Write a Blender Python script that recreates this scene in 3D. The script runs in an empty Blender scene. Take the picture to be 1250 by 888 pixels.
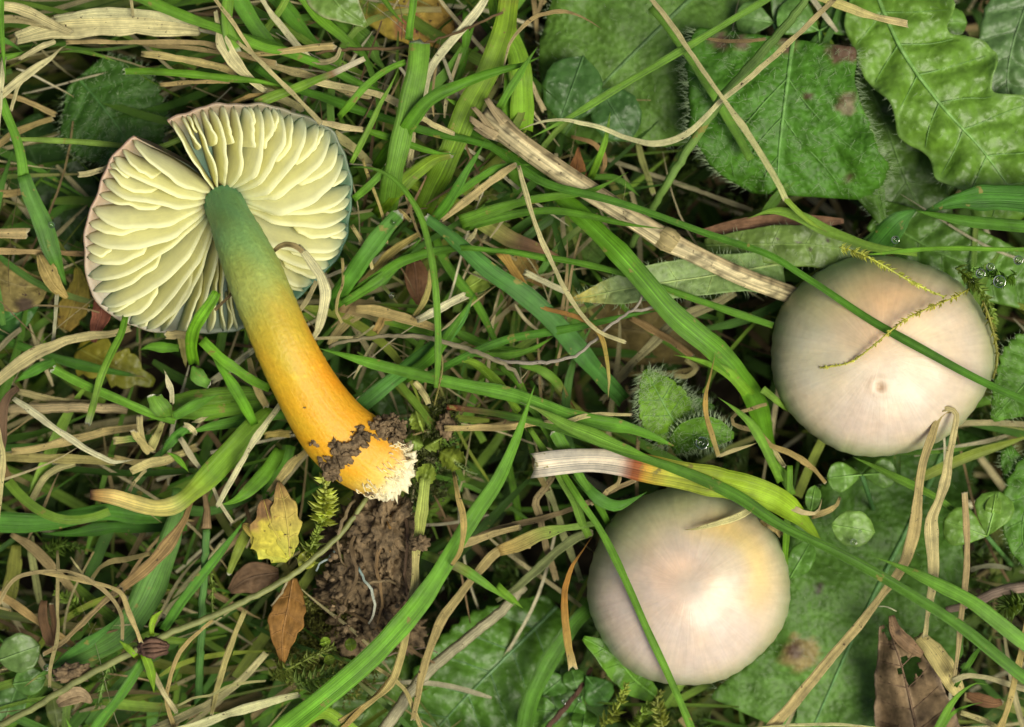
import bpy, math, random
import numpy as np
from mathutils import Vector, noise

# ---------------------------------------------------------------- camera, world, sun, exposure
# one Blender unit = one centimetre; the camera hangs 30 cm above the turf
S = bpy.context.scene
S.unit_settings.scale_length = 0.01
CAMH = 30.0
cam = bpy.data.cameras.new("camera")
cam_o = bpy.data.objects.new("camera", cam)
S.collection.objects.link(cam_o)
cam_o.location = (0, 0, CAMH)
cam.sensor_width = 36.0
cam.lens = 36.0 * CAMH / 12.5
cam.clip_start = 0.5
cam.clip_end = 2000
cam.dof.use_dof = True
cam.dof.focus_distance = CAMH - 0.5
cam.dof.aperture_fstop = 0.18
S.camera = cam_o

SUN_EL, SUN_AZ = math.radians(61), math.radians(-35)      # azimuth from +X, counter-clockwise
W = bpy.data.worlds.new("World"); S.world = W; W.use_nodes = True
wn = W.node_tree.nodes; wl = W.node_tree.links
for n in list(wn): wn.remove(n)
sky = wn.new("ShaderNodeTexSky"); sky.sky_type = 'NISHITA'; sky.sun_disc = False
sky.sun_elevation = SUN_EL
sky.sun_rotation = math.pi/2 - SUN_AZ
sky.air_density = 0.7; sky.dust_density = 4.0; sky.ozone_density = 0.3
bg = wn.new("ShaderNodeBackground"); bg.inputs[1].default_value = 0.07
wo = wn.new("ShaderNodeOutputWorld")
wl.new(sky.outputs[0], bg.inputs[0]); wl.new(bg.outputs[0], wo.inputs[0])
sun = bpy.data.lights.new("sun", 'SUN'); sun.energy = 3.15; sun.angle = math.radians(32); sun.color = (1, .98, .79)
sun_o = bpy.data.objects.new("sun", sun); S.collection.objects.link(sun_o)
sd = Vector((math.cos(SUN_EL)*math.cos(SUN_AZ), math.cos(SUN_EL)*math.sin(SUN_AZ), math.sin(SUN_EL)))
sun_o.rotation_euler = sd.to_track_quat('Z', 'Y').to_euler()
S.view_settings.view_transform = 'Standard'; S.view_settings.look = 'None'
S.view_settings.gamma = 1; S.view_settings.exposure = 0.24

random.seed(7); rng = np.random.default_rng(7)
COL = S.collection

# ---------------------------------------------------------------- helpers
def P(x, y, z=0.0):
    k = (CAMH - z)/CAMH/100.0
    return np.array([(x-625)*k, (444-y)*k, z])
def pw(w, z=0.0): return w*(CAMH-z)/CAMH/100.0
CROP = {'': (0,0,1), 'A': (0,0,2.96), 'B': (310,0,2.96), 'C': (620,0,2.96), 'D': (930,0,2.96),
        'E': (0,290,2.96), 'F': (310,290,2.96), 'G': (620,290,2.96), 'H': (930,290,2.96),
        'I': (0,588,2.96), 'J': (310,588,2.96), 'K': (620,588,2.96), 'L': (930,588,2.96)}
def pp(c, pts):
    ox, oy, s = CROP[c]
    return [(ox+p[0]/s, oy+p[1]/s) for p in pts]

PAL = dict(g1=(.085,.24,.035), g2=(.14,.34,.055), g3=(.04,.135,.025), g4=(.07,.21,.075), g5=(.24,.36,.05),
           gl=(.2,.36,.14), s1=(.62,.56,.34), s2=(.42,.34,.155), s3=(.2,.13,.06), s4=(.32,.28,.17), w=(.74,.72,.58),
           o=(.45,.22,.06), y=(.58,.43,.07), r=(.25,.045,.02), k=(.06,.04,.025), ol=(.2,.22,.06))
def C_(c): return np.array(PAL[c] if isinstance(c, str) else c, float)
def stops(spec, t):
    """spec: a colour or [(t, colour), ...]; t: array -> (n,3)"""
    if isinstance(spec, (str, tuple)): return np.tile(C_(spec), (len(t), 1))
    ts = [s[0] for s in spec]; cs = np.array([C_(s[1]) for s in spec])
    return np.stack([np.interp(t, ts, cs[:, k]) for k in range(3)], 1)

def lerp_list(v, t):
    if np.isscalar(v): return np.full(len(t), float(v))
    v = np.array(v, float); return np.interp(t, np.linspace(0, 1, len(v)), v)

def smooth(pts, n):
    """Catmull-Rom through pts (list of nD), resampled to n+1 points evenly by length"""
    p = np.array(pts, float)
    if len(p) == 2: p = np.array([p[0], (p[0]+p[1])/2, p[1]])
    q = np.vstack([2*p[0]-p[1], p, 2*p[-1]-p[-2]])
    out = []
    for i in range(1, len(q)-2):
        for u in np.linspace(0, 1, 12, endpoint=False):
            a, b, c, d = q[i-1], q[i], q[i+1], q[i+2]
            out.append(.5*((2*b)+(c-a)*u+(2*a-5*b+4*c-d)*u*u+(3*b-a-3*c+d)*u**3))
    out.append(p[-1]); out = np.array(out)
    L = np.concatenate([[0], np.cumsum(np.linalg.norm(np.diff(out, axis=0), axis=1))])
    s = np.linspace(0, L[-1], n+1)
    return np.stack([np.interp(s, L, out[:, k]) for k in range(out.shape[1])], 1)

def mesh_np(name, V, F, cols=None, uvs=None, smooth_=True, mat=None):
    """V (n,3), F list/array of quads or tris, cols (n,3) per vertex, uvs (n,2) per vertex"""
    me = bpy.data.meshes.new(name)
    if isinstance(F, np.ndarray):
        nf, k = F.shape
        me.vertices.add(len(V)); me.vertices.foreach_set("co", np.asarray(V, np.float32).ravel())
        me.loops.add(nf*k); me.loops.foreach_set("vertex_index", F.astype(np.int32).ravel())
        me.polygons.add(nf); me.polygons.foreach_set("loop_start", np.arange(0, nf*k, k, dtype=np.int32))
        me.update(calc_edges=True)
    else:
        me.from_pydata([tuple(v) for v in V], [], F)
    if cols is not None:
        a = me.color_attributes.new("Col", 'FLOAT_COLOR', 'POINT')
        c4 = np.ones((len(V), 4), np.float32); c4[:, :3] = np.clip(cols, 0, 1)
        a.data.foreach_set("color", c4.ravel())
    if uvs is not None:
        u = me.uv_layers.new(name="UVMap")
        li = np.empty(len(me.loops), np.int32); me.loops.foreach_get("vertex_index", li)
        u.data.foreach_set("uv", np.asarray(uvs, np.float32)[li].ravel())
    if smooth_: me.polygons.foreach_set("use_smooth", np.ones(len(me.polygons), bool))
    if mat: me.materials.append(mat)
    me.validate(); me.update()
    return me

def link(name, me, parent=None, **props):
    o = bpy.data.objects.new(name, me); COL.objects.link(o)
    if parent is not None: o.parent = parent
    for k, v in props.items():
        if v: o[k] = v
    return o
def root(name, label, cat, p, group=None):
    """an Empty at the thing's base; children keep world coordinates through child()"""
    o = bpy.data.objects.new(name, None); COL.objects.link(o); o.location = p
    o.empty_display_size = .2
    o['label'] = label; o['category'] = cat
    if group: o['group'] = group
    return o
def child(name, me, par, **props):
    loc = np.array(par.location) if par.parent is None else np.array(par.location)+np.array(par.parent.location)
    me.transform(__import__('mathutils').Matrix.Translation(Vector(-loc)))
    return link(name, me, par, **props)

def frames(C):
    T = np.gradient(C, axis=0); T /= np.linalg.norm(T, axis=1)[:, None]+1e-9
    U = np.tile(np.array([0, 0, 1.0]), (len(C), 1))
    Sd = np.cross(T, U); l = np.linalg.norm(Sd, axis=1)
    for i in range(len(C)):
        if l[i] < .15: Sd[i] = Sd[i-1] if i else np.array([1, 0, 0])
    Sd /= np.linalg.norm(Sd, axis=1)[:, None]+1e-9
    N = np.cross(Sd, T)
    return T, Sd, N

def ribbon_data(C, w, fold=.25, roll=0.0, thick=.012, m=4, jag0=0, jag1=0, wav=0):
    """closed flat-tube blade. C (n,3), w (n) world widths, roll array/scalar radians"""
    n = len(C); T, Sd, N = frames(C)
    r = roll if not np.isscalar(roll) else np.full(n, float(roll))
    S2 = Sd*np.cos(r)[:, None]+N*np.sin(r)[:, None]; N2 = -Sd*np.sin(r)[:, None]+N*np.cos(r)[:, None]
    xs = np.linspace(-1, 1, m+1)
    V = np.zeros((n, 2*(m+1), 3)); UV = np.zeros((n, 2*(m+1), 2))
    L = np.concatenate([[0], np.cumsum(np.linalg.norm(np.diff(C, axis=0), axis=1))])
    seed = random.random()*10
    rib = np.array([0, .5, -.15, .5, 0]) if m == 4 else np.zeros(m+1)
    for j, x in enumerate(xs):
        lift = fold*abs(x)**1.3*w/2
        p = C+S2*(w/2*x)[:, None]+N2*(lift+rib[j]*thick if m == 4 else lift)[:, None]
        if wav: p = p+N2*(np.sin(L*7+seed+x*1.5)*wav*w*x)[:, None]
        if jag0: p[0] -= T[0]*w[0]*jag0*(random.random()-.3)
        if jag1: p[-1] += T[-1]*w[-1]*jag1*(random.random()-.3)
        th = thick*(1.0-.75*abs(x))*np.minimum(1, w/.04)
        V[:, j] = p+N2*(th/2)[:, None]
        V[:, 2*m+1-j] = p-N2*(th/2)[:, None]
        UV[:, j] = np.stack([np.full(n, (x+1)/2), L*.35+seed], 1); UV[:, 2*m+1-j] = UV[:, j]
    k = 2*(m+1)
    a = np.arange(n-1)[:, None]*k; b = np.arange(k)[None, :]; b2 = (b+1) % k
    F = np.stack([a+b, a+b2, a+k+b2, a+k+b], -1).reshape(-1, 4)
    ends = []
    for e in (0, (n-1)*k):
        for j in range(m):
            q = [e+j, e+j+1, e+2*m-j, e+2*m+1-j]
            ends.append(q if e else q[::-1])
    F = np.vstack([F, np.array(ends)])
    return V.reshape(-1, 3), F, UV.reshape(-1, 2), k

def tube_data(C, r, k=8, flat=1.0, rough=0.0):
    n = len(C); T, Sd, N = frames(C)
    ang = np.linspace(0, 2*np.pi, k, endpoint=False)
    V = np.zeros((n, k, 3)); UV = np.zeros((n, k, 2))
    L = np.concatenate([[0], np.cumsum(np.linalg.norm(np.diff(C, axis=0), axis=1))])
    rj = 1+rough*rng.normal(size=(1, k))+rough*.4*rng.normal(size=(n, k))
    for j, a_ in enumerate(ang):
        V[:, j] = C+Sd*(np.cos(a_)*r*rj[:, j])[:, None]+N*(np.sin(a_)*r*flat*rj[:, j])[:, None]
        UV[:, j] = np.stack([np.full(n, abs(2*j/k-1)), L*.35], 1)
    a = np.arange(n-1)[:, None]*k; b = np.arange(k)[None, :]; b2 = (b+1) % k
    F = np.stack([a+b, a+k+b, a+k+b2, a+b2], -1).reshape(-1, 4)
    V = V.reshape(-1, 3); UV = UV.reshape(-1, 2)
    c0 = len(V); V = np.vstack([V, C[:1], C[-1:]]); UV = np.vstack([UV, UV[:1], UV[-1:]])
    e = (n-1)*k
    fan = [[c0, j, (j+1) % k, (j+1) % k] for j in range(k)]+[[c0+1, e+(j+1) % k, e+j, e+j] for j in range(k)]
    return V, F, UV, k, fan
def tube_mesh(name, C, r, col, mat, k=8, flat=1.0, rough=0.0):
    n = len(C); r = lerp_list(r, np.linspace(0, 1, n))
    V, F, UV, k, fan = tube_data(C, r, k, flat, rough)
    cc = np.repeat(stops(col, np.linspace(0, 1, n)), k, 0); cc = np.vstack([cc, cc[:1], cc[-1:]])
    FF = [tuple(f) for f in F]+[tuple(f[:3]) for f in fan]
    return mesh_np(name, V, FF, cc, UV, True, mat)

# ---------------------------------------------------------------- materials
def mat_new(name):
    m = bpy.data.materials.new(name); m.use_nodes = True
    nt = m.node_tree
    for n in list(nt.nodes): nt.nodes.remove(n)
    return m, nt, nt.nodes, nt.links
def nd(ns, t, **kw):
    n = ns.new(t)
    for k, v in kw.items():
        if k.startswith('i_'): n.inputs[k[2:].replace('_', ' ')].default_value = v
        else: setattr(n, k, v)
    return n
def plant_mat(name, rough=.45, streak=(40, 2.0), contrast=.35, transl=.3, bump=.25, mott=.3, mscale=3.0, spots=0.0, spec=.45, usex='UV', spotcol=(.05,.03,.02,1), fine=0, relief=None):
    m, nt, ns, ls = mat_new(name)
    at = nd(ns, 'ShaderNodeAttribute', attribute_name='Col')
    tc = ns.new('ShaderNodeTexCoord'); mp = ns.new('ShaderNodeMapping')
    mp.inputs['Scale'].default_value = (streak[0], streak[1], 1)
    ls.new(tc.outputs['UV'], mp.inputs[0])
    n1 = nd(ns, 'ShaderNodeTexNoise', i_Scale=1.0, i_Detail=4.0, i_Roughness=.6); ls.new(mp.outputs[0], n1.inputs['Vector'])
    mr = nd(ns, 'ShaderNodeMapRange'); ls.new(n1.outputs[0], mr.inputs[0])
    mr.inputs[1].default_value = .3; mr.inputs[2].default_value = .7
    mr.inputs[3].default_value = 1-contrast; mr.inputs[4].default_value = 1+contrast*.8
    geo = ns.new('ShaderNodeNewGeometry')
    n2 = nd(ns, 'ShaderNodeTexNoise', i_Scale=mscale, i_Detail=5.0, i_Roughness=.65); ls.new(geo.outputs['Position'], n2.inputs['Vector'])
    mr2 = nd(ns, 'ShaderNodeMapRange'); ls.new(n2.outputs[0], mr2.inputs[0])
    mr2.inputs[1].default_value = .3; mr2.inputs[2].default_value = .7
    mr2.inputs[3].default_value = 1-mott; mr2.inputs[4].default_value = 1+mott
    mu = nd(ns, 'ShaderNodeMath', operation='MULTIPLY'); ls.new(mr.outputs[0], mu.inputs[0]); ls.new(mr2.outputs[0], mu.inputs[1])
    sc = nd(ns, 'ShaderNodeVectorMath', operation='SCALE'); ls.new(at.outputs['Color'], sc.inputs[0]); ls.new(mu.outputs[0], sc.inputs['Scale'])
    col = sc.outputs[0]
    if spots:
        n3 = nd(ns, 'ShaderNodeTexNoise', i_Scale=spots, i_Detail=3.0, i_Roughness=.7); ls.new(geo.outputs['Position'], n3.inputs['Vector'])
        m3 = nd(ns, 'ShaderNodeMapRange'); ls.new(n3.outputs[0], m3.inputs[0]); m3.inputs[1].default_value = .64; m3.inputs[2].default_value = .7
        mx = nd(ns, 'ShaderNodeMix', data_type='RGBA'); ls.new(m3.outputs[0], mx.inputs[0]); ls.new(col, mx.inputs[6]); mx.inputs[7].default_value = spotcol
        col = mx.outputs[2]
    b = nd(ns, 'ShaderNodeBsdfPrincipled'); ls.new(col, b.inputs['Base Color'])
    rr = nd(ns, 'ShaderNodeMapRange'); ls.new(n2.outputs[0], rr.inputs[0]); rr.inputs[3].default_value = rough-.15; rr.inputs[4].default_value = rough+.2
    ls.new(rr.outputs[0], b.inputs['Roughness']); b.inputs['Specular IOR Level'].default_value = spec
    bp = nd(ns, 'ShaderNodeBump'); bp.inputs['Strength'].default_value = bump; bp.inputs['Distance'].default_value = .02
    hsrc = n1.outputs[0]
    if relief:
        vo = nd(ns, 'ShaderNodeTexVoronoi', feature='SMOOTH_F1', i_Scale=relief); ls.new(geo.outputs['Position'], vo.inputs['Vector'])
        ad = nd(ns, 'ShaderNodeMath', operation='MULTIPLY_ADD'); ls.new(vo.outputs['Distance'], ad.inputs[0]); ad.inputs[1].default_value = -1.6; ls.new(n2.outputs[0], ad.inputs[2])
        hsrc = ad.outputs[0]; bp.inputs['Distance'].default_value = .035
    ls.new(hsrc, bp.inputs['Height']); ls.new(bp.outputs[0], b.inputs['Normal'])
    out = ns.new('ShaderNodeOutputMaterial')
    if transl:
        tr = ns.new('ShaderNodeBsdfTranslucent')
        tint = nd(ns, 'ShaderNodeVectorMath', operation='MULTIPLY'); ls.new(col, tint.inputs[0]); tint.inputs[1].default_value = (1.5, 1.4, .7)
        ls.new(tint.outputs[0], tr.inputs[0])
        mixs = ns.new('ShaderNodeMixShader'); mixs.inputs[0].default_value = transl
        ls.new(b.outputs[0], mixs.inputs[1]); ls.new(tr.outputs[0], mixs.inputs[2]); ls.new(mixs.outputs[0], out.inputs[0])
    else: ls.new(b.outputs[0], out.inputs[0])
    return m
M_grass = plant_mat('fresh_grass', .42, (34, .8), .5, .3, .7, .3, 3.0, spots=4.5, spotcol=(.30,.27,.06,1))
M_straw = plant_mat('dry_straw', .55, (26, 1.0), .55, .18, .9, .3, 5, spots=14, spec=.25, spotcol=(.09,.06,.035,1))
M_leaf = plant_mat('broad_leaf', .4, (6, 6), .14, .22, .5, .32, 4.5, relief=10, spec=.5)
M_leafhairy = plant_mat('hairy_leaf', .5, (5, 5), .14, .22, .48, .32, 6, relief=13, spec=.4)
M_deadleaf = plant_mat('dead_leaf', .7, (9, 5), .25, .1, .7, .4, 7, spots=9, spec=.2)
M_hair = plant_mat('leaf_hair', .5, (1, 1), 0, .4, 0, .1, 2)
M_moss = plant_mat('moss_leaf', .5, (2, 2), .1, .35, 0, .35, 5)
M_gill = plant_mat('gill_flesh', .5, (9, 1.2), .05, .25, .12, .07, 6, spec=.4)
M_fibre = plant_mat('torn_flesh', .6, (8, 3), .1, .3, .4, .12, 9)

def flesh_mat(name, rough, sss, bump, bscale, stretch=None, mott=.08, coat=0.0, spec=.5):
    m, nt, ns, ls = mat_new(name)
    at = nd(ns, 'ShaderNodeAttribute', attribute_name='Col')
    tc = ns.new('ShaderNodeTexCoord'); geo = ns.new('ShaderNodeNewGeometry')
    mp = ns.new('ShaderNodeMapping'); ls.new(tc.outputs['UV'], mp.inputs[0])
    mp.inputs['Scale'].default_value = stretch or (1, 1, 1)
    n1 = nd(ns, 'ShaderNodeTexNoise', i_Scale=1.0, i_Detail=5.0, i_Roughness=.6); ls.new(mp.outputs[0], n1.inputs['Vector'])
    n2 = nd(ns, 'ShaderNodeTexNoise', i_Scale=bscale, i_Detail=4.0); ls.new(geo.outputs['Position'], n2.inputs['Vector'])
    ad = nd(ns, 'ShaderNodeMath', operation='ADD'); ls.new(n1.outputs[0], ad.inputs[0]); ls.new(n2.outputs[0], ad.inputs[1])
    mr = nd(ns, 'ShaderNodeMapRange'); ls.new(ad.outputs[0], mr.inputs[0])
    mr.inputs[1].default_value = .6; mr.inputs[2].default_value = 1.4; mr.inputs[3].default_value = 1-mott; mr.inputs[4].default_value = 1+mott
    sc = nd(ns, 'ShaderNodeVectorMath', operation='SCALE'); ls.new(at.outputs['Color'], sc.inputs[0]); ls.new(mr.outputs[0], sc.inputs['Scale'])
    b = nd(ns, 'ShaderNodeBsdfPrincipled'); ls.new(sc.outputs[0], b.inputs['Base Color'])
    b.inputs['Roughness'].default_value = rough; b.inputs['Specular IOR Level'].default_value = spec
    b.inputs['Subsurface Weight'].default_value = sss; b.inputs['Subsurface Radius'].default_value = (1, .6, .3); b.inputs['Subsurface Scale'].default_value = .12
    b.inputs['Coat Weight'].default_value = coat; b.inputs['Coat Roughness'].default_value = .3
    bp = nd(ns, 'ShaderNodeBump'); bp.inputs['Strength'].default_value = bump; bp.inputs['Distance'].default_value = .02
    ls.new(ad.outputs[0], bp.inputs['Height']); ls.new(bp.outputs[0], b.inputs['Normal'])
    out = ns.new('ShaderNodeOutputMaterial'); ls.new(b.outputs[0], out.inputs[0])
    return m
M_cap = flesh_mat('waxy_cap_skin', .42, .3, .22, 14, (130, 1.6, 1), .09, .25, .45)
M_stem = flesh_mat('waxy_stem_skin', .48, .25, .5, 24, (26, 2.2, 1), .14, .0, .4)

def soil_mat(name, dark, light, scale):
    m, nt, ns, ls = mat_new(name)
    geo = ns.new('ShaderNodeNewGeometry')
    n1 = nd(ns, 'ShaderNodeTexNoise', i_Scale=scale, i_Detail=9.0, i_Roughness=.7); ls.new(geo.outputs['Position'], n1.inputs['Vector'])
    cr = ns.new('ShaderNodeValToRGB'); ls.new(n1.outputs[0], cr.inputs[0])
    cr.color_ramp.elements[0].position = .35; cr.color_ramp.elements[0].color = (*dark, 1)
    cr.color_ramp.elements[1].position = .68; cr.color_ramp.elements[1].color = (*light, 1)
    b = nd(ns, 'ShaderNodeBsdfPrincipled'); ls.new(cr.outputs[0], b.inputs['Base Color']); b.inputs['Roughness'].default_value = .75
    b.inputs['Specular IOR Level'].default_value = .3
    bp = nd(ns, 'ShaderNodeBump'); bp.inputs['Strength'].default_value = .8; bp.inputs['Distance'].default_value = .04
    ls.new(n1.outputs[0], bp.inputs['Height']); ls.new(bp.outputs[0], b.inputs['Normal'])
    out = ns.new('ShaderNodeOutputMaterial'); ls.new(b.outputs[0], out.inputs[0])
    return m
M_soil = soil_mat('damp_soil', (.018, .012, .008), (.07, .05, .03), 3)
M_clod = soil_mat('clod_soil', (.04, .027, .014), (.30, .205, .11), 9)
def glass_mat():
    m, nt, ns, ls = mat_new('water_drop')
    b = nd(ns, 'ShaderNodeBsdfPrincipled'); b.inputs['Transmission Weight'].default_value = 1; b.inputs['IOR'].default_value = 1.33
    b.inputs['Roughness'].default_value = .02
    out = ns.new('ShaderNodeOutputMaterial'); ls.new(b.outputs[0], out.inputs[0]); return m
M_drop = glass_mat()

# ---------------------------------------------------------------- ground
def build_ground():
    n = 90
    u = np.linspace(-1, 1, n*2+1); xs = np.sinh(u*5.2)/np.sinh(5.2)*400
    X, Y = np.meshgrid(xs, xs, indexing='ij')
    Z = np.zeros_like(X)
    for i in range(len(xs)):
        for j in range(len(xs)):
            if abs(X[i, j]) < 40 and abs(Y[i, j]) < 40:
                Z[i, j] = -4.0+.55*noise.noise(Vector((X[i, j]*.35, Y[i, j]*.35, 0)))+.18*noise.noise(Vector((X[i, j]*1.7, Y[i, j]*1.7, 4)))
            else: Z[i, j] = -4.0
    V = np.stack([X, Y, Z], -1).reshape(-1, 3); k = len(xs)
    a = np.arange(k-1)[:, None]*k+np.arange(k-1)[None, :]
    F = np.stack([a, a+k, a+k+1, a+1], -1).reshape(-1, 4)
    o = link('ground', mesh_np('ground', V, F, None, None, True, M_soil)); o['kind'] = 'structure'
build_ground()

# ---------------------------------------------------------------- builders
USED = set()
def uniq(label):
    if label in USED: print('DUPLICATE LABEL', label)
    USED.add(label); return label

def extend(px):
    px = [tuple(p) for p in px]
    def ext(a, b):
        d = np.array(a)-np.array(b); d = d/(np.linalg.norm(d)+1e-6)*70
        return (a[0]+d[0], a[1]+d[1])
    def edge(p): return p[0] <= 3 or p[0] >= 1247 or p[1] <= 3 or p[1] >= 885
    e0 = e1 = False
    if edge(px[0]): px = [ext(px[0], px[1])]+px; e0 = True
    if edge(px[-1]): px = px+[ext(px[-1], px[-2])]; e1 = True
    return px, e0, e1

def blade(label, crop, pts, w, z, col='g1', a='cut', b='tip', name='green_shoot', cat='grass blade', mat=None,
          fold=.3, roll=0.0, wav=.0, group='grass blades over the turf', thick=.014, parent=None):
    """one traced blade. pts in crop pixels from end a to end b, w in photo pixels, z list of heights (cm)"""
    px = pp(crop, pts); px, e0, e1 = extend(px)
    if len(px) == 2: px = [px[0], ((px[0][0]+px[1][0])/2+1.5, (px[0][1]+px[1][1])/2+1), px[1]]
    L = sum(math.dist(px[i], px[i+1]) for i in range(len(px)-1))
    n = int(max(10, min(70, L/7)))
    q = smooth(px, n); t = np.linspace(0, 1, n+1)
    zz = lerp_list(z, t)
    zz = zz+.02*np.sin(t*9+len(label))
    if mat is not None:
        jn = np.cumsum(rng.normal(size=(n+1, 2))*.45, 0); jn -= np.linspace(0, 1, n+1)[:, None]*jn[-1]; q = q+np.clip(jn, -3, 3)*.6
    else: q = q+np.stack([np.sin(t*L/37+len(label)), np.cos(t*L/29+len(label)*2)], 1)*min(1.2, L/150)
    if a == 'jag': q[1] = q[0]+(q[1]-q[0])*.25
    if b == 'jag': q[-2] = q[-1]+(q[-2]-q[-1])*.25
    Cn = np.array([P(x, y, zi) for (x, y), zi in zip(q, zz)])
    ww = lerp_list(w, t)*(CAMH-zz)/CAMH/100*(1+.05*np.sin(t*23+len(label)*1.7))
    tl = max(.06, min(.45, 70/L))
    prof = 1+.10*np.interp(np.arange(n+1), np.arange(0, n+4, 3), rng.normal(size=len(np.arange(0, n+4, 3))))*(1.3 if mat is not None else .5)
    if a == 'tip': prof *= np.clip(t/tl, .03, 1)**.7
    if b == 'tip': prof *= np.clip((1-t)/tl, .03, 1)**.7
    ww = ww*prof
    rl = lerp_list(roll, t)
    V, F, UV, k = ribbon_data(Cn, ww, fold, rl, thick, 4, .55 if a == 'jag' else .12, .55 if b == 'jag' else .12, wav)
    cs = stops(col, t); gm = (cs[:, 1] > cs[:, 0]*1.25)[:, None]; gk = np.clip((cs[:, 1]/cs[:, 0]-1.1)/.6, 0, 1)[:, None]
    cs = cs*(1+gk*(np.array([1.35,1.14,.42])-1)) if mat is None else cs*(np.array([1.10,1.15,.86]))
    pale = C_('w') if mat is not M_straw else C_('s1')
    if mat is None and b == 'tip' and len(label) % 3 == 0:
        kk = np.clip((t-.93)/.05, 0, 1)[:, None]; cs = cs*(1-kk)+np.array((.40,.30,.12))*kk
    if a == 'jag': cs[0] = pale*.8
    if b == 'jag': cs[-1] = pale*.8
    cc = np.repeat(cs, k, 0).reshape(n+1, k, 3)
    if mat is None:                       # paler keel on the fresh blades
        for j in (2, 7): cc[:, j] = cc[:, j]*1.25+.01
        cc *= 1+.08*np.sin(t*14+len(label))[:, None, None]
    o = link(name, mesh_np(name, V, F, cc.reshape(-1, 3), UV, True, mat or M_grass), parent)
    if parent is None:
        o['label'] = uniq(label); o['category'] = cat; o['group'] = group
    return o
def straw(label, crop, pts, w, z, col='s1', a='cut', b='cut', fold=.5, roll=0.0, wav=.05, **kw):
    kw.setdefault('name', 'dry_straw'); kw.setdefault('cat', 'straw'); kw.setdefault('group', 'dry straws in the turf')
    w = [v*.9 for v in w]
    return blade(label, crop, pts, w, z, col, a, 'jag' if b == 'cut' else b, mat=M_straw, fold=fold, roll=roll, wav=wav, thick=.02, **kw)
def stalk(label, crop, pts, w, z, col='s2', name='dry_stalk', cat='stalk', mat=None, rough=.06, group='round stalks in the turf', k=8, flat=.9, taper=None):
    px, _, _ = extend(pp(crop, pts)); L = sum(math.dist(px[i], px[i+1]) for i in range(len(px)-1))
    n = int(max(8, min(70, L/6))); q = smooth(px, n); t = np.linspace(0, 1, n+1)
    zz = lerp_list(z, t); Cn = np.array([P(x, y, zi) for (x, y), zi in zip(q, zz)])
    Cn[:, :2] += .006*rng.normal(size=(n+1, 2))
    r = lerp_list(w, t)*(CAMH-zz)/CAMH/200
    me = tube_mesh(name, Cn, r, col, mat or M_straw, k, flat, rough)
    o = link(name, me); o['label'] = uniq(label); o['category'] = cat; o['group'] = group
    return o

def hairs_mesh(pts, nrm, length, col, w=.0045):
    """pts (n,3) roots, nrm (n,3) directions"""
    n = len(pts); d = nrm/np.linalg.norm(nrm, axis=1)[:, None]
    s = np.cross(d, np.array([.3, .2, 1.0])); s /= np.linalg.norm(s, axis=1)[:, None]+1e-9
    ln = length*(.6+.8*rng.random((n, 1)))
    bend = rng.normal(size=(n, 3))*.25*ln
    a = pts-s*w/2; b = pts+s*w/2; c = pts+d*ln*.6+s*w/3+bend*.3; e = pts+d*ln*.6-s*w/3+bend*.3; f = pts+d*ln+bend
    V = np.stack([a, b, c, e, f], 1).reshape(-1, 3); i = np.arange(n)[:, None]*5
    F = np.vstack([np.hstack([i, i+1, i+2, i+3]), np.hstack([i+3, i+2, i+4, i+4])])
    FF = [tuple(x) for x in F[:n]]+[tuple(x[:3]) for x in F[n:]]
    return mesh_np('hairs', V, FF, np.tile(C_(col), (len(V), 1)), None, False, M_hair)

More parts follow.
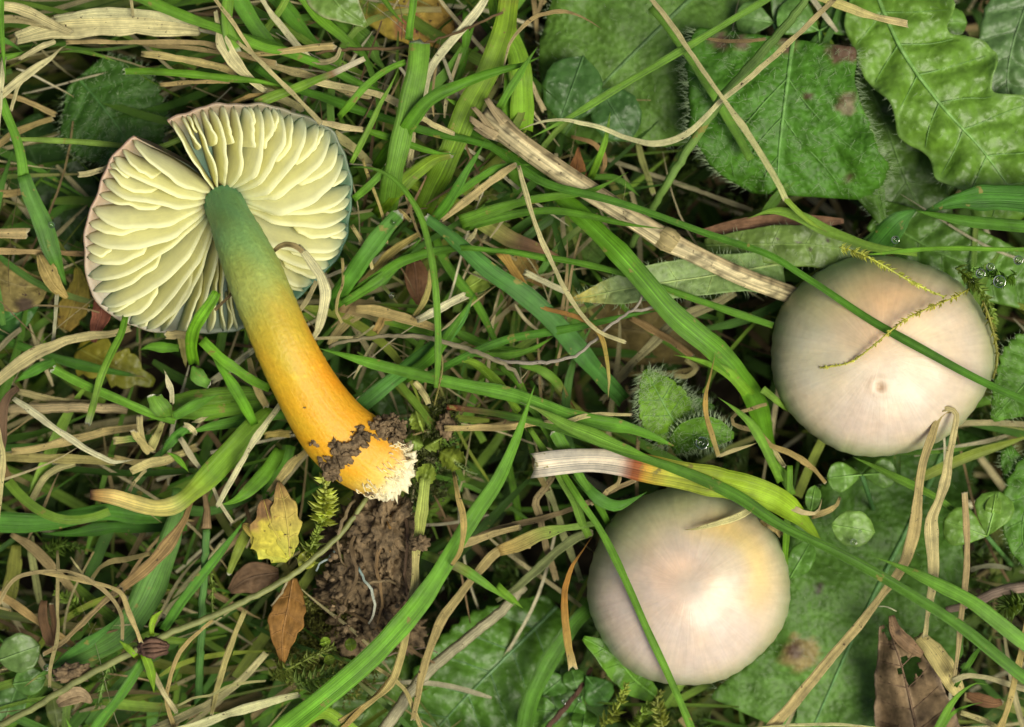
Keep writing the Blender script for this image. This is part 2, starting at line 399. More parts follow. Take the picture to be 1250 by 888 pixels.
def leaf(label, crop, mid, hl, hr, z, col='g1', name='broad_leaf', cat='leaf', group=None, nv=7, bul=.05, curl=.0, teeth=0.0,
         nt=22, hairs=0, mat=None, rib=5, ribcol=None, edgecol=None, across=22, thick=.03, sag=0.0, hlen=.075, parent=None,
         patch=(), wob=.06, side=True, hole=None, swp=.35, seed=0, roll=0.0):
    """leaf laid along the pixel polyline mid (base to tip); hl/hr half widths (px) left/right of travel"""
    px = pp(crop, mid); L = sum(math.dist(px[i], px[i+1]) for i in range(len(px)-1))
    if len(px) == 2: px = [px[0], ((px[0][0]+px[1][0])/2, (px[0][1]+px[1][1])/2), px[1]]
    n = int(max(14, min(90, max(L/4, nt*2.5 if teeth else 0)))); q = smooth(px, n); t = np.linspace(0, 1, n+1)
    zz = lerp_list(z, t)
    T2 = np.gradient(q, axis=0); T2 /= np.linalg.norm(T2, axis=1)[:, None]+1e-9
    N2 = np.stack([T2[:, 1], -T2[:, 0]], 1)          # left of travel in picture space (y down)
    def sm(v):
        v = np.array(v, float); s = smooth(np.stack([np.arange(len(v))*10, v], 1), 160)
        return np.clip(np.interp(t*(len(v)-1)*10, s[:, 0], s[:, 1]), .2, None)
    WL, WR = sm(hl), sm(hr)
    WL = WL*(1+np.array([.07*noise.noise(Vector((u*7, seed, L*.1)))+.035*noise.noise(Vector((u*25, seed, L*.1))) for u in t]))
    WR = WR*(1+np.array([.07*noise.noise(Vector((u*7, seed+5, L*.1)))+.035*noise.noise(Vector((u*25, seed+5, L*.1))) for u in t]))
    if teeth:
        saw = ((t*nt) % 1.0); saw = np.where(saw < .75, saw/.75, (1-saw)/.25)
        WL = WL*(1-teeth+teeth*2*saw*.6); WR = WR*(1-teeth+teeth*2*saw*.6)
    sarr = np.linspace(-1, 1, across+1)
    V = np.zeros((n+1, across+1, 3)); cc = np.zeros((n+1, across+1, 3)); UV = np.zeros((n+1, across+1, 2))
    base = stops(col, t)*(np.array([1.08,.88,.5]) if mat is not M_deadleaf else np.array([1.,1.,.9])); ec = C_(edgecol) if edgecol is not None else None
    for i in range(n+1):
        for j, s in enumerate(sarr):
            h = WL[i] if s < 0 else WR[i]
            sg = 1 if s < 0 else -1
            x = q[i, 0]+N2[i, 0]*abs(s)*h*sg; y = q[i, 1]+N2[i, 1]*abs(s)*h*sg
            ph = (t[i]-swp*abs(s)*min(1, h/L*1.4))*nv
            f = abs(math.sin(math.pi*ph))
            env = min(1, abs(s)*4)*(1-.6*abs(s)**3)*min(1, h/14)
            zi = zz[i]+bul*(f**.6-.4)*env+curl*s*s*h/60-sag*(t[i]-.5)**2+roll*s*h/100
            zi += wob*noise.noise(Vector((x*.02, y*.02, seed+zz[i])))*abs(s)*1.2
            V[i, j] = P(x, y, zi)
            c = base[i].copy()
            vein = max(0, 1-f*5)*.25*min(1, abs(s)*6)
            c = c*(1+vein)+vein*.03
            if abs(s) < .06: c = c*1.25+.02
            if ec is not None: 
                e = max(0, (abs(s)-.8)/.2)*(.6+.6*noise.noise(Vector((x*.05, y*.05, 3)))); e = min(1, max(0, e)); c = c*(1-e)+ec*e
            for (qx, qy, qr, qc) in patch:
                d = math.hypot(x-qx, y-qy)/qr+.45*noise.noise(Vector((x*.08, y*.08, 9)))
                e = min(1, max(0, (1.15-d)*3)); c = c*(1-e)+C_(qc)*e
            cc[i, j] = c
            UV[i, j] = (s*.5+.5, t[i]*L/100)
    k = across+1; nV = (n+1)*k
    Vt = V.reshape(-1, 3); Vb = Vt-np.array([0, 0, thick])
    a = np.arange(n)[:, None]*k+np.arange(across)[None, :]
    F = np.stack([a, a+1, a+k+1, a+k], -1).reshape(-1, 4)
    if hole:
        cen = Vt[F].mean(1)
        px_ = cen[:, 0]*100*CAMH/(CAMH-cen[:, 2])+625; py_ = 444-cen[:, 1]*100*CAMH/(CAMH-cen[:, 2])
        keep = np.ones(len(F), bool)
        for (hx, hy, rx, ry) in hole: keep &= ((px_-hx)/rx)**2+((py_-hy)/ry)**2 > 1+.5*np.sin(np.arctan2(py_-hy, px_-hx)*5)
        F = F[keep]
    # winding so that the upper face looks up
    q0 = Vt[F[len(F)//2]]; up = np.cross(q0[1]-q0[0], q0[3]-q0[0])[2]
    if up < 0: F = F[:, ::-1]
    Fb = F[:, ::-1]+nV
    e = np.vstack([F[:, [0, 1]], F[:, [1, 2]], F[:, [2, 3]], F[:, [3, 0]]])
    key = {}
    for x, y in e: key[(x, y)] = 1
    bd = np.array([(x, y) for (x, y) in key if (y, x) not in key])
    Fs = np.stack([bd[:, 1], bd[:, 0], bd[:, 0]+nV, bd[:, 1]+nV], 1)
    VV = np.vstack([Vt, Vb]); FF = np.vstack([F, Fb, Fs])
    me = mesh_np('leaf_blade', VV, FF, np.vstack([cc.reshape(-1, 3)]*2), np.vstack([UV.reshape(-1, 2)]*2), True, mat or M_leaf)
    if parent is None:
        r = root(name, uniq(label), cat, tuple(V[0, across//2]), group)
        child('leaf_blade', me, r)
    else:
        r = parent; lb = child(name, me, r); 
        if not rib: return r, lb
    if rib:
        mi = V[:, across//2]+np.array([0, 0, .012])
        rc = ribcol if ribcol is not None else tuple(np.clip(base.mean(0)*1.5+.03, 0, 1))
        me2 = tube_mesh('midrib', mi, [pw(rib)/2, pw(rib)/2*.7, pw(rib)/2*.2], rc, mat or M_leaf, 6, .55)
        if parent is None: child('midrib', me2, r)
        else: child('midrib', me2, lb)
    if side and rib and parent is None and L > 90:
        Vs, Fs2, Cs = [], [], []
        off = 0
        for v in range(1, nv):
            for sg in (-1, 1):
                pts3 = []
                for s in np.linspace(0, .88, 9):
                    ph = v/nv; i = None
                    h = np.interp(ph, t, WL if sg < 0 else WR)
                    tt = ph+swp*s*min(1, h/L*1.4)
                    if tt > .99: break
                    fi = tt*n; i0 = int(fi); j = int(round((sg*s+1)/2*across))
                    fr = fi-i0; fj = (sg*s+1)/2*across; j0 = min(across-1, int(fj)); gj = fj-j0
                    p = (V[i0, j0]*(1-fr)+V[min(n, i0+1), j0]*fr)*(1-gj)+(V[i0, j0+1]*(1-fr)+V[min(n, i0+1), j0+1]*fr)*gj
                    pts3.append(p+np.array([0, 0, .006]))
                if len(pts3) < 4: continue
                A = np.array(pts3)
                vv, ff, uu, kk, fan = tube_data(A, np.linspace(pw(rib)*.22, .004, len(A)), 4, .6)
                Vs.append(vv); Fs2 += [tuple(x+off for x in f) for f in ff]; off += len(vv)
        if Vs:
            VA = np.vstack(Vs)
            child('veins', mesh_np('veins', VA, Fs2, np.tile(C_(rc if not isinstance(rc, list) else 'gl')*.9, (len(VA), 1)), None, True, mat or M_leaf), r, kind='stuff')
    if hairs:
        ii = rng.integers(1, n, hairs); jj = rng.integers(0, across+1, hairs)
        edge = rng.random(hairs) < .32; jj = np.where(edge, np.where(rng.random(hairs) < .5, 0, across), jj)
        pts3 = V[ii, jj]; side_ = np.where(jj < across/2, 1, -1)[:, None]
        out = np.stack([N2[ii, 0], -N2[ii, 1], np.zeros(hairs)], 1)*side_
        dr = out*np.where(edge, 1.0, .3)[:, None]+np.array([0, 0, .35])+rng.normal(size=(hairs, 3))*.3
        child('hairs', hairs_mesh(pts3, dr, hlen, (.36, .46, .27)), r if parent is None else lb, kind='stuff')
    return r, None

def oval(crop, x, y, r, ang, asp=.8, shape='oval'):
    """mid line and half widths for a small round leaflet centred at x,y (crop px), r photo px, ang deg of the tip (y up)"""
    (cx, cy), = pp(crop, [(x, y)]); a = math.radians(ang); d = (math.cos(a), -math.sin(a))
    mid = [(cx-d[0]*r, cy-d[1]*r), (cx, cy), (cx+d[0]*r, cy+d[1]*r)]
    prof = {'oval': [.02, .6, .86, .98, 1, .98, .86, .6, .02], 'obo': [.02, .3, .55, .78, .95, 1.02, .98, .78, .1],
            'lance': [.05, .5, .85, 1, .95, .75, .5, .25, .01]}[shape]
    return mid, [p*r*asp for p in prof]
def round_leaf(label, crop, x, y, r, ang, z, col='g1', asp=.85, shape='oval', parent=None, name='small_round_leaf', cat='leaf', stalk_to=None, **kw):
    mid, h = oval(crop, x, y, r, ang, asp, shape)
    kw.setdefault('bul', .012); kw.setdefault('rib', 2.5); kw.setdefault('nv', 6)
    o, lb = leaf(label, '', mid, h, h, z, col, name=name, cat=cat, parent=parent, across=12, side=False, thick=.02, **kw)
    if stalk_to is not None and parent is None:
        A = smooth([P(*mid[0], z if np.isscalar(z) else z[0]), P((mid[0][0]+stalk_to[0])/2, (mid[0][1]+stalk_to[1])/2, -.4+(z if np.isscalar(z) else z[0])), P(*stalk_to, -1.6)], 12)
        child('leaf_stalk', tube_mesh('leaf_stalk', A, .025, col, M_grass, 6), o)
    return o
def trefoil(label, x, y, r, z, angs, col='g1', cat='clover leaf', stalk_to=None):
    o = root('clover_leaf', uniq(label), cat, tuple(P(x, y, z)), 'clover leaves')
    for a in angs:
        d = math.radians(a)
        round_leaf('', '', x+math.cos(d)*r*1.02, y-math.sin(d)*r*1.02, r, a, [z, z+.06, z], col, .85, 'obo', parent=o, name='leaflet', wob=.08)
    st = stalk_to or (x+20, y+60)
    A = smooth([P(x, y, z), P((x+st[0])/2, (y+st[1])/2, z-.3), P(*st, -2)], 12)
    child('leaf_stalk', tube_mesh('leaf_stalk', A, .03, col, M_grass, 6), o)
    return o

def blob_mesh(name, r, sub, amp, freq, seed, sq=(1, 1, 1), mat=None):
    import bmesh
    bm = bmesh.new(); bmesh.ops.create_icosphere(bm, subdivisions=sub, radius=1)
    for v in bm.verts:
        d = v.co.normalized(); p = d*freq+Vector((seed*7.1, seed*3.3, seed))
        h = 1+amp*(noise.noise(p)+.6*noise.noise(p*2.3)+.45*noise.noise(p*5)+.3*noise.noise(p*11))
        v.co = Vector((d.x*sq[0], d.y*sq[1], d.z*sq[2]))*r*h
    me = bpy.data.meshes.new(name); bm.to_mesh(me); bm.free()
    me.polygons.foreach_set('use_smooth', np.ones(len(me.polygons), bool)); me.materials.append(mat or M_clod)
    return me

def moss_leaves(C, ln, wd, n, col, spread=.8):
    """pointed moss leaves spiralling round the polyline C"""
    m = len(C); t = np.sort(rng.random(n)); f = t*(m-1); i = np.clip(f.astype(int), 0, m-2); fr = (f-i)[:, None]
    p = C[i]*(1-fr)+C[i+1]*fr; T = C[i+1]-C[i]; T /= np.linalg.norm(T, axis=1)[:, None]+1e-9
    d = rng.normal(size=(n, 3)); d -= (d*T).sum(1)[:, None]*T; d /= np.linalg.norm(d, axis=1)[:, None]+1e-9
    dr = T*(1-spread*.5)+d*spread; dr /= np.linalg.norm(dr, axis=1)[:, None]
    s = np.cross(dr, d+np.array([.01, .02, .5])); s /= np.linalg.norm(s, axis=1)[:, None]+1e-9
    l = ln*(.6+.7*rng.random((n, 1)))*np.clip(1.25-t[:, None], .5, 1)
    up = np.cross(s, dr)*l*.12
    V = np.stack([p-s*wd*.15, p+dr*l*.35-s*wd*.5+up, p+dr*l, p+dr*l*.35+s*wd*.5+up, p+s*wd*.15, p+dr*l*.4-up], 1).reshape(-1, 3)
    b = np.arange(n)[:, None]*6
    F = np.vstack([np.hstack([b, b+1, b+2, b+5]), np.hstack([b+5, b+2, b+3, b+4])])
    cs = C_(col)[None]*(.7+.6*rng.random((n, 1))); return V, F, np.repeat(cs, 6, 0)
def moss_sprig(label, crop, pts, z, col='g5', ln=.12, wd=.045, n=60, w=3, spread=.8):
    px = pp(crop, pts); q = smooth(px, 24); zz = lerp_list(z, np.linspace(0, 1, 25))
    Cn = np.array([P(x, y, zi) for (x, y), zi in zip(q, zz)])
    o = root('moss_sprig', uniq(label), 'moss', tuple(Cn[0]), 'moss sprigs')
    child('stem', tube_mesh('stem', Cn, pw(w)/2, col, M_moss, 5), o)
    V, F, cs = moss_leaves(Cn, ln, wd, n, col, spread)
    child('leaves', mesh_np('leaves', V, F, cs, None, False, M_moss), o, kind='stuff')
    return o

# ================================================================ the overturned mushroom
def nz(x, y, z=0): return noise.noise(Vector((x, y, z)))
def overturned():
    AX = np.array([.17, -.40, .9]); AX /= np.linalg.norm(AX)
    CX, CY = 272, 250; Z0 = .35
    r = root('overturned_mushroom', uniq('upturned mushroom with pale yellow gills and a green to orange stem lying on the grass'), 'mushroom', tuple(P(CX, CY, Z0)), 'waxcap mushrooms')
    rim = [(164,167),(141,191),(117,245),(103.5,302),(107,343),(127,377),(158,397),(201,405),(242,407),(293,400),(335,384),(367,358),(404,323),(423,289),(427,248),(424,198),(407,164),(377,145),(340,134),(293,129),(242,135),(205,149)]
    ang = []
    for x, y in rim:
        a = math.degrees(math.atan2(CY-y, x-CX)); ang.append(a)
    A = [ang[0]]
    for a in ang[1:]:
        while a < A[-1]: a += 360
        A.append(a)
    R = [math.dist(p, (CX, CY)) for p in rim]
    A = np.array(A); R = np.array(R); a0, a1 = A[0], A[-1]
    def Rf(a): return np.interp(a, A, R)+1.2*math.sin(a*.21)+.8*math.sin(a*.53)
    C3 = P(CX, CY, Z0)
    def rim3(a):
        th = math.radians(a); x = CX+Rf(a)*math.cos(th); y = CY-Rf(a)*math.sin(th)
        dx, dy = (x-CX)/100, (CY-y)/100
        z = Z0-(AX[0]*dx+AX[1]*dy)/AX[2]*.75
        return P(x, y, z)
    def under(a, t):                        # flesh surface the gills are rooted in; the split closes towards the stem
        g = 9*(1-min(1, t/.8)); a = a-g*max(0, 1-(a-a0)/40)+g*max(0, 1-(a1-a)/40)
        return C3+(rim3(a)-C3)*t-AX*.30*(1-t**2.2)
    green, rimc, pink = np.array((.13,.26,.20)), np.array((.33,.27,.20)), np.array((.46,.31,.22))
    def rimcol(a):
        if 1:
            k = (.5+.5*math.cos(math.radians(a-150)))**1.1; return pink*k+np.array((.045,.13,.075))*(1-k)
        k = .5+.5*math.cos(math.radians(a-150)); k = k**1.1
        return pink*k+np.array((.14,.26,.19))*(1-k)
    # ---- cap: underside, rounded margin, domed upper side
    NA, NT = 150, 12
    prof = [('u', t) for t in np.linspace(.0, .97, NT)]+[('m', k) for k in np.linspace(0, math.pi, 7)]+[('o', t) for t in np.linspace(.95, 0, 10)]
    V, cc, UV = [], [], []
    for i in range(NA+1):
        a = a0+(a1-a0)*i/NA; rr = rim3(a); d = rr-C3; d /= np.linalg.norm(d)
        for kind, v in prof:
            if kind == 'u': p = under(a, v); c = green*(1-v**3)+rimcol(a)*v**3
            elif kind == 'm':
                p = rr+d*.022*math.sin(v)+AX*.03*math.cos(v)-AX*.02; c = rimcol(a)*(1+.18*nz(a*.4, v))
            else: p = C3+(rr-C3)*v-AX*(.06+.75*(1-v*v)); c = rimcol(a)*1.05
            V.append(p); cc.append(c); UV.append((a/30, v))
    k = len(prof); b = np.arange(NA)[:, None]*k+np.arange(k-1)[None, :]
    F = np.stack([b, b+k, b+k+1, b+1], -1).reshape(-1, 4)
    wall = [tuple(range(k)), tuple(reversed(range(NA*k, NA*k+k)))]
    FF = [tuple(f) for f in F]+wall
    child('cap', mesh_np('cap', np.array(V), FF, np.array(cc), np.array(UV), True, M_cap), r)
    # ---- gills
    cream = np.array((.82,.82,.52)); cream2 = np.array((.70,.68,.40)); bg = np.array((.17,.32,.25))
    def gill(a, t0, hmax, seed, lean, k0=0):
        n, m = 22, 6; rs = np.linspace(0, 1, n+1)
        Vt = np.zeros((n+1, m+1, 3)); c = np.zeros((n+1, m+1, 3)); th = np.zeros((n+1, m+1))
        rd = random.Random(seed)
        curve = rd.uniform(-1.3, 1.3); ph = rd.uniform(0, 6)
        A3 = math.radians(a); tang = np.array([-math.sin(A3), math.cos(A3), 0])
        t1 = .997
        for i, s in enumerate(rs):
            t = t0+(t1-t0)*s; aa = a+curve*math.sin(math.pi*s)+(lean*4)*s*(1-s)
            if t0 < .3: h = hmax*(min(1, (s+.10)*2.6)**.7)*(1-s**5)**.8
            else: h = hmax*(min(1, (s+.02)*4.2)**.6)*(1-s**4)**.8*.92
            h *= 1+.07*nz(s*4, seed*1.7)+.02*nz(s*15, seed*.7)
            base = under(aa, t)
            for j in range(m+1):
                u = j/m
                wv = tang*(.018*math.sin(s*7+ph)*u+.022*nz(s*6, seed)*u)
                p = base+AX*h*u+tang*lean*h*u**1.3+wv
                Vt[i, j] = p
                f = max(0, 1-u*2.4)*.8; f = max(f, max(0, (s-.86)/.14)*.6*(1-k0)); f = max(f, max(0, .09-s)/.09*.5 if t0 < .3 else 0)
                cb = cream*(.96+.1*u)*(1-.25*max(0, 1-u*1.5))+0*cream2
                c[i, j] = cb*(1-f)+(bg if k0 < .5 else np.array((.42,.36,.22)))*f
                th[i, j] = .056*(1-u*.65)*(.5+.5*min(1, h/.15))
        TN = np.cross(np.gradient(Vt, axis=0).reshape(-1, 3), np.gradient(Vt, axis=1).reshape(-1, 3)).reshape(n+1, m+1, 3)
        TN /= np.linalg.norm(TN, axis=2)[..., None]+1e-9
        top = Vt+TN*th[..., None]/2; bot = Vt-TN*th[..., None]/2
        k = m+1; nV = (n+1)*k
        a_ = np.arange(n)[:, None]*k+np.arange(m)[None, :]
        F = np.stack([a_, a_+k, a_+k+1, a_+1], -1).reshape(-1, 4); Fb = F[:, ::-1]+nV
        e = np.vstack([F[:, [0, 1]], F[:, [1, 2]], F[:, [2, 3]], F[:, [3, 0]]]); st = set(map(tuple, e))
        bd = np.array([x for x in st if (x[1], x[0]) not in st])
        Fs = np.stack([bd[:, 1], bd[:, 0], bd[:, 0]+nV, bd[:, 1]+nV], 1)
        uv = np.stack(np.meshgrid(rs, np.linspace(0, 1, m+1), indexing='ij'), -1).reshape(-1, 2)
        me = mesh_np('gill', np.vstack([top.reshape(-1, 3), bot.reshape(-1, 3)]), np.vstack([F, Fb, Fs]), np.vstack([c.reshape(-1, 3)]*2), np.vstack([uv[:, ::-1]]*2), True, M_gill)
        child('gill', me, r)
    NG = 28
    for i in range(NG):
        a = a0+2+(a1-a0-4)*(i+.0)/(NG-1); rd = random.Random(i*13+5)
        aj = a+rd.uniform(-1.2, 1.2) if 0 < i < NG-1 else a
        k0 = (.5+.5*math.cos(math.radians(a-140)))**2
        dn = math.degrees(0)
        lean = .55*math.sin(math.radians(a+65))            # they sag towards the lower side of the tilted cap
        lean = -.35*math.cos(math.radians(a))-.32*max(0, math.sin(math.radians(a)))+rd.uniform(-.12, .12)
        gill(aj, .12+rd.uniform(0, .03), .50+rd.uniform(-.05, .05), i*3+1, lean, k0)
        if i < NG-1:
            st = (a1-a0-4)/(NG-1)
            gill(a+st*.5+rd.uniform(-.6, .6), rd.choice([.42, .5, .58]), .40+rd.uniform(-.04, .04), i*3+2, lean, k0)
            if rd.random() < .45: gill(a+st*.25, rd.choice([.72, .78]), .24, i*3+300, lean, k0)
    # ---- stem
    ctr = [(272,246,48),(281,268,54),(294,298,64),(311,336,72),(328,378,73),(345,418,74),(366,460,79),(390,500,86),(415,531,92),(441,551,95),(463,566,88),(476,573,76)]
    zs = [Z0-.15, Z0+.15, Z0+.45, Z0+.62, Z0+.72, Z0+.75, .98, .85, .7, .58, .5, .45]
    q = smooth([(x, y, w, z*100) for (x, y, w), z in zip(ctr, zs)], 110)
    Cn = np.array([P(x, y, z/100) for x, y, w, z in q]); rad = np.array([pw(w*.965, z/100)/2 for x, y, w, z in q])
    T, Sd, N = frames(Cn); K = 56; n = len(Cn)
    col = [(0,(.09,.24,.13)),(.10,(.13,.29,.10)),(.22,(.22,.35,.09)),(.34,(.36,.40,.09)),(.46,(.50,.38,.035)),(.58,(.64,.38,.018)),(.75,(.70,.36,.012)),(.9,(.72,.39,.025)),(.96,(.78,.50,.10)),(1,(.84,.72,.42))]
    cs = stops(col, np.linspace(0, 1, n))
    V = np.zeros((n, K, 3)); cc = np.zeros((n, K, 3)); UV = np.zeros((n, K, 2))
    for j in range(K):
        a = 2*math.pi*j/K
        for i in range(n):
            s = i/(n-1)
            rr = rad[i]*(1+.035*nz(math.cos(a)*1.4, math.sin(a)*1.4, s*5)+.05*max(0, s-.75)*4*nz(math.cos(a)*3, math.sin(a)*3, s*9))
            # blisters down the upper flank
            g = nz(Cn[i][0]*30+math.cos(a)*12, Cn[i][1]*24, a*3); rr += .016*max(0, g-.05)*(1 if .1 < s < .6 else .3)
            if s < .08: rr *= 1+.10*(1-s/.08)*abs(math.sin(a*9))
            dirn = Sd[i]*math.cos(a)+N[i]*math.sin(a)*.92
            pt = Cn[i]+dirn*rr
            if i == n-1: pt = pt+T[i]*(.05*nz(a*3, 1.0)+.03*math.sin(a*7))
            V[i, j] = pt
            c = cs[i].copy()
            o = max(0, -math.cos(a+.1))*min(1, max(0, s-.35)*4); c = c*(1-.55*o)+np.array((.72,.27,.012))*.55*o
            if .05 < s < .6: c = c*(1+.45*max(0, g-.15))
            hv = nz(math.cos(a)*1.5+s*6, math.sin(a)*1.5, s*9); c = c*np.array((1+.12*hv, 1-.05*hv, 1-.3*hv))
            cc[i, j] = c; UV[i, j] = (abs(2*j/K-1), s*4.5)
    V = V.reshape(-1, 3); cc = cc.reshape(-1, 3); UV = UV.reshape(-1, 2)
    b = np.arange(n-1)[:, None]*K; a = np.arange(K)[None, :]; a2 = (a+1) % K
    F = [tuple(f) for f in np.stack([b+a, b+K+a, b+K+a2, b+a2], -1).reshape(-1, 4)]
    # sunken torn end
    base = (n-1)*K; cur = base
    for lv, (sc, dp) in enumerate([(.8, .03), (.5, -.02), (.2, .05)]):
        ring = Cn[-1]+(V[base:base+K]-Cn[-1])*sc+T[-1]*dp+np.array([T[-1]*.05*nz(j*.9, lv*3.1) for j in range(K)])
        s0 = len(V); V = np.vstack([V, ring]); cc = np.vstack([cc, np.tile((.88,.78,.52), (K, 1))]); UV = np.vstack([UV, np.zeros((K, 2))])
        F += [(cur+j, s0+j, s0+(j+1) % K, cur+(j+1) % K) for j in range(K)]; cur = s0
    F.append(tuple(range(cur+K-1, cur-1, -1)))
    so = child('stem', mesh_np('stem', V, F, cc, UV, True, M_stem), r)
    # pale torn fibres: flat tongues of flesh radiating from the broken end
    Vs, Fs, Cs = [], [], []; off = 0
    for i in range(500):
        a = rng.uniform(0, 2*np.pi); q_ = rng.random()
        dn = Sd[-1]*math.cos(a)+N[-1]*math.sin(a)
        p0 = Cn[-1]+dn*rad[-1]*math.sqrt(rng.random())*.92+T[-1]*.0
        up = max(0, math.sin(a)) 
        dr = T[-1]*1.0+dn*rng.uniform(-.2, .3)+rng.normal(size=3)*.2; dr /= np.linalg.norm(dr)
        ln = rng.uniform(.05, .12); A = np.array([p0, p0+dr*ln*.6, p0+dr*ln+rng.normal(size=3)*.02])
        v, f, u, kk = ribbon_data(smooth(A, 5), np.array([.07, .075, .065, .05, .03, .008])*rng.uniform(.12, .35), .2, rng.uniform(-1, 1), .014, 2)
        Vs.append(v); Fs.append(f+off); off += len(v); Cs.append(np.tile(np.array((.90,.84,.62))*rng.uniform(.85, 1.05), (len(v), 1)))
    for i in range(70):                    # a sleeve of white felt on the upper side of the base
        s = rng.uniform(.93, .995); a = rng.uniform(.15, 2.6); i0 = int(s*(n-1))
        dn = Sd[i0]*math.cos(a)+N[i0]*math.sin(a); p0 = Cn[i0]+dn*rad[i0]*.96
        dr = T[i0]+dn*.25+rng.normal(size=3)*.25; dr /= np.linalg.norm(dr); ln = rng.uniform(.04, .12)
        A = np.array([p0, p0+dr*ln*.6+dn*.02, p0+dr*ln])
        v, f, u, kk = ribbon_data(smooth(A, 4), np.array([.05, .05, .045, .03, .01])*rng.uniform(.15, .4), .2, rng.uniform(-.4, .4), .012, 2)
        Vs.append(v); Fs.append(f+off); off += len(v); Cs.append(np.tile(np.array((.90,.84,.60))*rng.uniform(.85, 1.05), (len(v), 1)))
    fb = blob_mesh('torn_flesh', 1.0, 5, .34, 3.6, 12, (1, 1, 1), M_fibre)
    Mx = __import__('mathutils').Matrix
    fb.transform(Mx.Translation(Vector(Cn[-1]+T[-1]*.02)) @ Mx([[*(Sd[-1][[0]]*rad[-1]*.92), *(T[-1][[0]]*.24), *(N[-1][[0]]*rad[-1]*.85), 0], [*(Sd[-1][[1]]*rad[-1]*.92), *(T[-1][[1]]*.24), *(N[-1][[1]]*rad[-1]*.85), 0], [*(Sd[-1][[2]]*rad[-1]*.92), *(T[-1][[2]]*.24), *(N[-1][[2]]*rad[-1]*.85), 0], [0, 0, 0, 1]]))
    ca = fb.color_attributes.new('Col', 'FLOAT_COLOR', 'POINT'); ca.data.foreach_set('color', np.tile(np.array((.90,.84,.62,1), np.float32), len(fb.vertices)))
    child('torn_flesh', fb, so)
    child('torn_fibres', mesh_np('torn_fibres', np.vstack(Vs), np.vstack(Fs), np.vstack(Cs), np.zeros((off, 2)), True, M_fibre), so, kind='stuff', label='white torn fibres at the broken base')
    # soil crumbs stuck on the stem base
    metas = [blob_mesh('soil_crumb', 1, 3, .55, 1.6, s, (1, .9, .7)) for s in range(5)]
    spots = [(384,540,6),(405,541,5),(412,545,9),(420,548,11),(430,545,9),(438,538,11),(446,534,8),(418,558,12),(410,566,12),(402,572,9),(425,562,8),(439,526,6),(441,521,5),(455,521,6),(463,527,10),(473,524,11),(482,528,9),(490,531,8),(466,530,8),(478,536,10),(486,540,9),(494,545,6),(460,513,6),(470,510,7),(480,515,8),(489,522,8),(405,578,8),(414,582,8),(396,567,7),(391,560,5),(372,498,2),(425,568,3),(434,572,2),(462,583,5),(475,580,5),(484,562,5),(490,572,6),(480,553,3),(465,592,5),(455,600,8),(496,560,6)]
    pr = {}
    for key, lab, px0 in (('l', 'grey-brown smear of soil crumbs across the lower left of the orange stem base', (412, 560)), ('r', 'clump of dark soil crumbs on the upper right edge of the orange stem base', (478, 527)), ('e', 'scattered soil crumbs caught in the white torn stem end', (478, 578)), ('s', 'two tiny separate soil specks on the smooth orange stem', (384, 540))):
        pr[key] = root('soil_smear', uniq(lab), 'soil', tuple(P(*px0, 1.0)), 'smears of soil on the stem base')
    for i, (x, y, s) in enumerate(spots):
        bi = int(np.argmin([math.dist((x, y), (qq[0], qq[1])) for qq in q])); cz = q[bi][3]/100
        d = math.dist((x, y), (q[bi][0], q[bi][1])); hw = q[bi][2]/2
        z = cz+math.sqrt(max(0, hw*hw-min(d, hw)**2))/100*.9
        if bi > 105: z = cz+.18
        key = 's' if (x < 390 and y < 545) else 'e' if (x > 455 and y > 550) or (x > 420 and y > 564) else 'r' if x > 448 else 'l'
        par = pr[key]
        for kk in range(8 if s > 7 else 4 if s > 5 else 1):
            o = bpy.data.objects.new('crumb', random.choice(metas)); COL.objects.link(o); o.parent = par
            dx, dy = (random.uniform(-.9, .9)*s, random.uniform(-.9, .9)*s) if kk else (0, 0)
            o.location = Vector(P(x+dx, y+dy, z))-Vector(par.location); sc = s/100*1.35*(.62 if kk == 0 else random.uniform(.22, .5)); o.scale = (sc, sc, sc*.7)
            o.rotation_euler = (random.random()*3, random.random()*3, random.random()*6)
overturned()

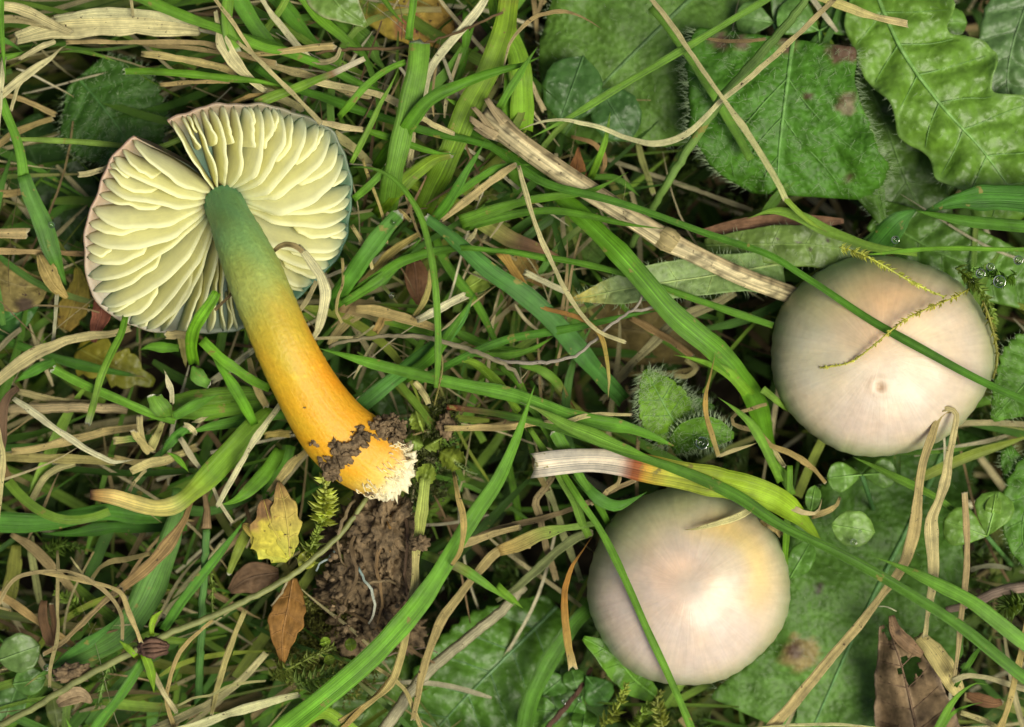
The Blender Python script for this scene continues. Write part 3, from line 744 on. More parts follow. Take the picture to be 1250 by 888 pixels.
# ================================================================ the two standing mushrooms
def standing(label, cx, cy, rx, ry, seed, colf, zt=.55, apex=(0, 0), pit=None, tilt=(0, 0), ridge=()):
    r = root('standing_mushroom', uniq(label), 'mushroom', tuple(P(cx, cy, -.4)), 'waxcap mushrooms')
    NR, NA = 84, 150; H = .95
    V, cc, UV = [], [], []
    def put(u, a, z, c):
        x = cx+rx*u*math.cos(a); y = cy-ry*u*math.sin(a); V.append(P(x, y, z)); cc.append(c); UV.append((a/6.283, u))
    rmax = 1.0
    for i in range(NR+1):
        tt = i/NR
        if tt < .78: ph = tt/.78*math.pi/2; u = math.sin(ph); h = math.cos(ph)**.85 if ph < math.pi/2 else 0
        else: q = (tt-.78)/.22; u = 1-.16*(1-math.cos(q*math.pi/2))-.06*q; h = -.20*math.sin(q*math.pi/2)
        for j in range(NA):
            a = 2*math.pi*j/NA
            wr = 1+.012*math.sin(a*3+seed)+.008*math.sin(a*7+seed*2)+.004*math.sin(a*41)*u**4
            uu = u*wr
            X, Y = uu*math.cos(a), uu*math.sin(a)
            z = zt-H+H*h
            z += tilt[0]*X+tilt[1]*Y
            z += .035*nz(X*1.6, Y*1.6, seed)+.012*nz(X*4, Y*4, seed)
            for (bx, by, br, bh) in ridge: z += bh*math.exp(-((X-bx)**2+(Y-by)**2)/br**2)
            if pit:
                d = math.hypot(X-pit[0], Y-pit[1]); z += -.028*math.exp(-(d/.028)**2)+.006*math.exp(-((d-.08)/.035)**2)
            c = colf(X, Y, uu if tt < .78 else 1.0+.2*(tt-.78)/.22, a)
            put(uu, a, z, c)
    b = np.arange(NR)[:, None]*NA; aa = np.arange(NA)[None, :]; a2 = (aa+1) % NA
    F = np.stack([b+aa, b+NA+aa, b+NA+a2, b+a2], -1).reshape(-1, 4)
    child('cap', mesh_np('cap', np.array(V), F, np.array(cc), np.array(UV), True, M_cap), r)
    # stem below the cap, and gills under it
    A = smooth([P(cx, cy, zt-.35), P(cx+6, cy+8, -1.2), P(cx-4, cy+16, -2.7)], 16)
    child('stem', tube_mesh('stem', A, [.26, .24, .3], [(0,(.35,.4,.1)),(.5,(.7,.45,.05)),(1,(.8,.45,.04))], M_stem, 16), r)
    for i in range(36):
        a = 2*math.pi*i/36; n = 8; Vg = []
        for s in np.linspace(.2, .8, n):
            for zz in (zt-H*.35-.45*s*s, zt-H*.98-.02+.12*(1-s)):
                Vg.append(P(cx+rx*s*math.cos(a), cy-ry*s*math.sin(a), zz))
        Vg = np.array(Vg); off = np.array([-math.sin(a), math.cos(a), 0])*.012
        F2 = [(2*k, 2*k+1, 2*k+3, 2*k+2) for k in range(n-1)]; m = len(Vg)
        F2 += [tuple(x+m for x in reversed(f)) for f in F2]
        child('gill', mesh_np('gill', np.vstack([Vg+off, Vg-off]), F2, np.tile((.75,.7,.4), (2*m, 1)), np.zeros((2*m, 2)), True, M_gill), r)
def mixc(*ws):
    c = np.zeros(3); return c
def gauss(X, Y, x, y, r, e=1): return math.exp(-(((X-x)**2+((Y-y)*e)**2)/r**2))
def ramp(v, a, b): return min(1, max(0, (v-a)/(b-a)))
def speck(c, X, Y, a, u):
    c = c*(1+.09*nz(X*5, Y*5, 1)+.05*nz(X*14, Y*14, 2)+.07*nz(a*60, u*4)*u+.05*nz(a*150, u*3)*u)
    h = nz(X*4, Y*4, 7); c = c*np.array((1+.05*h, 1, 1-.08*h))
    s = nz(X*26, Y*26, 3)
    if s > .9: c = c*np.array((.62, .52, .40))
    return c
def col_a(X, Y, u, a):
    c = np.array((.59,.48,.355)); n = nz(X*3, Y*3, 5)
    def mix(c, d, w): w = min(1, max(0, w)); return c*(1-w)+np.array(d)*w
    c = mix(c, (.62,.49,.41), .6*gauss(X, Y, -.1, -.55, .7))
    c = mix(c, (.58,.54,.36), .8*gauss(X, Y, -.62, .0, .42)+.25*n)
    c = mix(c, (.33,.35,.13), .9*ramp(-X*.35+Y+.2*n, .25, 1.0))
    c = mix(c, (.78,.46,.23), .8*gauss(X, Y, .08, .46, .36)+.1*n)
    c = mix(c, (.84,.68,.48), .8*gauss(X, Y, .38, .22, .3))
    c = mix(c, (.70,.50,.30), .35*gauss(X, Y, .0, .05, .35))
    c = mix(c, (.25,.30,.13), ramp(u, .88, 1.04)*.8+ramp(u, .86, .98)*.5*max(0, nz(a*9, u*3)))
    c = mix(c, (.30,.16,.07), gauss(X, Y, -.015, -.315, .022))
    c = mix(c, (.55,.38,.24), .6*gauss(X, Y, -.0, -.32, .09))
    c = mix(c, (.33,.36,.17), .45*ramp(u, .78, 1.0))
    return speck(c, X, Y, a, u)
def col_b(X, Y, u, a):
    c = np.array((.60,.48,.39)); n = nz(X*3, Y*3, 8)
    def mix(c, d, w): w = min(1, max(0, w)); return c*(1-w)+np.array(d)*w
    c = mix(c, (.62,.50,.42), .5*gauss(X, Y, .0, -.5, .6))
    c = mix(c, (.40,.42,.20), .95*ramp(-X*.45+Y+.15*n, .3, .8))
    c = mix(c, (.68,.50,.37), .7*gauss(X, Y, -.15, .35, .35))
    c = mix(c, (.80,.58,.17), .72*math.exp(-((math.hypot(X-.28, Y-.12)-.42)/.19)**2)*ramp(X*.9+Y*.6, .25, .7))
    c = mix(c, (.72,.55,.30), .4*ramp(X, .55, .95))
    c = mix(c, (.74,.64,.48), .75*gauss(X, Y, .3, .1, .27)+.1*n)  # soft pale highlight of the dome, painted into the skin colour
    c = mix(c, (.78,.52,.36), .35*math.exp(-((math.hypot(X-.0, Y-.0)-.22)/.12)**2))
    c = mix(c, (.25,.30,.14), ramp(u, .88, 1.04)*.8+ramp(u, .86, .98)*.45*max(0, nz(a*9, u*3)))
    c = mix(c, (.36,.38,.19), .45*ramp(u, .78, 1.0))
    return speck(c, X, Y, a, u)
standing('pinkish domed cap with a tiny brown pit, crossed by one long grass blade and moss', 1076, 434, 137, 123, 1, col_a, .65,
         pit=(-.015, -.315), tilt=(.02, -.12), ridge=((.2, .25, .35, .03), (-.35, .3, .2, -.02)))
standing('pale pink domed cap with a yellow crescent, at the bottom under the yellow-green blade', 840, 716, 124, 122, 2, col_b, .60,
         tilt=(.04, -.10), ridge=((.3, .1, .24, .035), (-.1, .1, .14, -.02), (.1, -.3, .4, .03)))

# ================================================================ soil lump below the stem
def lump():
    o = root('soil_lump', uniq('brown lump of soil with moss hanging below the torn stem base'), 'soil lump', tuple(P(450, 690, -.6)))
    for i, (x, y, z, r, sq) in enumerate([(455,655,-.15,.36,(1,1.2,.7)),(472,640,.0,.33,(.9,1.1,.8)),(440,700,-.2,.36,(1,1.1,.7)),(476,692,-.15,.32,(.8,1.3,.8)),(416,722,-.45,.27,(1.1,.8,.7)),(470,742,-.3,.30,(1,1,.7)),(445,765,-.55,.34,(1.2,.9,.7)),(425,660,-.7,.32,(1,1,.8)),(490,770,-.9,.25,(1,1,.8)),(412,775,-1.1,.26,(1.2,1,.7))]):
        me = blob_mesh('soil_piece', r, 5, .62, 2.2, i+3, sq)
        me.transform(__import__('mathutils').Matrix.Translation(Vector(P(x, y, z)))); child('soil_piece', me, o)
    mets = [blob_mesh('crumb', 1, 2, .5, 1.7, s+20) for s in range(4)]
    for i in range(170):
        a = random.random()*6.28; q = random.random()**.5
        x = 450+q*52*math.cos(a); y = 700+q*98*math.sin(a)
        c = link('crumb', random.choice(mets), o); c.location = Vector(P(x, y, random.uniform(-.3, .2)))-Vector(o.location)
        s = random.uniform(.012, .055); c.scale = (s, s*random.uniform(.7, 1.2), s*.8)
lump()
for i, (x, y, s) in enumerate([(511,662,8),(507,650,6),(515,672,6)]): pass

# ================================================================ broad leaves (lowest named layer)
GL = 'broad leaves under the grass'
leaf('big soft mid-green leaf filling the top centre between grass and hairy leaf', '', [(905,-60),(800,40),(730,110),(690,165)], [30,110,150,110,20], [30,120,140,100,25], [-1.3,-.9,-.9,-1.1], (.10,.25,.06), nv=5, side=False, bul=.05, group=GL, rib=7, across=26, hairs=500, ribcol=(.15,.28,.09), mat=M_leafhairy, seed=3, wob=.25)
round_leaf('dark round leaf lying on the big soft leaf, left of the crossing straws', '', 698, 108, 42, 250, [-.55,-.45,-.55], (.055,.17,.055), .85, rib=3)
round_leaf('second dark round leaf, just right of and below the first on the soft leaf', '', 752, 140, 36, 300, [-.65,-.55,-.7], (.05,.155,.055), .85, rib=2)
leaf('hairy mid-green leaf with a torn brown top edge and brown spots, upper right', '', [(968,48),(960,110),(952,175),(948,238)], [76,82,92,108,122,134,112], [118,124,122,117,106,84,30], [-.5,-.35,-.4,-.7], (.06,.215,.025), nv=4, bul=.10, group=GL, rib=6, across=30, hairs=1300, mat=M_leafhairy, ribcol=(.17,.36,.08), patch=((1030,58,20,(.12,.07,.04)),(1033,125,13,(.16,.12,.06)),(1036,132,9,(.3,.25,.15)),(962,55,12,(.14,.09,.05)),(880,50,11,(.16,.1,.06)),(986,118,5,(.08,.05,.02)),(1038,217,6,(.07,.06,.02)),(905,52,9,(.2,.14,.08))), wob=.2, seed=5, swp=.9, hlen=.13)
leaf('folded tail of the hairy leaf pointing down beside the dark wide blades', '', [(1045,120),(1062,190),(1080,276)], [3,12,10,2], [38,52,34,4], [-.55,-.6,-.75], (.075,.21,.03), nv=3, bul=.05, group=GL, rib=3, hairs=220, mat=M_leafhairy, name='broad_leaf')
leaf('bright lobed leaf running down to the right edge, upper right', '', [(1062,-25),(1100,60),(1150,130),(1200,185),(1255,262)], [44,66,84,60,84,92,58,86,60,80,50], [22,50,52,56,46,62,54,66,50,54,30], [-.7,-.5,-.45,-.5,-.6], (.125,.31,.05), nv=8, bul=.10, group=GL, rib=6, across=30, ribcol=(.22,.42,.1), wob=.35, seed=11, hairs=120, edgecol=(.2,.35,.08))
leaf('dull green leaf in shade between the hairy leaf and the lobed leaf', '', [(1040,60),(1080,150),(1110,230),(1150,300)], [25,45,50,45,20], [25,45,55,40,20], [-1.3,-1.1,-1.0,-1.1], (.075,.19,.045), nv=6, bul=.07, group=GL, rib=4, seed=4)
leaf('grey-green scalloped leaf in the top right corner', '', [(1262,-20),(1235,60),(1232,120),(1262,190)], [30,40,34,26,30,30], [28,44,40,28,32,16], [-.9,-.8,-.8,-.9], (.085,.20,.10), nv=7, bul=.09, group=GL, rib=3, seed=2)
leaf('pale grey-green folded leaf under the dead stick with a yellow tip', '', [(955,322),(860,338),(780,350),(700,366)], [40,26,22,20,16,2], [14,22,26,24,18,3], [-.5,-.1,.1,.0], [(0,(.16,.32,.16)),(.8,(.24,.40,.26)),(.95,(.42,.47,.2)),(1,(.5,.45,.2))], nv=6, bul=.035, curl=.18, group=GL, rib=3, hairs=420, mat=M_leafhairy, seed=8)
leaf('dotted pale leaf just above the right-hand mushroom cap', '', [(860,300),(940,298),(1000,300),(1065,312)], [8,18,24,22,12], [10,20,26,26,14], [-.6,-.35,-.3,-.5], (.15,.29,.10), nv=5, bul=.03, group=GL, rib=2, hairs=100, patch=((950,292,2.5,'k'),(975,296,2.5,'k'),(990,305,2.5,'k'),(1010,294,2.5,'k')), seed=1)
leaf('brown curled leaf edge tucked under the pale leaf beside the dead stick', '', [(850,286),(920,276),(990,272),(1030,270)], [4,10,12,10,3], [4,9,11,8,3], [-.7,-.5,-.5,-.6], (.22,.12,.075), nv=4, bul=.02, curl=.3, name='dead_leaf', group='dead leaves', mat=M_deadleaf, rib=0)
leaf('green leaf below the wide blades at the right edge above the cap', '', [(1068,262),(1130,300),(1200,330),(1270,350)], [20,38,46,40,30], [20,30,30,34,30], [-1.0,-.8,-.8,-.9], (.09,.24,.05), nv=7, bul=.09, group=GL, rib=4, seed=6)
leaf('huge green leaf with a brown spot spreading below the right-hand cap to the bottom edge', '', [(1165,520),(1120,620),(1050,760),(985,905)], [40,50,95,125,105,130], [50,95,130,110,90,130], [-1.5,-1.1,-.95,-1.1], [(0,(.05,.16,.035)),(.4,(.075,.215,.04)),(1,(.10,.26,.07))], nv=5, bul=.05, side=False, curl=.06, group=GL, rib=8, across=32, hairs=500, ribcol=(.15,.33,.1), mat=M_leafhairy, patch=((978,798,22,(.26,.2,.07)),(970,795,10,(.12,.07,.04)),(999,718,7,(.06,.05,.03)),(884,870,8,(.2,.22,.1))), wob=.25, seed=7)
leaf('serrated dark green hairy leaf behind the gilled cap, upper left', '', [(95,95),(125,130),(150,165),(178,215)], [45,72,70,50,4], [20,60,66,40,4], [-.9,-.75,-.8,-1.0], (.045,.15,.028), nv=7, bul=.06, teeth=.1, nt=20, group=GL, rib=4, across=24, hairs=900, mat=M_leafhairy, ribcol=(.09,.22,.05), seed=9)
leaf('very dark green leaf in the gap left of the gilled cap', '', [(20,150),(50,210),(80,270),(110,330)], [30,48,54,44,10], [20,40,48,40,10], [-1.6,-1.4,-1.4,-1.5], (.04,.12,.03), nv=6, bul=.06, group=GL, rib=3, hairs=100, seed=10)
leaf('clipped leaf tip hanging in from the top edge left of the yellow leaf', '', [(395,-30),(412,5),(446,31)], [28,36,22,3], [28,30,14,3], [-.2,-.05,-.1], (.15,.31,.10), nv=5, bul=.03, group=GL, rib=3, edgecol=(.5,.48,.28), seed=12)
leaf('yellow and brown decaying leaf at the top edge behind the wide blade', '', [(430,-15),(480,12),(530,32),(566,60)], [16,30,34,26,4], [16,30,34,26,4], [-.9,-.75,-.8,-.9], [(0,(.36,.32,.05)),(.5,(.42,.30,.06)),(1,(.33,.17,.06))], nv=7, bul=.05, name='dead_leaf', group='dead leaves', mat=M_deadleaf, rib=3, patch=((500,30,18,(.3,.13,.06)),(450,5,12,(.2,.3,.05))))
leaf('purplish brown withered leaf right of the yellow leaf at the top', '', [(560,20),(585,55),(592,95)], [8,20,16,2], [8,18,14,2], [-.8,-.7,-.9], (.12,.075,.05), nv=4, bul=.05, name='dead_leaf', group='dead leaves', mat=M_deadleaf, rib=2)
leaf('large blistered wet leaf at the bottom centre under the pale stalks', '', [(680,740),(620,800),(570,850),(520,905)], [20,66,80,70,30], [20,60,76,70,40], [-1.4,-1.1,-1.0,-1.1], (.07,.21,.035), nv=6, bul=.08, teeth=.08, nt=14, group=GL, rib=5, across=30, ribcol=(.16,.32,.12), seed=13)
leaf('mottled leaf at the bottom edge left of the blistered leaf', '', [(500,780),(470,830),(430,900)], [14,38,44,40], [14,38,44,40], [-1.4,-1.1,-1.0], (.09,.22,.05), nv=7, bul=.07, group=GL, rib=3, seed=14)
leaf('ovate hairy green leaf standing up in the centre above the red-stained blade', '', [(845,540),(820,510),(803,480),(787,452)], [8,30,36,32,22,3], [8,26,32,30,20,3], [-.6,-.1,.05,.0], (.13,.33,.035), nv=5, bul=.05, curl=.12, teeth=.12, nt=12, group=GL, rib=3, hairs=1100, hlen=.1, mat=M_leafhairy, ribcol=(.2,.38,.1), seed=15)
leaf('small folded hairy leaf holding water beside the ovate hairy leaf', '', [(820,548),(845,534),(868,530),(896,532)], [10,20,22,18,4], [8,14,16,14,4], [-.3,-.05,-.0,-.05], (.10,.28,.035), nv=4, bul=.03, curl=.35, group=GL, rib=2, hairs=600, hlen=.09, mat=M_leafhairy, seed=16)
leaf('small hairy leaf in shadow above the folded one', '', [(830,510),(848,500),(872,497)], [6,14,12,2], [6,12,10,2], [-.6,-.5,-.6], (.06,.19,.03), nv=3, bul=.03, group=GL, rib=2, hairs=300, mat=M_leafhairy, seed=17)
leaf('toothed green leaf entering from the right edge beside the right-hand cap', '', [(1290,430),(1255,465),(1232,490),(1212,513)], [40,52,44,26,4], [44,54,44,26,4], [-.5,-.35,-.3,-.4], (.085,.25,.04), nv=6, bul=.08, teeth=.14, nt=10, group=GL, rib=3, hairs=300, mat=M_leafhairy, seed=18)
leaf('hairy leaf at the right edge below the toothed leaf', '', [(1285,560),(1255,610),(1248,660),(1262,690)], [30,26,22,10], [30,34,24,10], [-.6,-.5,-.5,-.6], (.075,.23,.035), nv=5, bul=.07, teeth=.1, nt=8, group=GL, rib=3, hairs=200, mat=M_leafhairy, seed=19)
leaf('hairy leaf strip at the right edge directly under the toothed leaf', '', [(1228,545),(1240,575),(1256,600)], [6,14,14,6], [6,14,14,6], [-.7,-.6,-.6], (.07,.22,.04), nv=4, bul=.04, group=GL, rib=2, hairs=120, mat=M_leafhairy, seed=20)
leaf('small bright ribbed leaf poking out left of the lower mushroom cap', '', [(800,850),(775,830),(748,800),(712,779)], [10,20,22,16,3], [8,16,17,12,3], [-.9,-.6,-.4,-.35], (.10,.29,.035), nv=4, bul=.02, curl=.15, group=GL, rib=4, seed=21)
leaf('brown dead leaf with a hole and ragged horns, bottom right', '', [(1125,920),(1112,860),(1098,805),(1082,762)], [62,50,44,36,24,9], [58,52,46,36,24,9], [-.5,-.2,-.05,.05], (.20,.135,.08), nv=6, bul=.08, name='dead_leaf', group='dead leaves', mat=M_deadleaf, rib=4, across=34, wob=.7, curl=.08, seed=22, hole=[(1111,816,13,17),(1078,740,10,8),(1086,768,8,12)], ribcol=(.2,.13,.08), edgecol=(.3,.22,.15))
leaf('narrow curled horn of brown leaf above the hole, bottom right', '', [(1088,752),(1094,772),(1112,790),(1126,800)], [4,8,9,4], [3,7,8,4], [.1,.15,.12,.0], (.2,.125,.075), nv=3, bul=.03, name='dead_leaf', group='dead leaves', mat=M_deadleaf, rib=0, curl=.4, patch=((1096,772,4,'k'),))
leaf('yellow three-lobed leaf with brown tips below the stem base', '', [(352,680),(342,660),(330,638),(322,610)], [8,28,36,20,5], [8,26,32,20,5], [.1,.2,.25,.2], [(0,(.45,.42,.06)),(.6,(.50,.42,.06)),(1,(.28,.15,.05))], nv=4, bul=.03, teeth=.3, nt=4, name='lobed_leaf', group='withered lobed leaves', mat=M_deadleaf, rib=2, patch=((326,612,22,(.25,.14,.06)),(302,640,14,(.3,.18,.06))))
leaf('leftmost pointed lobe of the yellow three-lobed leaf cluster under the stem', '', [(352,684),(335,668),(318,655),(296,640)], [6,20,24,12,2], [6,20,22,12,2], [.05,.15,.2,.15], [(0,(.45,.46,.07)),(.6,(.52,.48,.08)),(1,(.35,.22,.07))], nv=4, bul=.03, teeth=.3, nt=4, name='lobed_leaf', group='withered lobed leaves', mat=M_deadleaf, rib=2)
leaf('upright brown-topped lobe beside the yellow three-lobed leaf', '', [(354,680),(352,650),(348,620),(340,588)], [5,18,24,15,2], [4,14,18,12,2], [.12,.22,.28,.22], [(0,(.45,.44,.07)),(.5,(.42,.33,.08)),(1,(.27,.15,.07))], nv=4, bul=.03, teeth=.25, nt=4, name='lobed_leaf', group='withered lobed leaves', mat=M_deadleaf, rib=2)
leaf('rusty brown pointed leaf hanging left of the soil lump', '', [(358,706),(352,740),(345,775),(345,812)], [5,20,24,14,2], [5,16,22,12,2], [-.1,.05,.1,.0], (.25,.125,.035), nv=5, bul=.04, teeth=.12, nt=5, name='lobed_leaf', group='withered lobed leaves', mat=M_deadleaf, rib=2, seed=23)
leaf('dull reddish brown leaf left of the yellow lobed leaf, partly in shade', '', [(340,700),(320,702),(300,708),(280,722)], [8,18,22,14,4], [6,14,18,12,4], [-.5,-.4,-.4,-.5], (.15,.09,.055), nv=4, bul=.05, name='lobed_leaf', group='withered lobed leaves', mat=M_deadleaf, rib=2)
leaf('yellowing lobed leaf flat in the gap under the gilled cap', '', [(95,425),(120,438),(150,452),(188,468)], [14,34,18,30,14,6], [14,34,18,26,14,6], [-1.1,-1.0,-1.0,-1.1], [(0,(.26,.27,.04)),(1,(.2,.27,.05))], nv=4, bul=.03, teeth=.25, nt=5, name='lobed_leaf', group='withered lobed leaves', mat=M_leaf, rib=2, seed=24)
leaf('ochre lobed leaf left of the gilled cap beside the red leaf', '', [(78,402),(90,372),(96,348),(94,326)], [10,17,18,10,3], [10,17,20,12,3], [-1.0,-.9,-.9,-1.0], [(0,(.26,.17,.04)),(1,(.33,.28,.05))], nv=4, bul=.03, teeth=.2, nt=5, name='lobed_leaf', group='withered lobed leaves', mat=M_deadleaf, rib=2)
leaf('small reddish folded leaf touching the lower left rim of the gilled cap', '', [(114,418),(118,400),(124,382),(122,360)], [3,9,12,6], [3,8,12,6], [-.4,-.2,-.15,-.3], (.20,.07,.045), nv=3, bul=.02, curl=.2, name='dead_leaf', group='dead leaves', mat=M_deadleaf, rib=1.5)
leaf('papery ochre crumpled leaf on the dark blade left of the cap', '', [(47,310),(56,330),(66,348),(82,364)], [3,11,12,8,2], [3,8,9,7,2], [-.1,.0,.0,-.1], (.36,.27,.10), nv=7, bul=.05, curl=.3, name='dead_leaf', group='dead leaves', mat=M_deadleaf, rib=2)
leaf('faded olive brown leaf at the left edge beside the papery one', '', [(-20,330),(10,345),(35,350),(60,345)], [20,24,22,16,4], [24,36,34,26,4], [-.5,-.4,-.4,-.5], (.19,.15,.055), nv=5, bul=.06, name='dead_leaf', group='dead leaves', mat=M_deadleaf, rib=2, patch=((30,375,12,'k'),))
leaf('dark green leaf at the left edge under the olive brown one', '', [(-10,400),(15,388),(38,372),(52,360)], [12,20,20,10,3], [12,20,18,10,3], [-.8,-.7,-.7,-.8], (.05,.19,.05), nv=4, bul=.03, group=GL, rib=2)
leaf('brown pointed leaf tip under the dead stick, right of the grass tuft', '', [(704,228),(704,214),(705,200),(706,180)], [10,12,10,5,1], [10,12,10,5,1], [-.8,-.6,-.5,-.5], (.27,.12,.045), nv=3, bul=.02, name='dead_leaf', group='dead leaves', mat=M_deadleaf, rib=1.5)
leaf('blotched olive leaf low beneath the dead stick', '', [(655,262),(680,275),(705,290),(735,318)], [14,26,30,24,6], [14,26,30,24,6], [-1.2,-1.1,-1.1,-1.2], [(0,(.2,.22,.05)),(1,(.12,.24,.05))], nv=5, bul=.06, group=GL, rib=2, seed=25, mat=M_deadleaf)
leaf('brown pleated dead leaf wedged between blades right of the stem', '', [(505,318),(508,338),(510,358),(516,378)], [8,15,13,8,3], [8,14,13,8,3], [-.6,-.5,-.5,-.7], (.17,.085,.045), nv=2, bul=.02, name='dead_leaf', group='dead leaves', mat=M_deadleaf, rib=1.5)
leaf('broad brownish yellow leaf deep in the hollow at the centre', '', [(700,400),(760,402),(820,412),(870,440)], [30,42,46,36,10], [26,36,40,30,10], [-1.7,-1.6,-1.6,-1.8], (.16,.12,.045), nv=6, bul=.06, name='dead_leaf', group='dead leaves', mat=M_deadleaf, rib=3, seed=26)
leaf('ochre green leaf edge in the tangle right of the wide blade', '', [(600,270),(625,300),(645,330),(668,350)], [8,16,18,12,4], [8,14,14,10,4], [-.8,-.7,-.7,-.8], [(0,(.16,.25,.05)),(.6,(.30,.2,.06)),(1,(.2,.12,.05))], nv=5, bul=.04, name='dead_leaf', group='dead leaves', mat=M_deadleaf, rib=2)
leaf('small crinkled pale green leaf right of the vertical thin blade', '', [(566,355),(582,345),(598,336),(614,352)], [4,12,12,8,2], [4,12,14,8,2], [-.4,-.3,-.3,-.4], (.2,.34,.08), nv=4, bul=.04, curl=.2, group=GL, rib=2)
leaf('shiny dark leaf fragment in the hollow right of the lower stem', '', [(430,455),(455,470),(480,500),(500,520)], [14,22,22,14,4], [14,22,22,14,4], [-1.3,-1.2,-1.2,-1.3], (.07,.2,.04), nv=5, bul=.05, group=GL, rib=2)
leaf('scrap of papery brown leaf at the lower left beside the dark speck', '', [(70,860),(86,852),(100,850),(112,858)], [4,10,12,8,2], [4,8,9,7,2], [-.1,.0,.0,-.1], (.33,.24,.15), nv=4, bul=.05, curl=.2, name='dead_leaf', group='dead leaves', mat=M_deadleaf, rib=0)
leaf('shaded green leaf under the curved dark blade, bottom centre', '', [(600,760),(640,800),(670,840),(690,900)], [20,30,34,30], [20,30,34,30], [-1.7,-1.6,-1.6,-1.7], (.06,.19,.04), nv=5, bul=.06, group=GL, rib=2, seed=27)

# small round leaves and clovers
trefoil('clover leaf with two round leaflets just under the right-hand cap', 1052, 580, 21, -.45, [185, 5, 270][:2], (.12,.30,.08))
round_leaf('oval pale leaf cupping a water drop below the clover under the right-hand cap', 'L', 330, 170, 27, -10, [-.15,-.1,-.15], (.17,.37,.12), .82)
round_leaf('long dark oval leaf close to the right side of the lower cap', 'L', 140, 282, 26, 60, [-.5,-.4,-.5], (.09,.26,.055), .62)
round_leaf('narrow leaflet behind a cream strip between the two caps', 'L', 185, 60, 16, 80, [-.3,-.2,-.3], (.12,.3,.08), .6)
trefoil('clover leaf standing on the grass near the right edge', 1205, 655, 28, -.2, [160, 75], (.13,.31,.07), stalk_to=(1235,690))
round_leaf('upright tooth-shaped leaflet at the right edge beside the clover', 'L', 835, 100, 20, 80, [-.3,-.1,-.2], (.16,.35,.09), .5)
trefoil('clover leaf at the top edge between the crossing straws', 1000, 38, 28, -.7, [150, 30, 270], (.10,.27,.08))
trefoil('dull clover leaf at the top edge left of the crossing straws', 945, 28, 24, -.8, [170, 60], (.10,.25,.09))
trefoil('small clover leaf in the dark gap near the top right', 1140, 28, 20, -.9, [120, 0, 250], (.09,.24,.045))
trefoil('tiny clover leaf in the dark gap below the first, near the top right', 1160, 46, 14, -1.0, [90, 330, 210], (.08,.22,.05))
round_leaf('grey-green round leaf at the left edge near the bottom', 'I', 70, 620, 27, 20, [-.1,-.05,-.1], (.11,.23,.10), .88)
round_leaf('smaller green leaf below the grey-green round leaf, lower left', 'I', 105, 722, 20, 10, [-.3,-.25,-.3], (.10,.26,.08), .85)
round_leaf('dark oval leaf at the left bottom corner edge', 'I', 40, 800, 30, 70, [-.7,-.6,-.7], (.07,.19,.07), .6)
round_leaf('narrow grey leaf standing at the bottom left corner', 'I', 200, 830, 22, 100, [-.7,-.6,-.7], (.14,.22,.10), .5)
for i, (lab, x, y, r, c) in enumerate([('upper left one of the small round leaves left of the brown runner, bottom centre', 675, 838, 17, (.06,.19,.045)), ('upper right one of the small round leaves by the brown runner, bottom centre', 702, 832, 16, (.07,.21,.05)), ('lower left small round leaf near the bottom edge under the lower cap', 665, 868, 19, (.08,.24,.05)), ('round leaf with a bead of dew near the bottom edge, left of the moss', 704, 862, 15, (.07,.22,.05)), ('round leaf at the bottom edge right of the brown runner', 728, 842, 21, (.06,.2,.05)), ('bottommost small round leaf beside the curved dark blade', 650, 884, 16, (.09,.26,.06)), ('round leaf half under the moss sprigs at the bottom', 712, 884, 18, (.08,.23,.05))]):
    round_leaf(lab, '', x, y, r, 40+67*i, [-.95+.03*i, -.9+.03*i, -.95], c, .9, 'obo')
round_leaf('small green leaf with blunt tip low at the bottom left of the lower cap', 'K', 100, 560, 26, 30, [-1.4,-1.3,-1.4], (.04,.13,.03), .9)

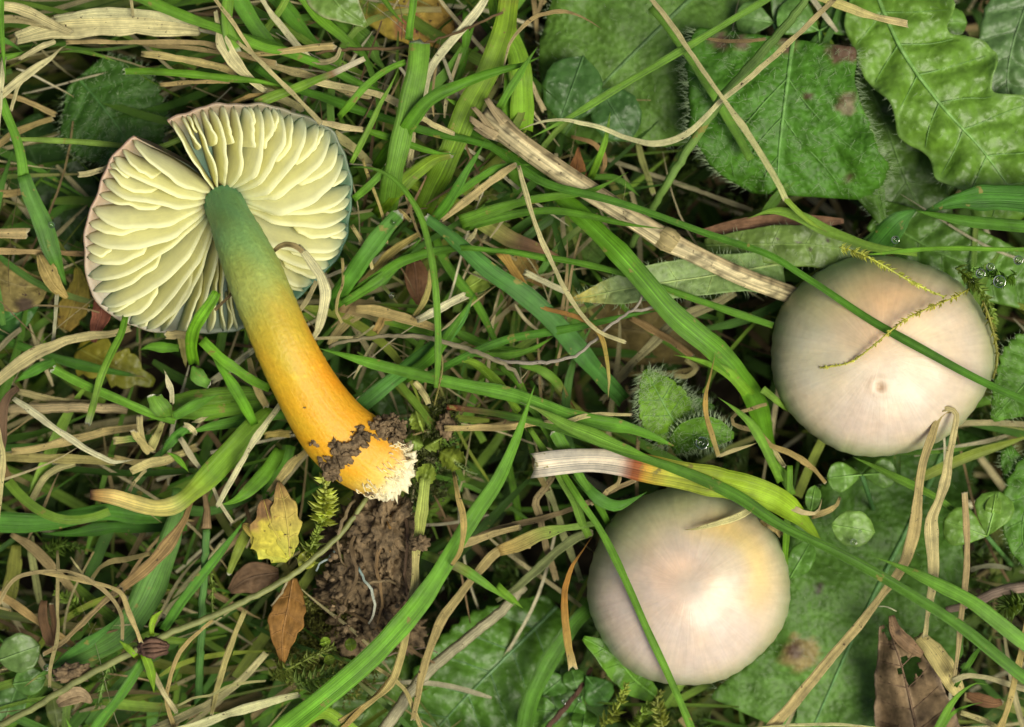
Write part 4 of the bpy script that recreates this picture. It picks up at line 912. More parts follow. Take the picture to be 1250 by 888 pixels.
# ================================================================ dead stick and twigs
def dead_stick():
    ctr = [(592,143,34,20),(606,152,30,24),(630,172,25,28),(680,208,25,30),(740,247,24,32),(790,278,25,32),(815,293,28,30),(840,306,23,25),(900,335,22,5),(955,356,21,-25),(1000,372,20,-50)]
    q = smooth(ctr, 90); Cn = np.array([P(x, y, z/100) for x, y, w, z in q]); rad = np.array([pw(w, z/100)/2 for x, y, w, z in q])
    T, Sd, N = frames(Cn); K = 28; n = len(Cn)
    V = np.zeros((n, K, 3)); cc = np.zeros((n, K, 3)); UV = np.zeros((n, K, 2))
    for i in range(n):
        for j in range(K):
            a = 2*math.pi*j/K
            f = nz(math.cos(a)*3.2, math.sin(a)*3.2, i*.03)
            rr = rad[i]*(1+.16*f+.05*nz(math.cos(a)*9, math.sin(a)*9, i*.05))
            if i < 9: rr *= 1+.12*(9-i)/9*math.sin(a*4+1)
            p = Cn[i]+Sd[i]*math.cos(a)*rr+N[i]*math.sin(a)*rr*.7
            if i == 0: p = p-T[i]*.09*abs(nz(a*2.1, 3))
            V[i, j] = p
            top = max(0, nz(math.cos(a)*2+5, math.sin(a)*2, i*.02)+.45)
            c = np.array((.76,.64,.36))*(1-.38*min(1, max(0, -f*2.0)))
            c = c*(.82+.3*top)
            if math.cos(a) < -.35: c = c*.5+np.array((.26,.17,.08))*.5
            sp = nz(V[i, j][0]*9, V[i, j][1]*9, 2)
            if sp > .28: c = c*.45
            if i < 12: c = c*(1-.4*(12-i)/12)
            cc[i, j] = c; UV[i, j] = (j/K, i*.035)
    V = V.reshape(-1, 3); a_ = np.arange(K)[None, :]; a2 = (a_+1) % K; b = np.arange(n-1)[:, None]*K
    F = [tuple(f) for f in np.stack([b+a_, b+K+a_, b+K+a2, b+a2], -1).reshape(-1, 4)]
    s0 = len(V); ring = Cn[3]+(V[:K]-Cn[0])*.45; V = np.vstack([V, ring]); F += [(j, (j+1) % K, s0+(j+1) % K, s0+j) for j in range(K)]
    F.append(tuple(range(s0, s0+K))); F.append(tuple(range((n-1)*K+K-1, (n-1)*K-1, -1)))
    cc = np.vstack([cc.reshape(-1, 3), np.tile((.10,.06,.035), (K, 1))]); UV = np.vstack([UV.reshape(-1, 2), np.zeros((K, 2))])
    r = root('dead_stick', uniq('thick dead tan stalk with frayed hollow end slanting from centre to right-hand cap'), 'dead stalk', tuple(Cn[0]))
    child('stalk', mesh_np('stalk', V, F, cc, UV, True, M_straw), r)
    for k, (pts, w) in enumerate([([(614,152),(603,138),(593,122)], 13), ([(606,168),(590,158),(574,146)], 12), ([(600,160),(588,143),(578,132)], 9), ([(612,160),(600,150),(588,150)], 8), ([(618,166),(598,166),(580,156)], 8)]):
        A = smooth([P(x, y, .38-.03*k) for x, y in pts], 12)
        v, f, u, kk = ribbon_data(A, np.linspace(pw(w), pw(w)*.6, 13), .6, .3*(k-2), .04, 4, 0, .6)
        child('frayed_end', mesh_np('frayed_end', v, f, np.repeat(stops([(0,(.58,.46,.25)),(1,(.40,.31,.18))], np.linspace(0, 1, 13)), kk, 0), u, True, M_straw), r)
    A = smooth([P(806,286,.31), P(815,292,.33), P(824,298,.31)], 8)
    child('node', tube_mesh('node', A, [.118,.145,.118], 's2', M_straw, 16, .72, .06), r)
dead_stick()
stalk('pale grey twig with small forked tip arching across the middle', '', [(402,424),(415,419),(452,412),(499,410),(546,418),(594,435),(625,452),(636,468)], [5,5,6,7,6,5], [.35,.5,.6,.55,.3], 's4', name='dry_twig', cat='twig', group='dry twigs', rough=.16)
stalk('thin pale twig rising to a fork below the folded grey-green leaf', '', [(590,434),(620,442),(665,443),(700,436),(715,425),(740,402),(762,385),(775,377),(783,366),(786,359)], [4,5,4,4,3], [.2,.35,.4,.45,.5], (.5,.44,.35), name='dry_twig', cat='twig', group='dry twigs', rough=.16)
stalk('short side branch of the forked twig pointing right', '', [(770,380),(788,378),(804,374),(814,370),(818,363)], [4,4,3], [.42,.45,.5], (.5,.44,.35), name='dry_twig', cat='twig', group='dry twigs', rough=.16)
stalk('thin dark brown twig near the top crossing behind the wide cut blade', '', [(385,66),(411,61),(460,60),(499,57),(540,46),(573,34),(614,14)], [4,4,3,3], [.15,.25,.2,.3], 's3', name='dry_twig', cat='twig', group='dry twigs')
stalk('greyish brown stick end at the right edge below the clover', '', [(1154,746),(1175,741),(1200,731),(1225,722),(1260,716)], [8,13,14,14,12], [-.4,-.3,-.3,-.4], (.33,.24,.18), name='dry_twig', cat='twig', group='dry twigs', rough=.1)
stalk('long hairy pale green runner crossing the lower left to the soil lump', '', [(0,886),(45,862),(84,838),(120,818),(152,801),(180,786),(210,772),(264,750),(310,728),(361,699),(390,675),(411,657),(432,632),(447,608)], [8,8,8,9,8,8,7,6], [-.05,.15,.25,.3,.3,.25,.15], (.30,.32,.12), name='creeping_runner', cat='runner', group='creeping runners', mat=M_moss)
stalk('thick pale flattened stalk going down left from the blistered leaf', '', [(640,715),(612,745),(573,777),(545,800),(519,824),(495,852),(472,886)], [12,13,14,15,15], [-.6,-.4,-.2,-.1], (.45,.41,.25), group='round stalks in the turf')
stalk('green round grass stem crossing the hairy leaf from the top edge down left', '', [(984,0),(957,34),(930,64),(905,93),(883,118),(858,155),(836,189),(812,228),(789,267),(770,300)], [9,10,12,12,11,10,9], [.5,.55,.55,.4,.1,-.5], (.20,.34,.07), name='grass_stem', cat='grass stem', mat=M_grass, group='grass stems')
stalk('vertical green jointed stem in the lower left with a pale node on top', '', [(252,645),(250,690),(248,723),(245,790),(242,858)], [10,9,10,10,10], [.1,.05,-.1,-.4], (.11,.27,.05), name='grass_stem', cat='grass stem', mat=M_grass, group='grass stems')
stalk('brown dried sheath above the node of the vertical jointed stem', '', [(248,600),(252,625),(252,646)], [6,8,13], [.0,.05,.12], (.33,.22,.11), group='round stalks in the turf')
stalk('pale horizontal stalk under the roots at the left, below the gilled cap', '', [(10,499),(60,498),(110,498),(155,500)], [13,14,13,12], [-.5,-.4,-.4,-.5], (.48,.38,.2))
stalk('brownish red runner twig at the bottom, left of the moss tuft', '', [(668,890),(688,866),(708,842),(722,815)], [7,7,5], [-.7,-.7,-1.0], (.14,.075,.05), name='dry_twig', cat='twig', group='dry twigs', rough=.2)
stalk('thin red-tipped green stem entering the moss right of the stem base', '', [(546,497),(560,498),(590,502),(630,511)], [7,6,7,8], [-.05,-.1,-.2,-.4], [(0,'r'),(.12,'r'),(.25,(.10,.25,.04)),(1,(.10,.25,.04))], name='grass_stem', cat='grass stem', mat=M_grass, group='grass stems')
stalk('dark curly rootlet hanging between soil lump and pale stalk', '', [(470,802),(490,796),(508,792),(524,792),(534,798)], [2,2,1.5], [-.2,-.2,-.2], (.3,.22,.16), name='rootlet', cat='root', group='fine roots', k=5)
for k_, (lab_, pts_) in enumerate([('brown root strand down the middle of the soil lump', [(462,615),(468,650),(460,690),(466,730),(458,770)]), ('orange brown root strand at the right of the soil lump', [(470,625),(478,655),(474,690)]), ('brown root looping over the left side of the soil lump', [(440,640),(428,668),(436,700),(424,730),(410,760)]), ('dark brown root along the right edge of the soil lump', [(485,610),(498,650),(494,700),(500,750)]), ('fine brown root crossing the lower soil lump', [(425,705),(450,712),(475,708),(497,722)]), ('tan root arching at the top left of the soil lump', [(432,610),(420,632),(412,660),(418,690)])]):
    stalk(lab_, '', pts_, [4,5,3.5,2.5], [.05,.24,.2,-.05], [(.30,.19,.09),(.42,.24,.08),(.22,.15,.08),(.16,.10,.06),(.3,.22,.12),(.36,.27,.15)][k_], name='rootlet', cat='root', group='fine roots', rough=.15)
stalk('blue-white rootlet curling down the front of the soil lump', '', [(438,692),(444,706),(453,720),(457,738),(455,752),(450,762)], [3,3.5,4,3.5,2.5], [.2,.3,.3,.2], [(0,(.3,.45,.45)),(.4,(.6,.65,.55)),(1,(.68,.64,.5))], name='rootlet', cat='root', group='fine roots')
stalk('thin blue-white rootlet left of the soil lump near the yellow lobes', '', [(408,672),(400,682),(390,688),(387,697)], [2.5,2.5,2], [.0,.05,.0], (.5,.6,.6), name='rootlet', cat='root', group='fine roots')
stalk('cream rootlet dangling along the rusty brown leaf', '', [(352,706),(346,720),(338,732),(332,740)], [3,3,2], [.1,.15,.1], (.5,.42,.25), name='rootlet', cat='root', group='fine roots')

# ================================================================ traced grass blades and straws
for k_, o_ in dict(M=(420,0), N=(420,200), O=(0,400), Q=(180,400), R=(560,440)).items(): CROP[k_] = (*o_, 4.0375)
B = blade; Y = straw
# --- long blades, top layer
B('long thin dark blade crossing over the right-hand cap from the centre', '', [(560,150),(600,180),(660,222),(740,242),(830,275),(930,307),(985,341),(1075,398),(1166,449),(1250,489)], [9,10,10,8,8,9,10,10,10], [-.1,.3,.62,.62,.5,.5,.76,.60,.2], (.06,.20,.025), 'cut', 'cut', fold=.5)
B('long dark blade running under the red-stained blade past both caps to the right edge', '', [(551,497),(620,506),(688,526),(760,550),(823,572),(900,606),(960,645),(1075,702),(1160,758),(1250,825)], [7,9,11,13,14,12,13,14,15,15], [-.1,.3,.5,.6,.72,.78,.7,.6,.55,.4], [(0,(.22,.05,.03)),(.08,(.07,.2,.03)),(1,(.065,.20,.03))], 'cut', 'cut', fold=.5)
B('fresh blade from the stem to the centre, ending in a point by the hairy leaf', '', [(384,424),(450,444),(513,457),(570,471),(630,485),(700,508),(770,524),(822,545)], [6,13,14,15,17,17,17,16], [.5,.5,.45,.45,.42,.4,.35,.25], (.095,.28,.05), 'tip', 'tip', fold=.35)
B('pale tipped blade joining the long dark blade above the red-stained one', '', [(633,492),(660,502),(690,517),(722,530),(755,545),(800,562)], [4,12,16,18,15,8], [.5,.55,.6,.62,.62,.6], [(0,(.4,.48,.3)),(.2,(.14,.32,.08)),(1,(.10,.28,.04))], 'tip', 'tip', fold=.4)
B('broad blade with a bleached white end, rust-red band and yellow-green rest touching the lower cap', '', [(655,567),(685,563),(720,562),(755,566),(800,575),(850,583),(900,594),(950,612),(985,640),(1010,675)], [28,31,31,32,35,37,36,30,20,8], [.35,.42,.45,.5,.55,.62,.6,.45,.1,-.3], [(0,(.60,.52,.40)),(.04,(.76,.70,.60)),(.26,(.74,.66,.54)),(.30,(.30,.09,.03)),(.335,(.33,.10,.02)),(.35,(.55,.38,.04)),(.42,(.42,.45,.05)),(.6,(.25,.42,.045)),(1,(.2,.4,.05))], 'jag', 'tip', fold=.15, wav=.04)
B('wide folded blade sweeping from the dead stick down to the right of centre', '', [(648,205),(668,226),(700,255),(737,292),(782,340),(823,385),(866,424),(898,457),(925,500),(938,545)], [12,20,24,24,26,28,30,28,26,22], [.0,.2,.4,.55,.55,.5,.4,.15,-.3,-.8], (.085,.255,.025), 'tip', 'cut', fold=.35, roll=[.1,.1,.35,.2])
B('wide blue-green cut blade slanting down right from the tangle', 'N', [(410,275),(500,340),(600,425),(720,530),(850,620),(969,720),(1110,860),(1240,1010),(1370,1160)], [13,17,22,24,24,24,22,18], [.55,.5,.4,.25,.0,-.5], (.05,.185,.065), 'jag', 'cut', fold=.5)
B('broad ribbed upright blade with a clipped white top, top centre', 'M', [(372,208),(360,330),(335,450),(305,580),(272,740),(238,900),(215,1040)], [25,26,25,25,25,22], [.55,.6,.6,.6,.5,.3,-.2], (.115,.285,.07), 'jag', 'cut', fold=.12)
B('wide yellow-green blade with an orange-brown margin at the top edge, behind the frayed stick', 'M', [(815,-10),(790,130),(745,260),(700,370),(625,520),(560,680),(490,830),(440,920),(390,1030)], [17,24,27,28,28,28,27,22], [.15,.15,.2,.2,.1,.0,-.3], [(0,(.42,.22,.06)),(.12,(.28,.28,.06)),(.25,(.15,.29,.03)),(1,(.12,.27,.025))], 'cut', 'cut', fold=.3)
B('arching blade looping over the ribbed upright blade toward the top right', 'M', [(969,275),(880,315),(780,345),(680,380),(560,430),(470,465),(400,510),(340,580),(280,665),(210,750),(160,830)], [9,11,12,12,14,16,17,17,16,13], [.3,.5,.6,.7,.72,.7,.6,.3,.0], (.08,.245,.025), 'tip', 'cut', fold=.3)
B('arched thin blade falling straight down past the middle, right of the stem', '', [(428,206),(445,205),(467,210),(489,226),(510,259),(522,297),(531,340),(535,385),(535,430),(531,474)], [4,7,7,7,8,9,9,9,8,6], [.3,.6,.8,.85,.9,.95,.9,.85,.7], (.12,.31,.065), 'tip', 'cut', fold=.3)
B('long straight blade crossing the big soft leaf from lower left to top right', '', [(647,168),(721,128),(775,96),(829,63),(890,27),(935,0)], [6,9,9,9,8,7], [.35,.5,.6,.65,.6], (.125,.30,.08), 'tip', 'cut', fold=.4)
B('bright blade curving across the lower cap from above the red-stained blade', '', [(677,560),(694,588),(712,616),(731,645),(753,688),(775,733),(792,770),(809,808),(828,855),(842,888)], [7,8,9,9,9,9,9,9], [.2,.4,.42,.50,.56,.52,.35,.1,.0], (.115,.30,.06), 'cut', 'cut', fold=.5)
B('pale jointed blade passing left of the bright blade by the lower cap', 'R', [(350,335),(400,410),(460,500),(520,610),(570,700),(600,790),(640,870)], [6,9,10,11,10,9], [.1,.2,.25,.3,.2,.0], (.14,.31,.085), 'cut', 'cut', fold=.3)
B('long broad bright blade rising from the bottom edge to a point at the centre', '', [(350,888),(395,852),(452,804),(487,766),(513,733),(540,694),(560,662),(583,625),(605,590),(625,545),(640,508),(654,471)], [26,26,26,27,28,25,22,20,18,15,11,6], [.3,.4,.5,.52,.5,.5,.5,.52,.55,.6,.62], (.11,.32,.045), 'cut', 'tip', fold=.3)
B('side blade branching right from the broad bright blade with an olive base', 'J', [(610,262),(690,290),(760,320),(850,380),(947,450)], [12,13,12,10,6], [.2,.25,.2,.1], [(0,(.1,.28,.05)),(.3,(.25,.22,.08)),(.5,(.10,.28,.04)),(1,(.13,.33,.05))], 'cut', 'tip')
B('bright blade with a pointed tip crossing the two tan straws at the lower right', 'L', [(390,265),(470,292),(560,332),(660,385),(760,440),(850,508),(947,582)], [4,11,15,18,18,17,16], [.5,.6,.65,.6,.5], (.12,.32,.075), 'tip', 'cut', fold=.35)
B('bright sprout blade with a point, right of the dark hollow', 'G', [(596,428),(660,440),(740,462),(800,490),(850,540),(900,600),(945,680)], [5,9,12,14,15,14,10], [.35,.35,.3,.1,-.4,-.9], (.14,.34,.05), 'tip', 'cut')
B('narrow blade with bright tip beside the bent orange strip', 'G', [(757,576),(810,615),(870,670),(910,730),(947,800),(985,880)], [4,9,11,12,11,9], [.45,.45,.4,.3,.1], (.14,.34,.07), 'tip', 'cut')
B('thin green blade low behind the wide folded blade, going to the right-hand cap', 'G', [(0,45),(200,80),(400,130),(560,180),(700,230),(820,275),(960,320)], [6,8,7,8,9,9], [.1,.2,.15,.05,.0,-.1], (.075,.22,.035), 'cut', 'cut')
B('dark blade lying across the middle under the forked twig', 'G', [(-330,520),(-160,430),(0,372),(200,332),(400,290),(580,262)], [9,10,10,10,7,4], [-.1,.1,.2,.25,.2], (.06,.21,.035), 'cut', 'tip')
B('short pointed blade below the dark middle blade', 'G', [(-120,420),(0,425),(80,408),(140,378),(182,348)], [7,9,9,7,4], [.0,.1,.1,.0], (.09,.25,.04), 'cut', 'tip')
B('hooked blade with an orange-brown withered tip under the pointed blade', 'R', [(300,20),(390,45),(460,90),(510,150),(545,200),(575,240)], [7,10,12,12,9,6], [-.1,-.1,-.15,-.3], [(0,(.08,.22,.03)),(.6,(.1,.24,.03)),(.8,(.36,.22,.07)),(1,(.3,.13,.05))], 'cut', 'tip')
B('upper of two flat blades under the dead stick head', 'C', [(-170,800),(-60,760),(60,730),(180,712),(300,690),(437,620)], [16,14,11,9,8,5], [.1,.2,.3,.4,.4], (.095,.26,.035), 'cut', 'tip')
B('lower of two flat blades under the dead stick head', 'C', [(-150,815),(0,778),(140,765),(280,778),(420,805),(565,828)], [12,11,9,8,7,4], [.05,.2,.45,.55,.55], (.085,.25,.03), 'cut', 'tip')
B('short upright blade tip standing above the dead stick', 'C', [(300,640),(330,570),(355,500),(372,405)], [8,8,7,6], [-.2,.1,.2,.3], (.14,.34,.05), 'cut', 'tip')
B('curled blade in the gap below the big soft leaf', 'C', [(300,640),(370,640),(420,660),(478,712)], [6,8,9,6], [-.4,-.3,-.4], (.08,.23,.04), 'cut', 'tip')
B('wide dark blade entering from the right edge above the right-hand cap', 'D', [(590,762),(680,730),(790,718),(947,722)], [28,30,32,33], [-.1,-.05,.0,.05], (.045,.18,.035), 'tip', 'cut', fold=.25)
B('lower edge blade beneath the wide dark one at the right edge', 'D', [(560,760),(640,780),(760,806),(947,818)], [14,16,15,12], [.1,.1,.12,.1], (.08,.25,.045), 'tip', 'cut')
B('wide bent base of the dark blades behind the tail of the hairy leaf', 'D', [(560,760),(510,790),(460,840),(400,910)], [22,30,30,26], [.0,-.1,-.3], (.05,.19,.055), 'tip', 'cut')
B('clipped pale green blade with a white cut slanting toward the right-hand cap', 'D', [(-60,790),(40,765),(140,790),(220,828),(310,858),(400,890),(560,920)], [5,13,15,14,11,9,7], [.2,.25,.25,.2,.1], (.15,.32,.08), 'tip', 'cut')
B('thin blade along the top rim of the right-hand cap', 'H', [(330,60),(420,56),(520,48),(700,42),(947,40)], [5,6,6,5,5], [.5,.6,.6,.5], (.12,.32,.05), 'tip', 'cut')
B('narrow blade hugging the lower rim of the right-hand cap', 'H', [(330,792),(400,822),(470,860),(540,895),(640,950),(720,1010)], [6,12,12,10,8,6], [-.4,-.3,-.3,-.4], (.12,.3,.06), 'tip', 'cut')
B('short pale blade tip touching the left rim of the right-hand cap', 'H', [(0,548),(40,580),(95,632)], [9,8,6], [.1,.0,-.3], (.16,.33,.1), 'cut', 'tip')
B('small pointed blade left of the clover, between the caps', 'H', [(0,740),(40,800),(80,870),(110,930)], [12,12,12,9], [.0,.0,-.1], (.12,.3,.05), 'cut', 'cut')
B('upright green stem blade right of the lower cap', 'L', [(100,-60),(100,20),(95,120),(86,240),(80,310)], [7,8,8,8,7], [.1,.1,.0,-.3], (.11,.29,.03), 'cut', 'cut', fold=.7)
B('curved dark blade sweeping from the lower cap down to the bottom edge', 'K', [(400,330),(320,430),(250,500),(200,570),(150,650),(110,730),(80,800),(60,888)], [16,18,20,21,21,20,19], [-.9,-.7,-.6,-.5,-.4], (.07,.22,.03), 'cut', 'cut')
B('hooked small blade at the bottom right beside the dead leaf', 'L', [(815,735),(770,728),(720,760),(680,810),(640,888)], [4,8,10,9,8], [.1,.15,.1,.0], (.13,.33,.06), 'tip', 'cut')
B('second hooked blade just inside the first at the bottom right', 'L', [(800,800),(740,815),(690,840),(650,888)], [4,7,8,8], [.0,.05,.0], (.11,.3,.05), 'tip', 'cut')
B('thin dark blade rising from the hooked blades to the right', 'L', [(820,570),(780,610),(740,670),(700,740)], [5,7,7,5], [-.1,.0,.0], (.08,.24,.04), 'tip', 'cut')
B('green blade tip at the left edge of the dark hollow, left of the lower cap', 'K', [(-40,380),(10,420),(55,458)], [12,9,5], [.1,.1,.0], (.14,.34,.05), 'cut', 'tip')
B('blade curling under the white-ended blade beside the lower cap', 'R', [(560,555),(620,610),(690,680),(770,715),(850,690),(925,650)], [8,12,15,15,13,5], [.0,.1,.1,.0], (.07,.23,.06), 'cut', 'tip')
# --- around the gilled mushroom
B('grey-green thin cut blade pointing at the split of the gilled cap from the left', 'A', [(40,503),(110,505),(200,512),(330,518),(450,525),(560,533),(650,505)], [5,7,7,7,7,7], [.3,.2,.1,.0,-.05], (.17,.32,.13), 'jag', 'cut')
B('green cut blade lying over the serrated leaf toward the top of the gilled cap', 'A', [(445,262),(560,260),(700,266),(820,282),(947,300),(1060,330)], [8,9,9,9,8,6], [.6,.6,.6,.55,.4], (.10,.27,.035), 'jag', 'tip')
B('green blade with a stub end entering at the top left edge', 'A', [(470,-20),(560,15),(640,45),(720,75),(800,105),(880,145),(960,178),(1040,190)], [11,13,14,13,12,12,10], [.5,.6,.65,.6,.5], (.10,.27,.035), 'cut', 'cut')
B('vertical blade at the top edge with pale clipped end', 'A', [(828,-20),(822,60),(830,120),(848,180)], [13,14,14,16], [.7,.7,.65,.6], (.12,.29,.05), 'cut', 'jag')
B('wide dark blade at the top edge right of the clipped one', 'A', [(850,-20),(890,50),(930,110),(990,180)], [18,20,20,16], [.2,.2,.15,.0], (.07,.22,.03), 'cut', 'cut')
B('upper part of the bent green stem at the left edge', 'A', [(-5,340),(20,410),(55,490),(78,560),(92,640)], [10,11,12,12,14], [.3,.35,.3,.2], (.10,.28,.05), 'cut', 'cut', fold=.6)
B('lower wider part of the bent green stem, with a drop on it', 'A', [(85,640),(110,710),(145,780),(170,840),(190,900),(240,1030)], [17,20,22,24,26,24], [.25,.2,.1,.0,-.3], (.075,.22,.075), 'cut', 'tip', fold=.5)
B('short blade tip at the far left below the straw bundle', 'A', [(0,140),(50,165),(95,200)], [10,12,6], [.1,.1,.0], (.07,.22,.06), 'cut', 'tip')
B('small green blade at the left edge above the bent stem', 'A', [(-10,215),(40,205),(100,185),(120,160)], [12,14,10,6], [.3,.3,.2], (.11,.28,.06), 'cut', 'tip')
B('vertical green tip at the very top left corner', 'A', [(5,-30),(5,40),(8,95)], [9,9,6], [.7,.7,.6], (.10,.28,.04), 'cut', 'tip')
B('thin curved blade in the dark above the serrated leaf', 'A', [(200,190),(280,183),(360,200),(430,228)], [4,5,5,3], [-.4,-.3,-.4], (.09,.22,.05), 'tip', 'tip')
B('long cut blade lying over the yellowing leaf, pointing to the upper left', 'O', [(262,200),(340,240),(440,290),(560,345),(680,400),(790,445),(860,460)], [10,11,11,11,11,10,8], [.45,.45,.45,.4,.3], (.105,.29,.045), 'jag', 'cut', fold=.5)
B('steep cut blade crossing over the long one below the gilled cap', 'O', [(620,-60),(595,30),(545,130),(495,250),(465,370),(438,470)], [8,9,9,9,9,8], [.2,.35,.55,.55,.45], [(0,(.105,.3,.04)),(.9,(.16,.32,.09)),(1,(.5,.45,.3))], 'cut', 'jag', fold=.5)
B('short rounded blade tip left under the straw arch', 'O', [(68,275),(130,235),(200,195),(270,165)], [5,13,14,8], [-.3,-.3,-.3], (.07,.24,.045), 'tip', 'cut')
B('short blunt blade under the rim of the gilled cap', 'O', [(688,112),(740,95),(810,98),(880,100)], [6,12,12,10], [.0,.0,-.1], (.09,.27,.035), 'tip', 'cut')
B('dark blade running from the left edge under the two crossed blades', 'O', [(-10,50),(90,90),(200,130),(350,170),(550,215),(720,250)], [7,8,10,12,12,8], [-.5,-.6,-.7,-.8], (.05,.17,.035), 'cut', 'tip')
B('thick bright blade standing in front of the lower gills', 'E', [(705,455),(695,390),(705,330),(735,275),(765,230),(783,195)], [13,14,15,15,14,11], [.3,.6,.8,.95,1.0,1.0], (.13,.36,.03), 'cut', 'cut', fold=.6)
B('bright folded blade from its stub end down to the stem', 'Q', [(272,62),(320,110),(380,165),(450,215),(520,262),(600,300)], [13,13,13,13,12,9], [.6,.6,.55,.5,.35], (.12,.33,.04), 'cut', 'cut', fold=.6)
B('fork of the bright folded blade hanging straight down', 'Q', [(300,110),(345,170),(390,230),(440,310),(490,400),(530,480)], [8,12,14,15,14,10], [.5,.5,.45,.35,.2], (.10,.3,.03), 'tip', 'cut', fold=.4)
B('broad green blade folding into a yellow withered tip pointing left', '', [(330,500),(307,527),(281,556),(258,580),(235,600),(214,615),(190,619),(165,614),(138,607),(112,605)], [18,26,29,28,27,20,20,21,19,12], [.0,.1,.15,.2,.25,.35,.35,.35,.3], [(0,(.12,.27,.03)),(.4,(.14,.32,.03)),(.56,(.26,.40,.06)),(.64,(.56,.52,.14)),(.88,(.68,.56,.20)),(.97,(.5,.3,.08)),(1,(.12,.05,.03))], 'cut', 'cut', fold=.3)
B('flat green blade, upper of the pair from the root tangle to the stem', 'Q', [(130,370),(250,345),(400,330),(560,325)], [18,20,20,18], [-.1,-.15,-.2], (.11,.27,.03), 'cut', 'cut', fold=.15)
B('flat green blade, lower of the pair from the root tangle to the stem', 'Q', [(0,460),(140,425),(300,410),(450,395),(600,385)], [10,18,20,20,16], [-.15,-.15,-.2], (.10,.26,.025), 'tip', 'cut', fold=.2)
B('narrow green blade under the flat pair', 'Q', [(190,520),(300,490),(420,470),(560,440),(680,430)], [12,14,14,14,10], [-.1,-.1,-.2,-.3], (.085,.26,.055), 'tip', 'cut')
B('jagged clipped stub standing left of the root tangle', 'Q', [(30,330),(50,370),(80,410),(120,455)], [16,24,24,12], [.55,.5,.4,.2], (.11,.27,.07), 'jag', 'tip', fold=.3)
B('jagged clipped stub below the thick bright blade', 'Q', [(222,190),(240,225),(270,260),(310,285)], [20,22,16,8], [.3,.3,.3,.3], (.10,.26,.08), 'tip', 'jag', fold=.3)
B('tiny bright blade curving down from the root tangle', 'O', [(820,615),(860,635),(895,670),(930,715)], [6,8,8,5], [.2,.2,.1], (.13,.36,.04), 'tip', 'tip')
B('blade between the root tangle and the wide stub', 'Q', [(130,440),(190,405),(260,370),(355,330)], [10,13,12,5], [.15,.1,.1], (.09,.27,.05), 'cut', 'tip')
B('dark folded blade just below the root tangle', 'Q', [(60,640),(110,570),(160,520),(200,490)], [8,13,13,9], [.0,.0,.0], (.07,.24,.06), 'tip', 'cut')
# --- centre tangle
B('green blade at the top edge standing behind the clipped wide blade', 'M', [(350,-30),(340,50),(328,120),(318,200)], [9,9,9,9], [.4,.45,.45], (.10,.28,.03), 'cut', 'cut', fold=.5)
B('thin blade at the top crossing the yellow leaf', 'M', [(190,-20),(230,40),(270,90),(310,130)], [7,8,8,5], [.0,.0,-.1], (.11,.27,.04), 'cut', 'tip')
B('curving blade right of the white straw at the top', 'M', [(600,60),(600,180),(590,290),(565,370),(530,430)], [7,8,9,9,6], [-.1,-.1,-.2,-.3], (.08,.24,.03), 'cut', 'cut')
B('ribbed vertical blade right of the wide yellow-green blade', 'M', [(740,-30),(790,120),(850,250),(870,350),(875,460),(870,640)], [16,20,24,26,28,28], [-.2,-.1,.0,.0,-.2], (.16,.36,.045), 'cut', 'cut', fold=.15)
B('second vertical ribbed blade alongside the first, under the stick head', 'M', [(790,330),(800,450),(805,560),(820,700),(850,860),(890,1000)], [14,16,18,18,16,16], [-.2,-.2,-.3,-.5], (.11,.31,.03), 'tip', 'cut', fold=.2)
B('short thin blade tip leaning right, above the stick head', 'M', [(770,530),(810,450),(860,370),(910,290),(955,228)], [10,10,9,7,4], [.4,.5,.6,.6], (.10,.28,.05), 'cut', 'tip')
B('bright little blade tip between arching blade and stick head', 'M', [(497,482),(540,505),(600,545),(660,585)], [6,8,8,6], [.1,.1,.0], (.13,.34,.04), 'tip', 'cut')
B('thin straight blade left of the clipped wide blade, crossing the straws', 'M', [(300,310),(240,330),(170,370),(100,430),(50,490),(-20,575)], [8,8,9,9,9,8], [.5,.55,.6,.6,.5], (.11,.30,.045), 'cut', 'cut')
B('thin pale blade slanting down left beside the clipped wide blade', 'M', [(268,335),(230,420),(180,510),(130,620),(80,720),(40,800)], [4,6,6,7,7,6], [.5,.55,.55,.5,.4], (.15,.33,.09), 'tip', 'cut')
B('dark long blade low across the tangle toward the dead stick', 'M', [(-440,330),(-300,410),(-100,480),(60,545),(250,600),(450,655),(640,700),(800,760),(969,850)], [9,10,11,10,10,9,9,9], [-.1,.0,.0,.1,.1,.1], (.055,.19,.02), 'cut', 'cut')
B('blade whose base turns cream, from the gilled cap into the tangle', 'M', [(90,640),(180,665),(280,695),(380,730),(470,755),(560,760)], [7,9,9,9,8,5], [.4,.4,.4,.3], [(0,(.4,.3,.12)),(.06,(.1,.28,.03)),(1,(.08,.25,.03))], 'cut', 'tip')
B('olive blade with a ragged brown-edged end, left of the wide yellow-green blade', 'M', [(525,762),(450,780),(380,830),(310,890),(250,960),(160,1060)], [7,14,18,20,18,14], [.1,.15,.15,.1,-.2], [(0,(.45,.36,.1)),(.1,(.15,.28,.03)),(1,(.11,.25,.02))], 'jag', 'cut')
B('thin pointed blade lying over the base of the clipped wide blade', 'M', [(295,742),(240,800),(190,850),(120,920),(50,980)], [4,8,9,10,9], [.35,.35,.3,.2], (.11,.3,.06), 'tip', 'cut')
B('straight blade from the stick head down left into the tangle', 'M', [(700,685),(660,760),(610,840),(560,930),(500,1020),(440,1085)], [6,8,9,11,12,12], [.4,.45,.4,.3,.1], (.08,.26,.05), 'tip', 'cut')
B('curved blade joining the straight one under the stick head', 'N', [(920,10),(830,10),(740,30),(650,80),(580,130),(530,170)], [7,10,11,10,9,7], [.2,.25,.25,.2], (.09,.27,.045), 'tip', 'cut')
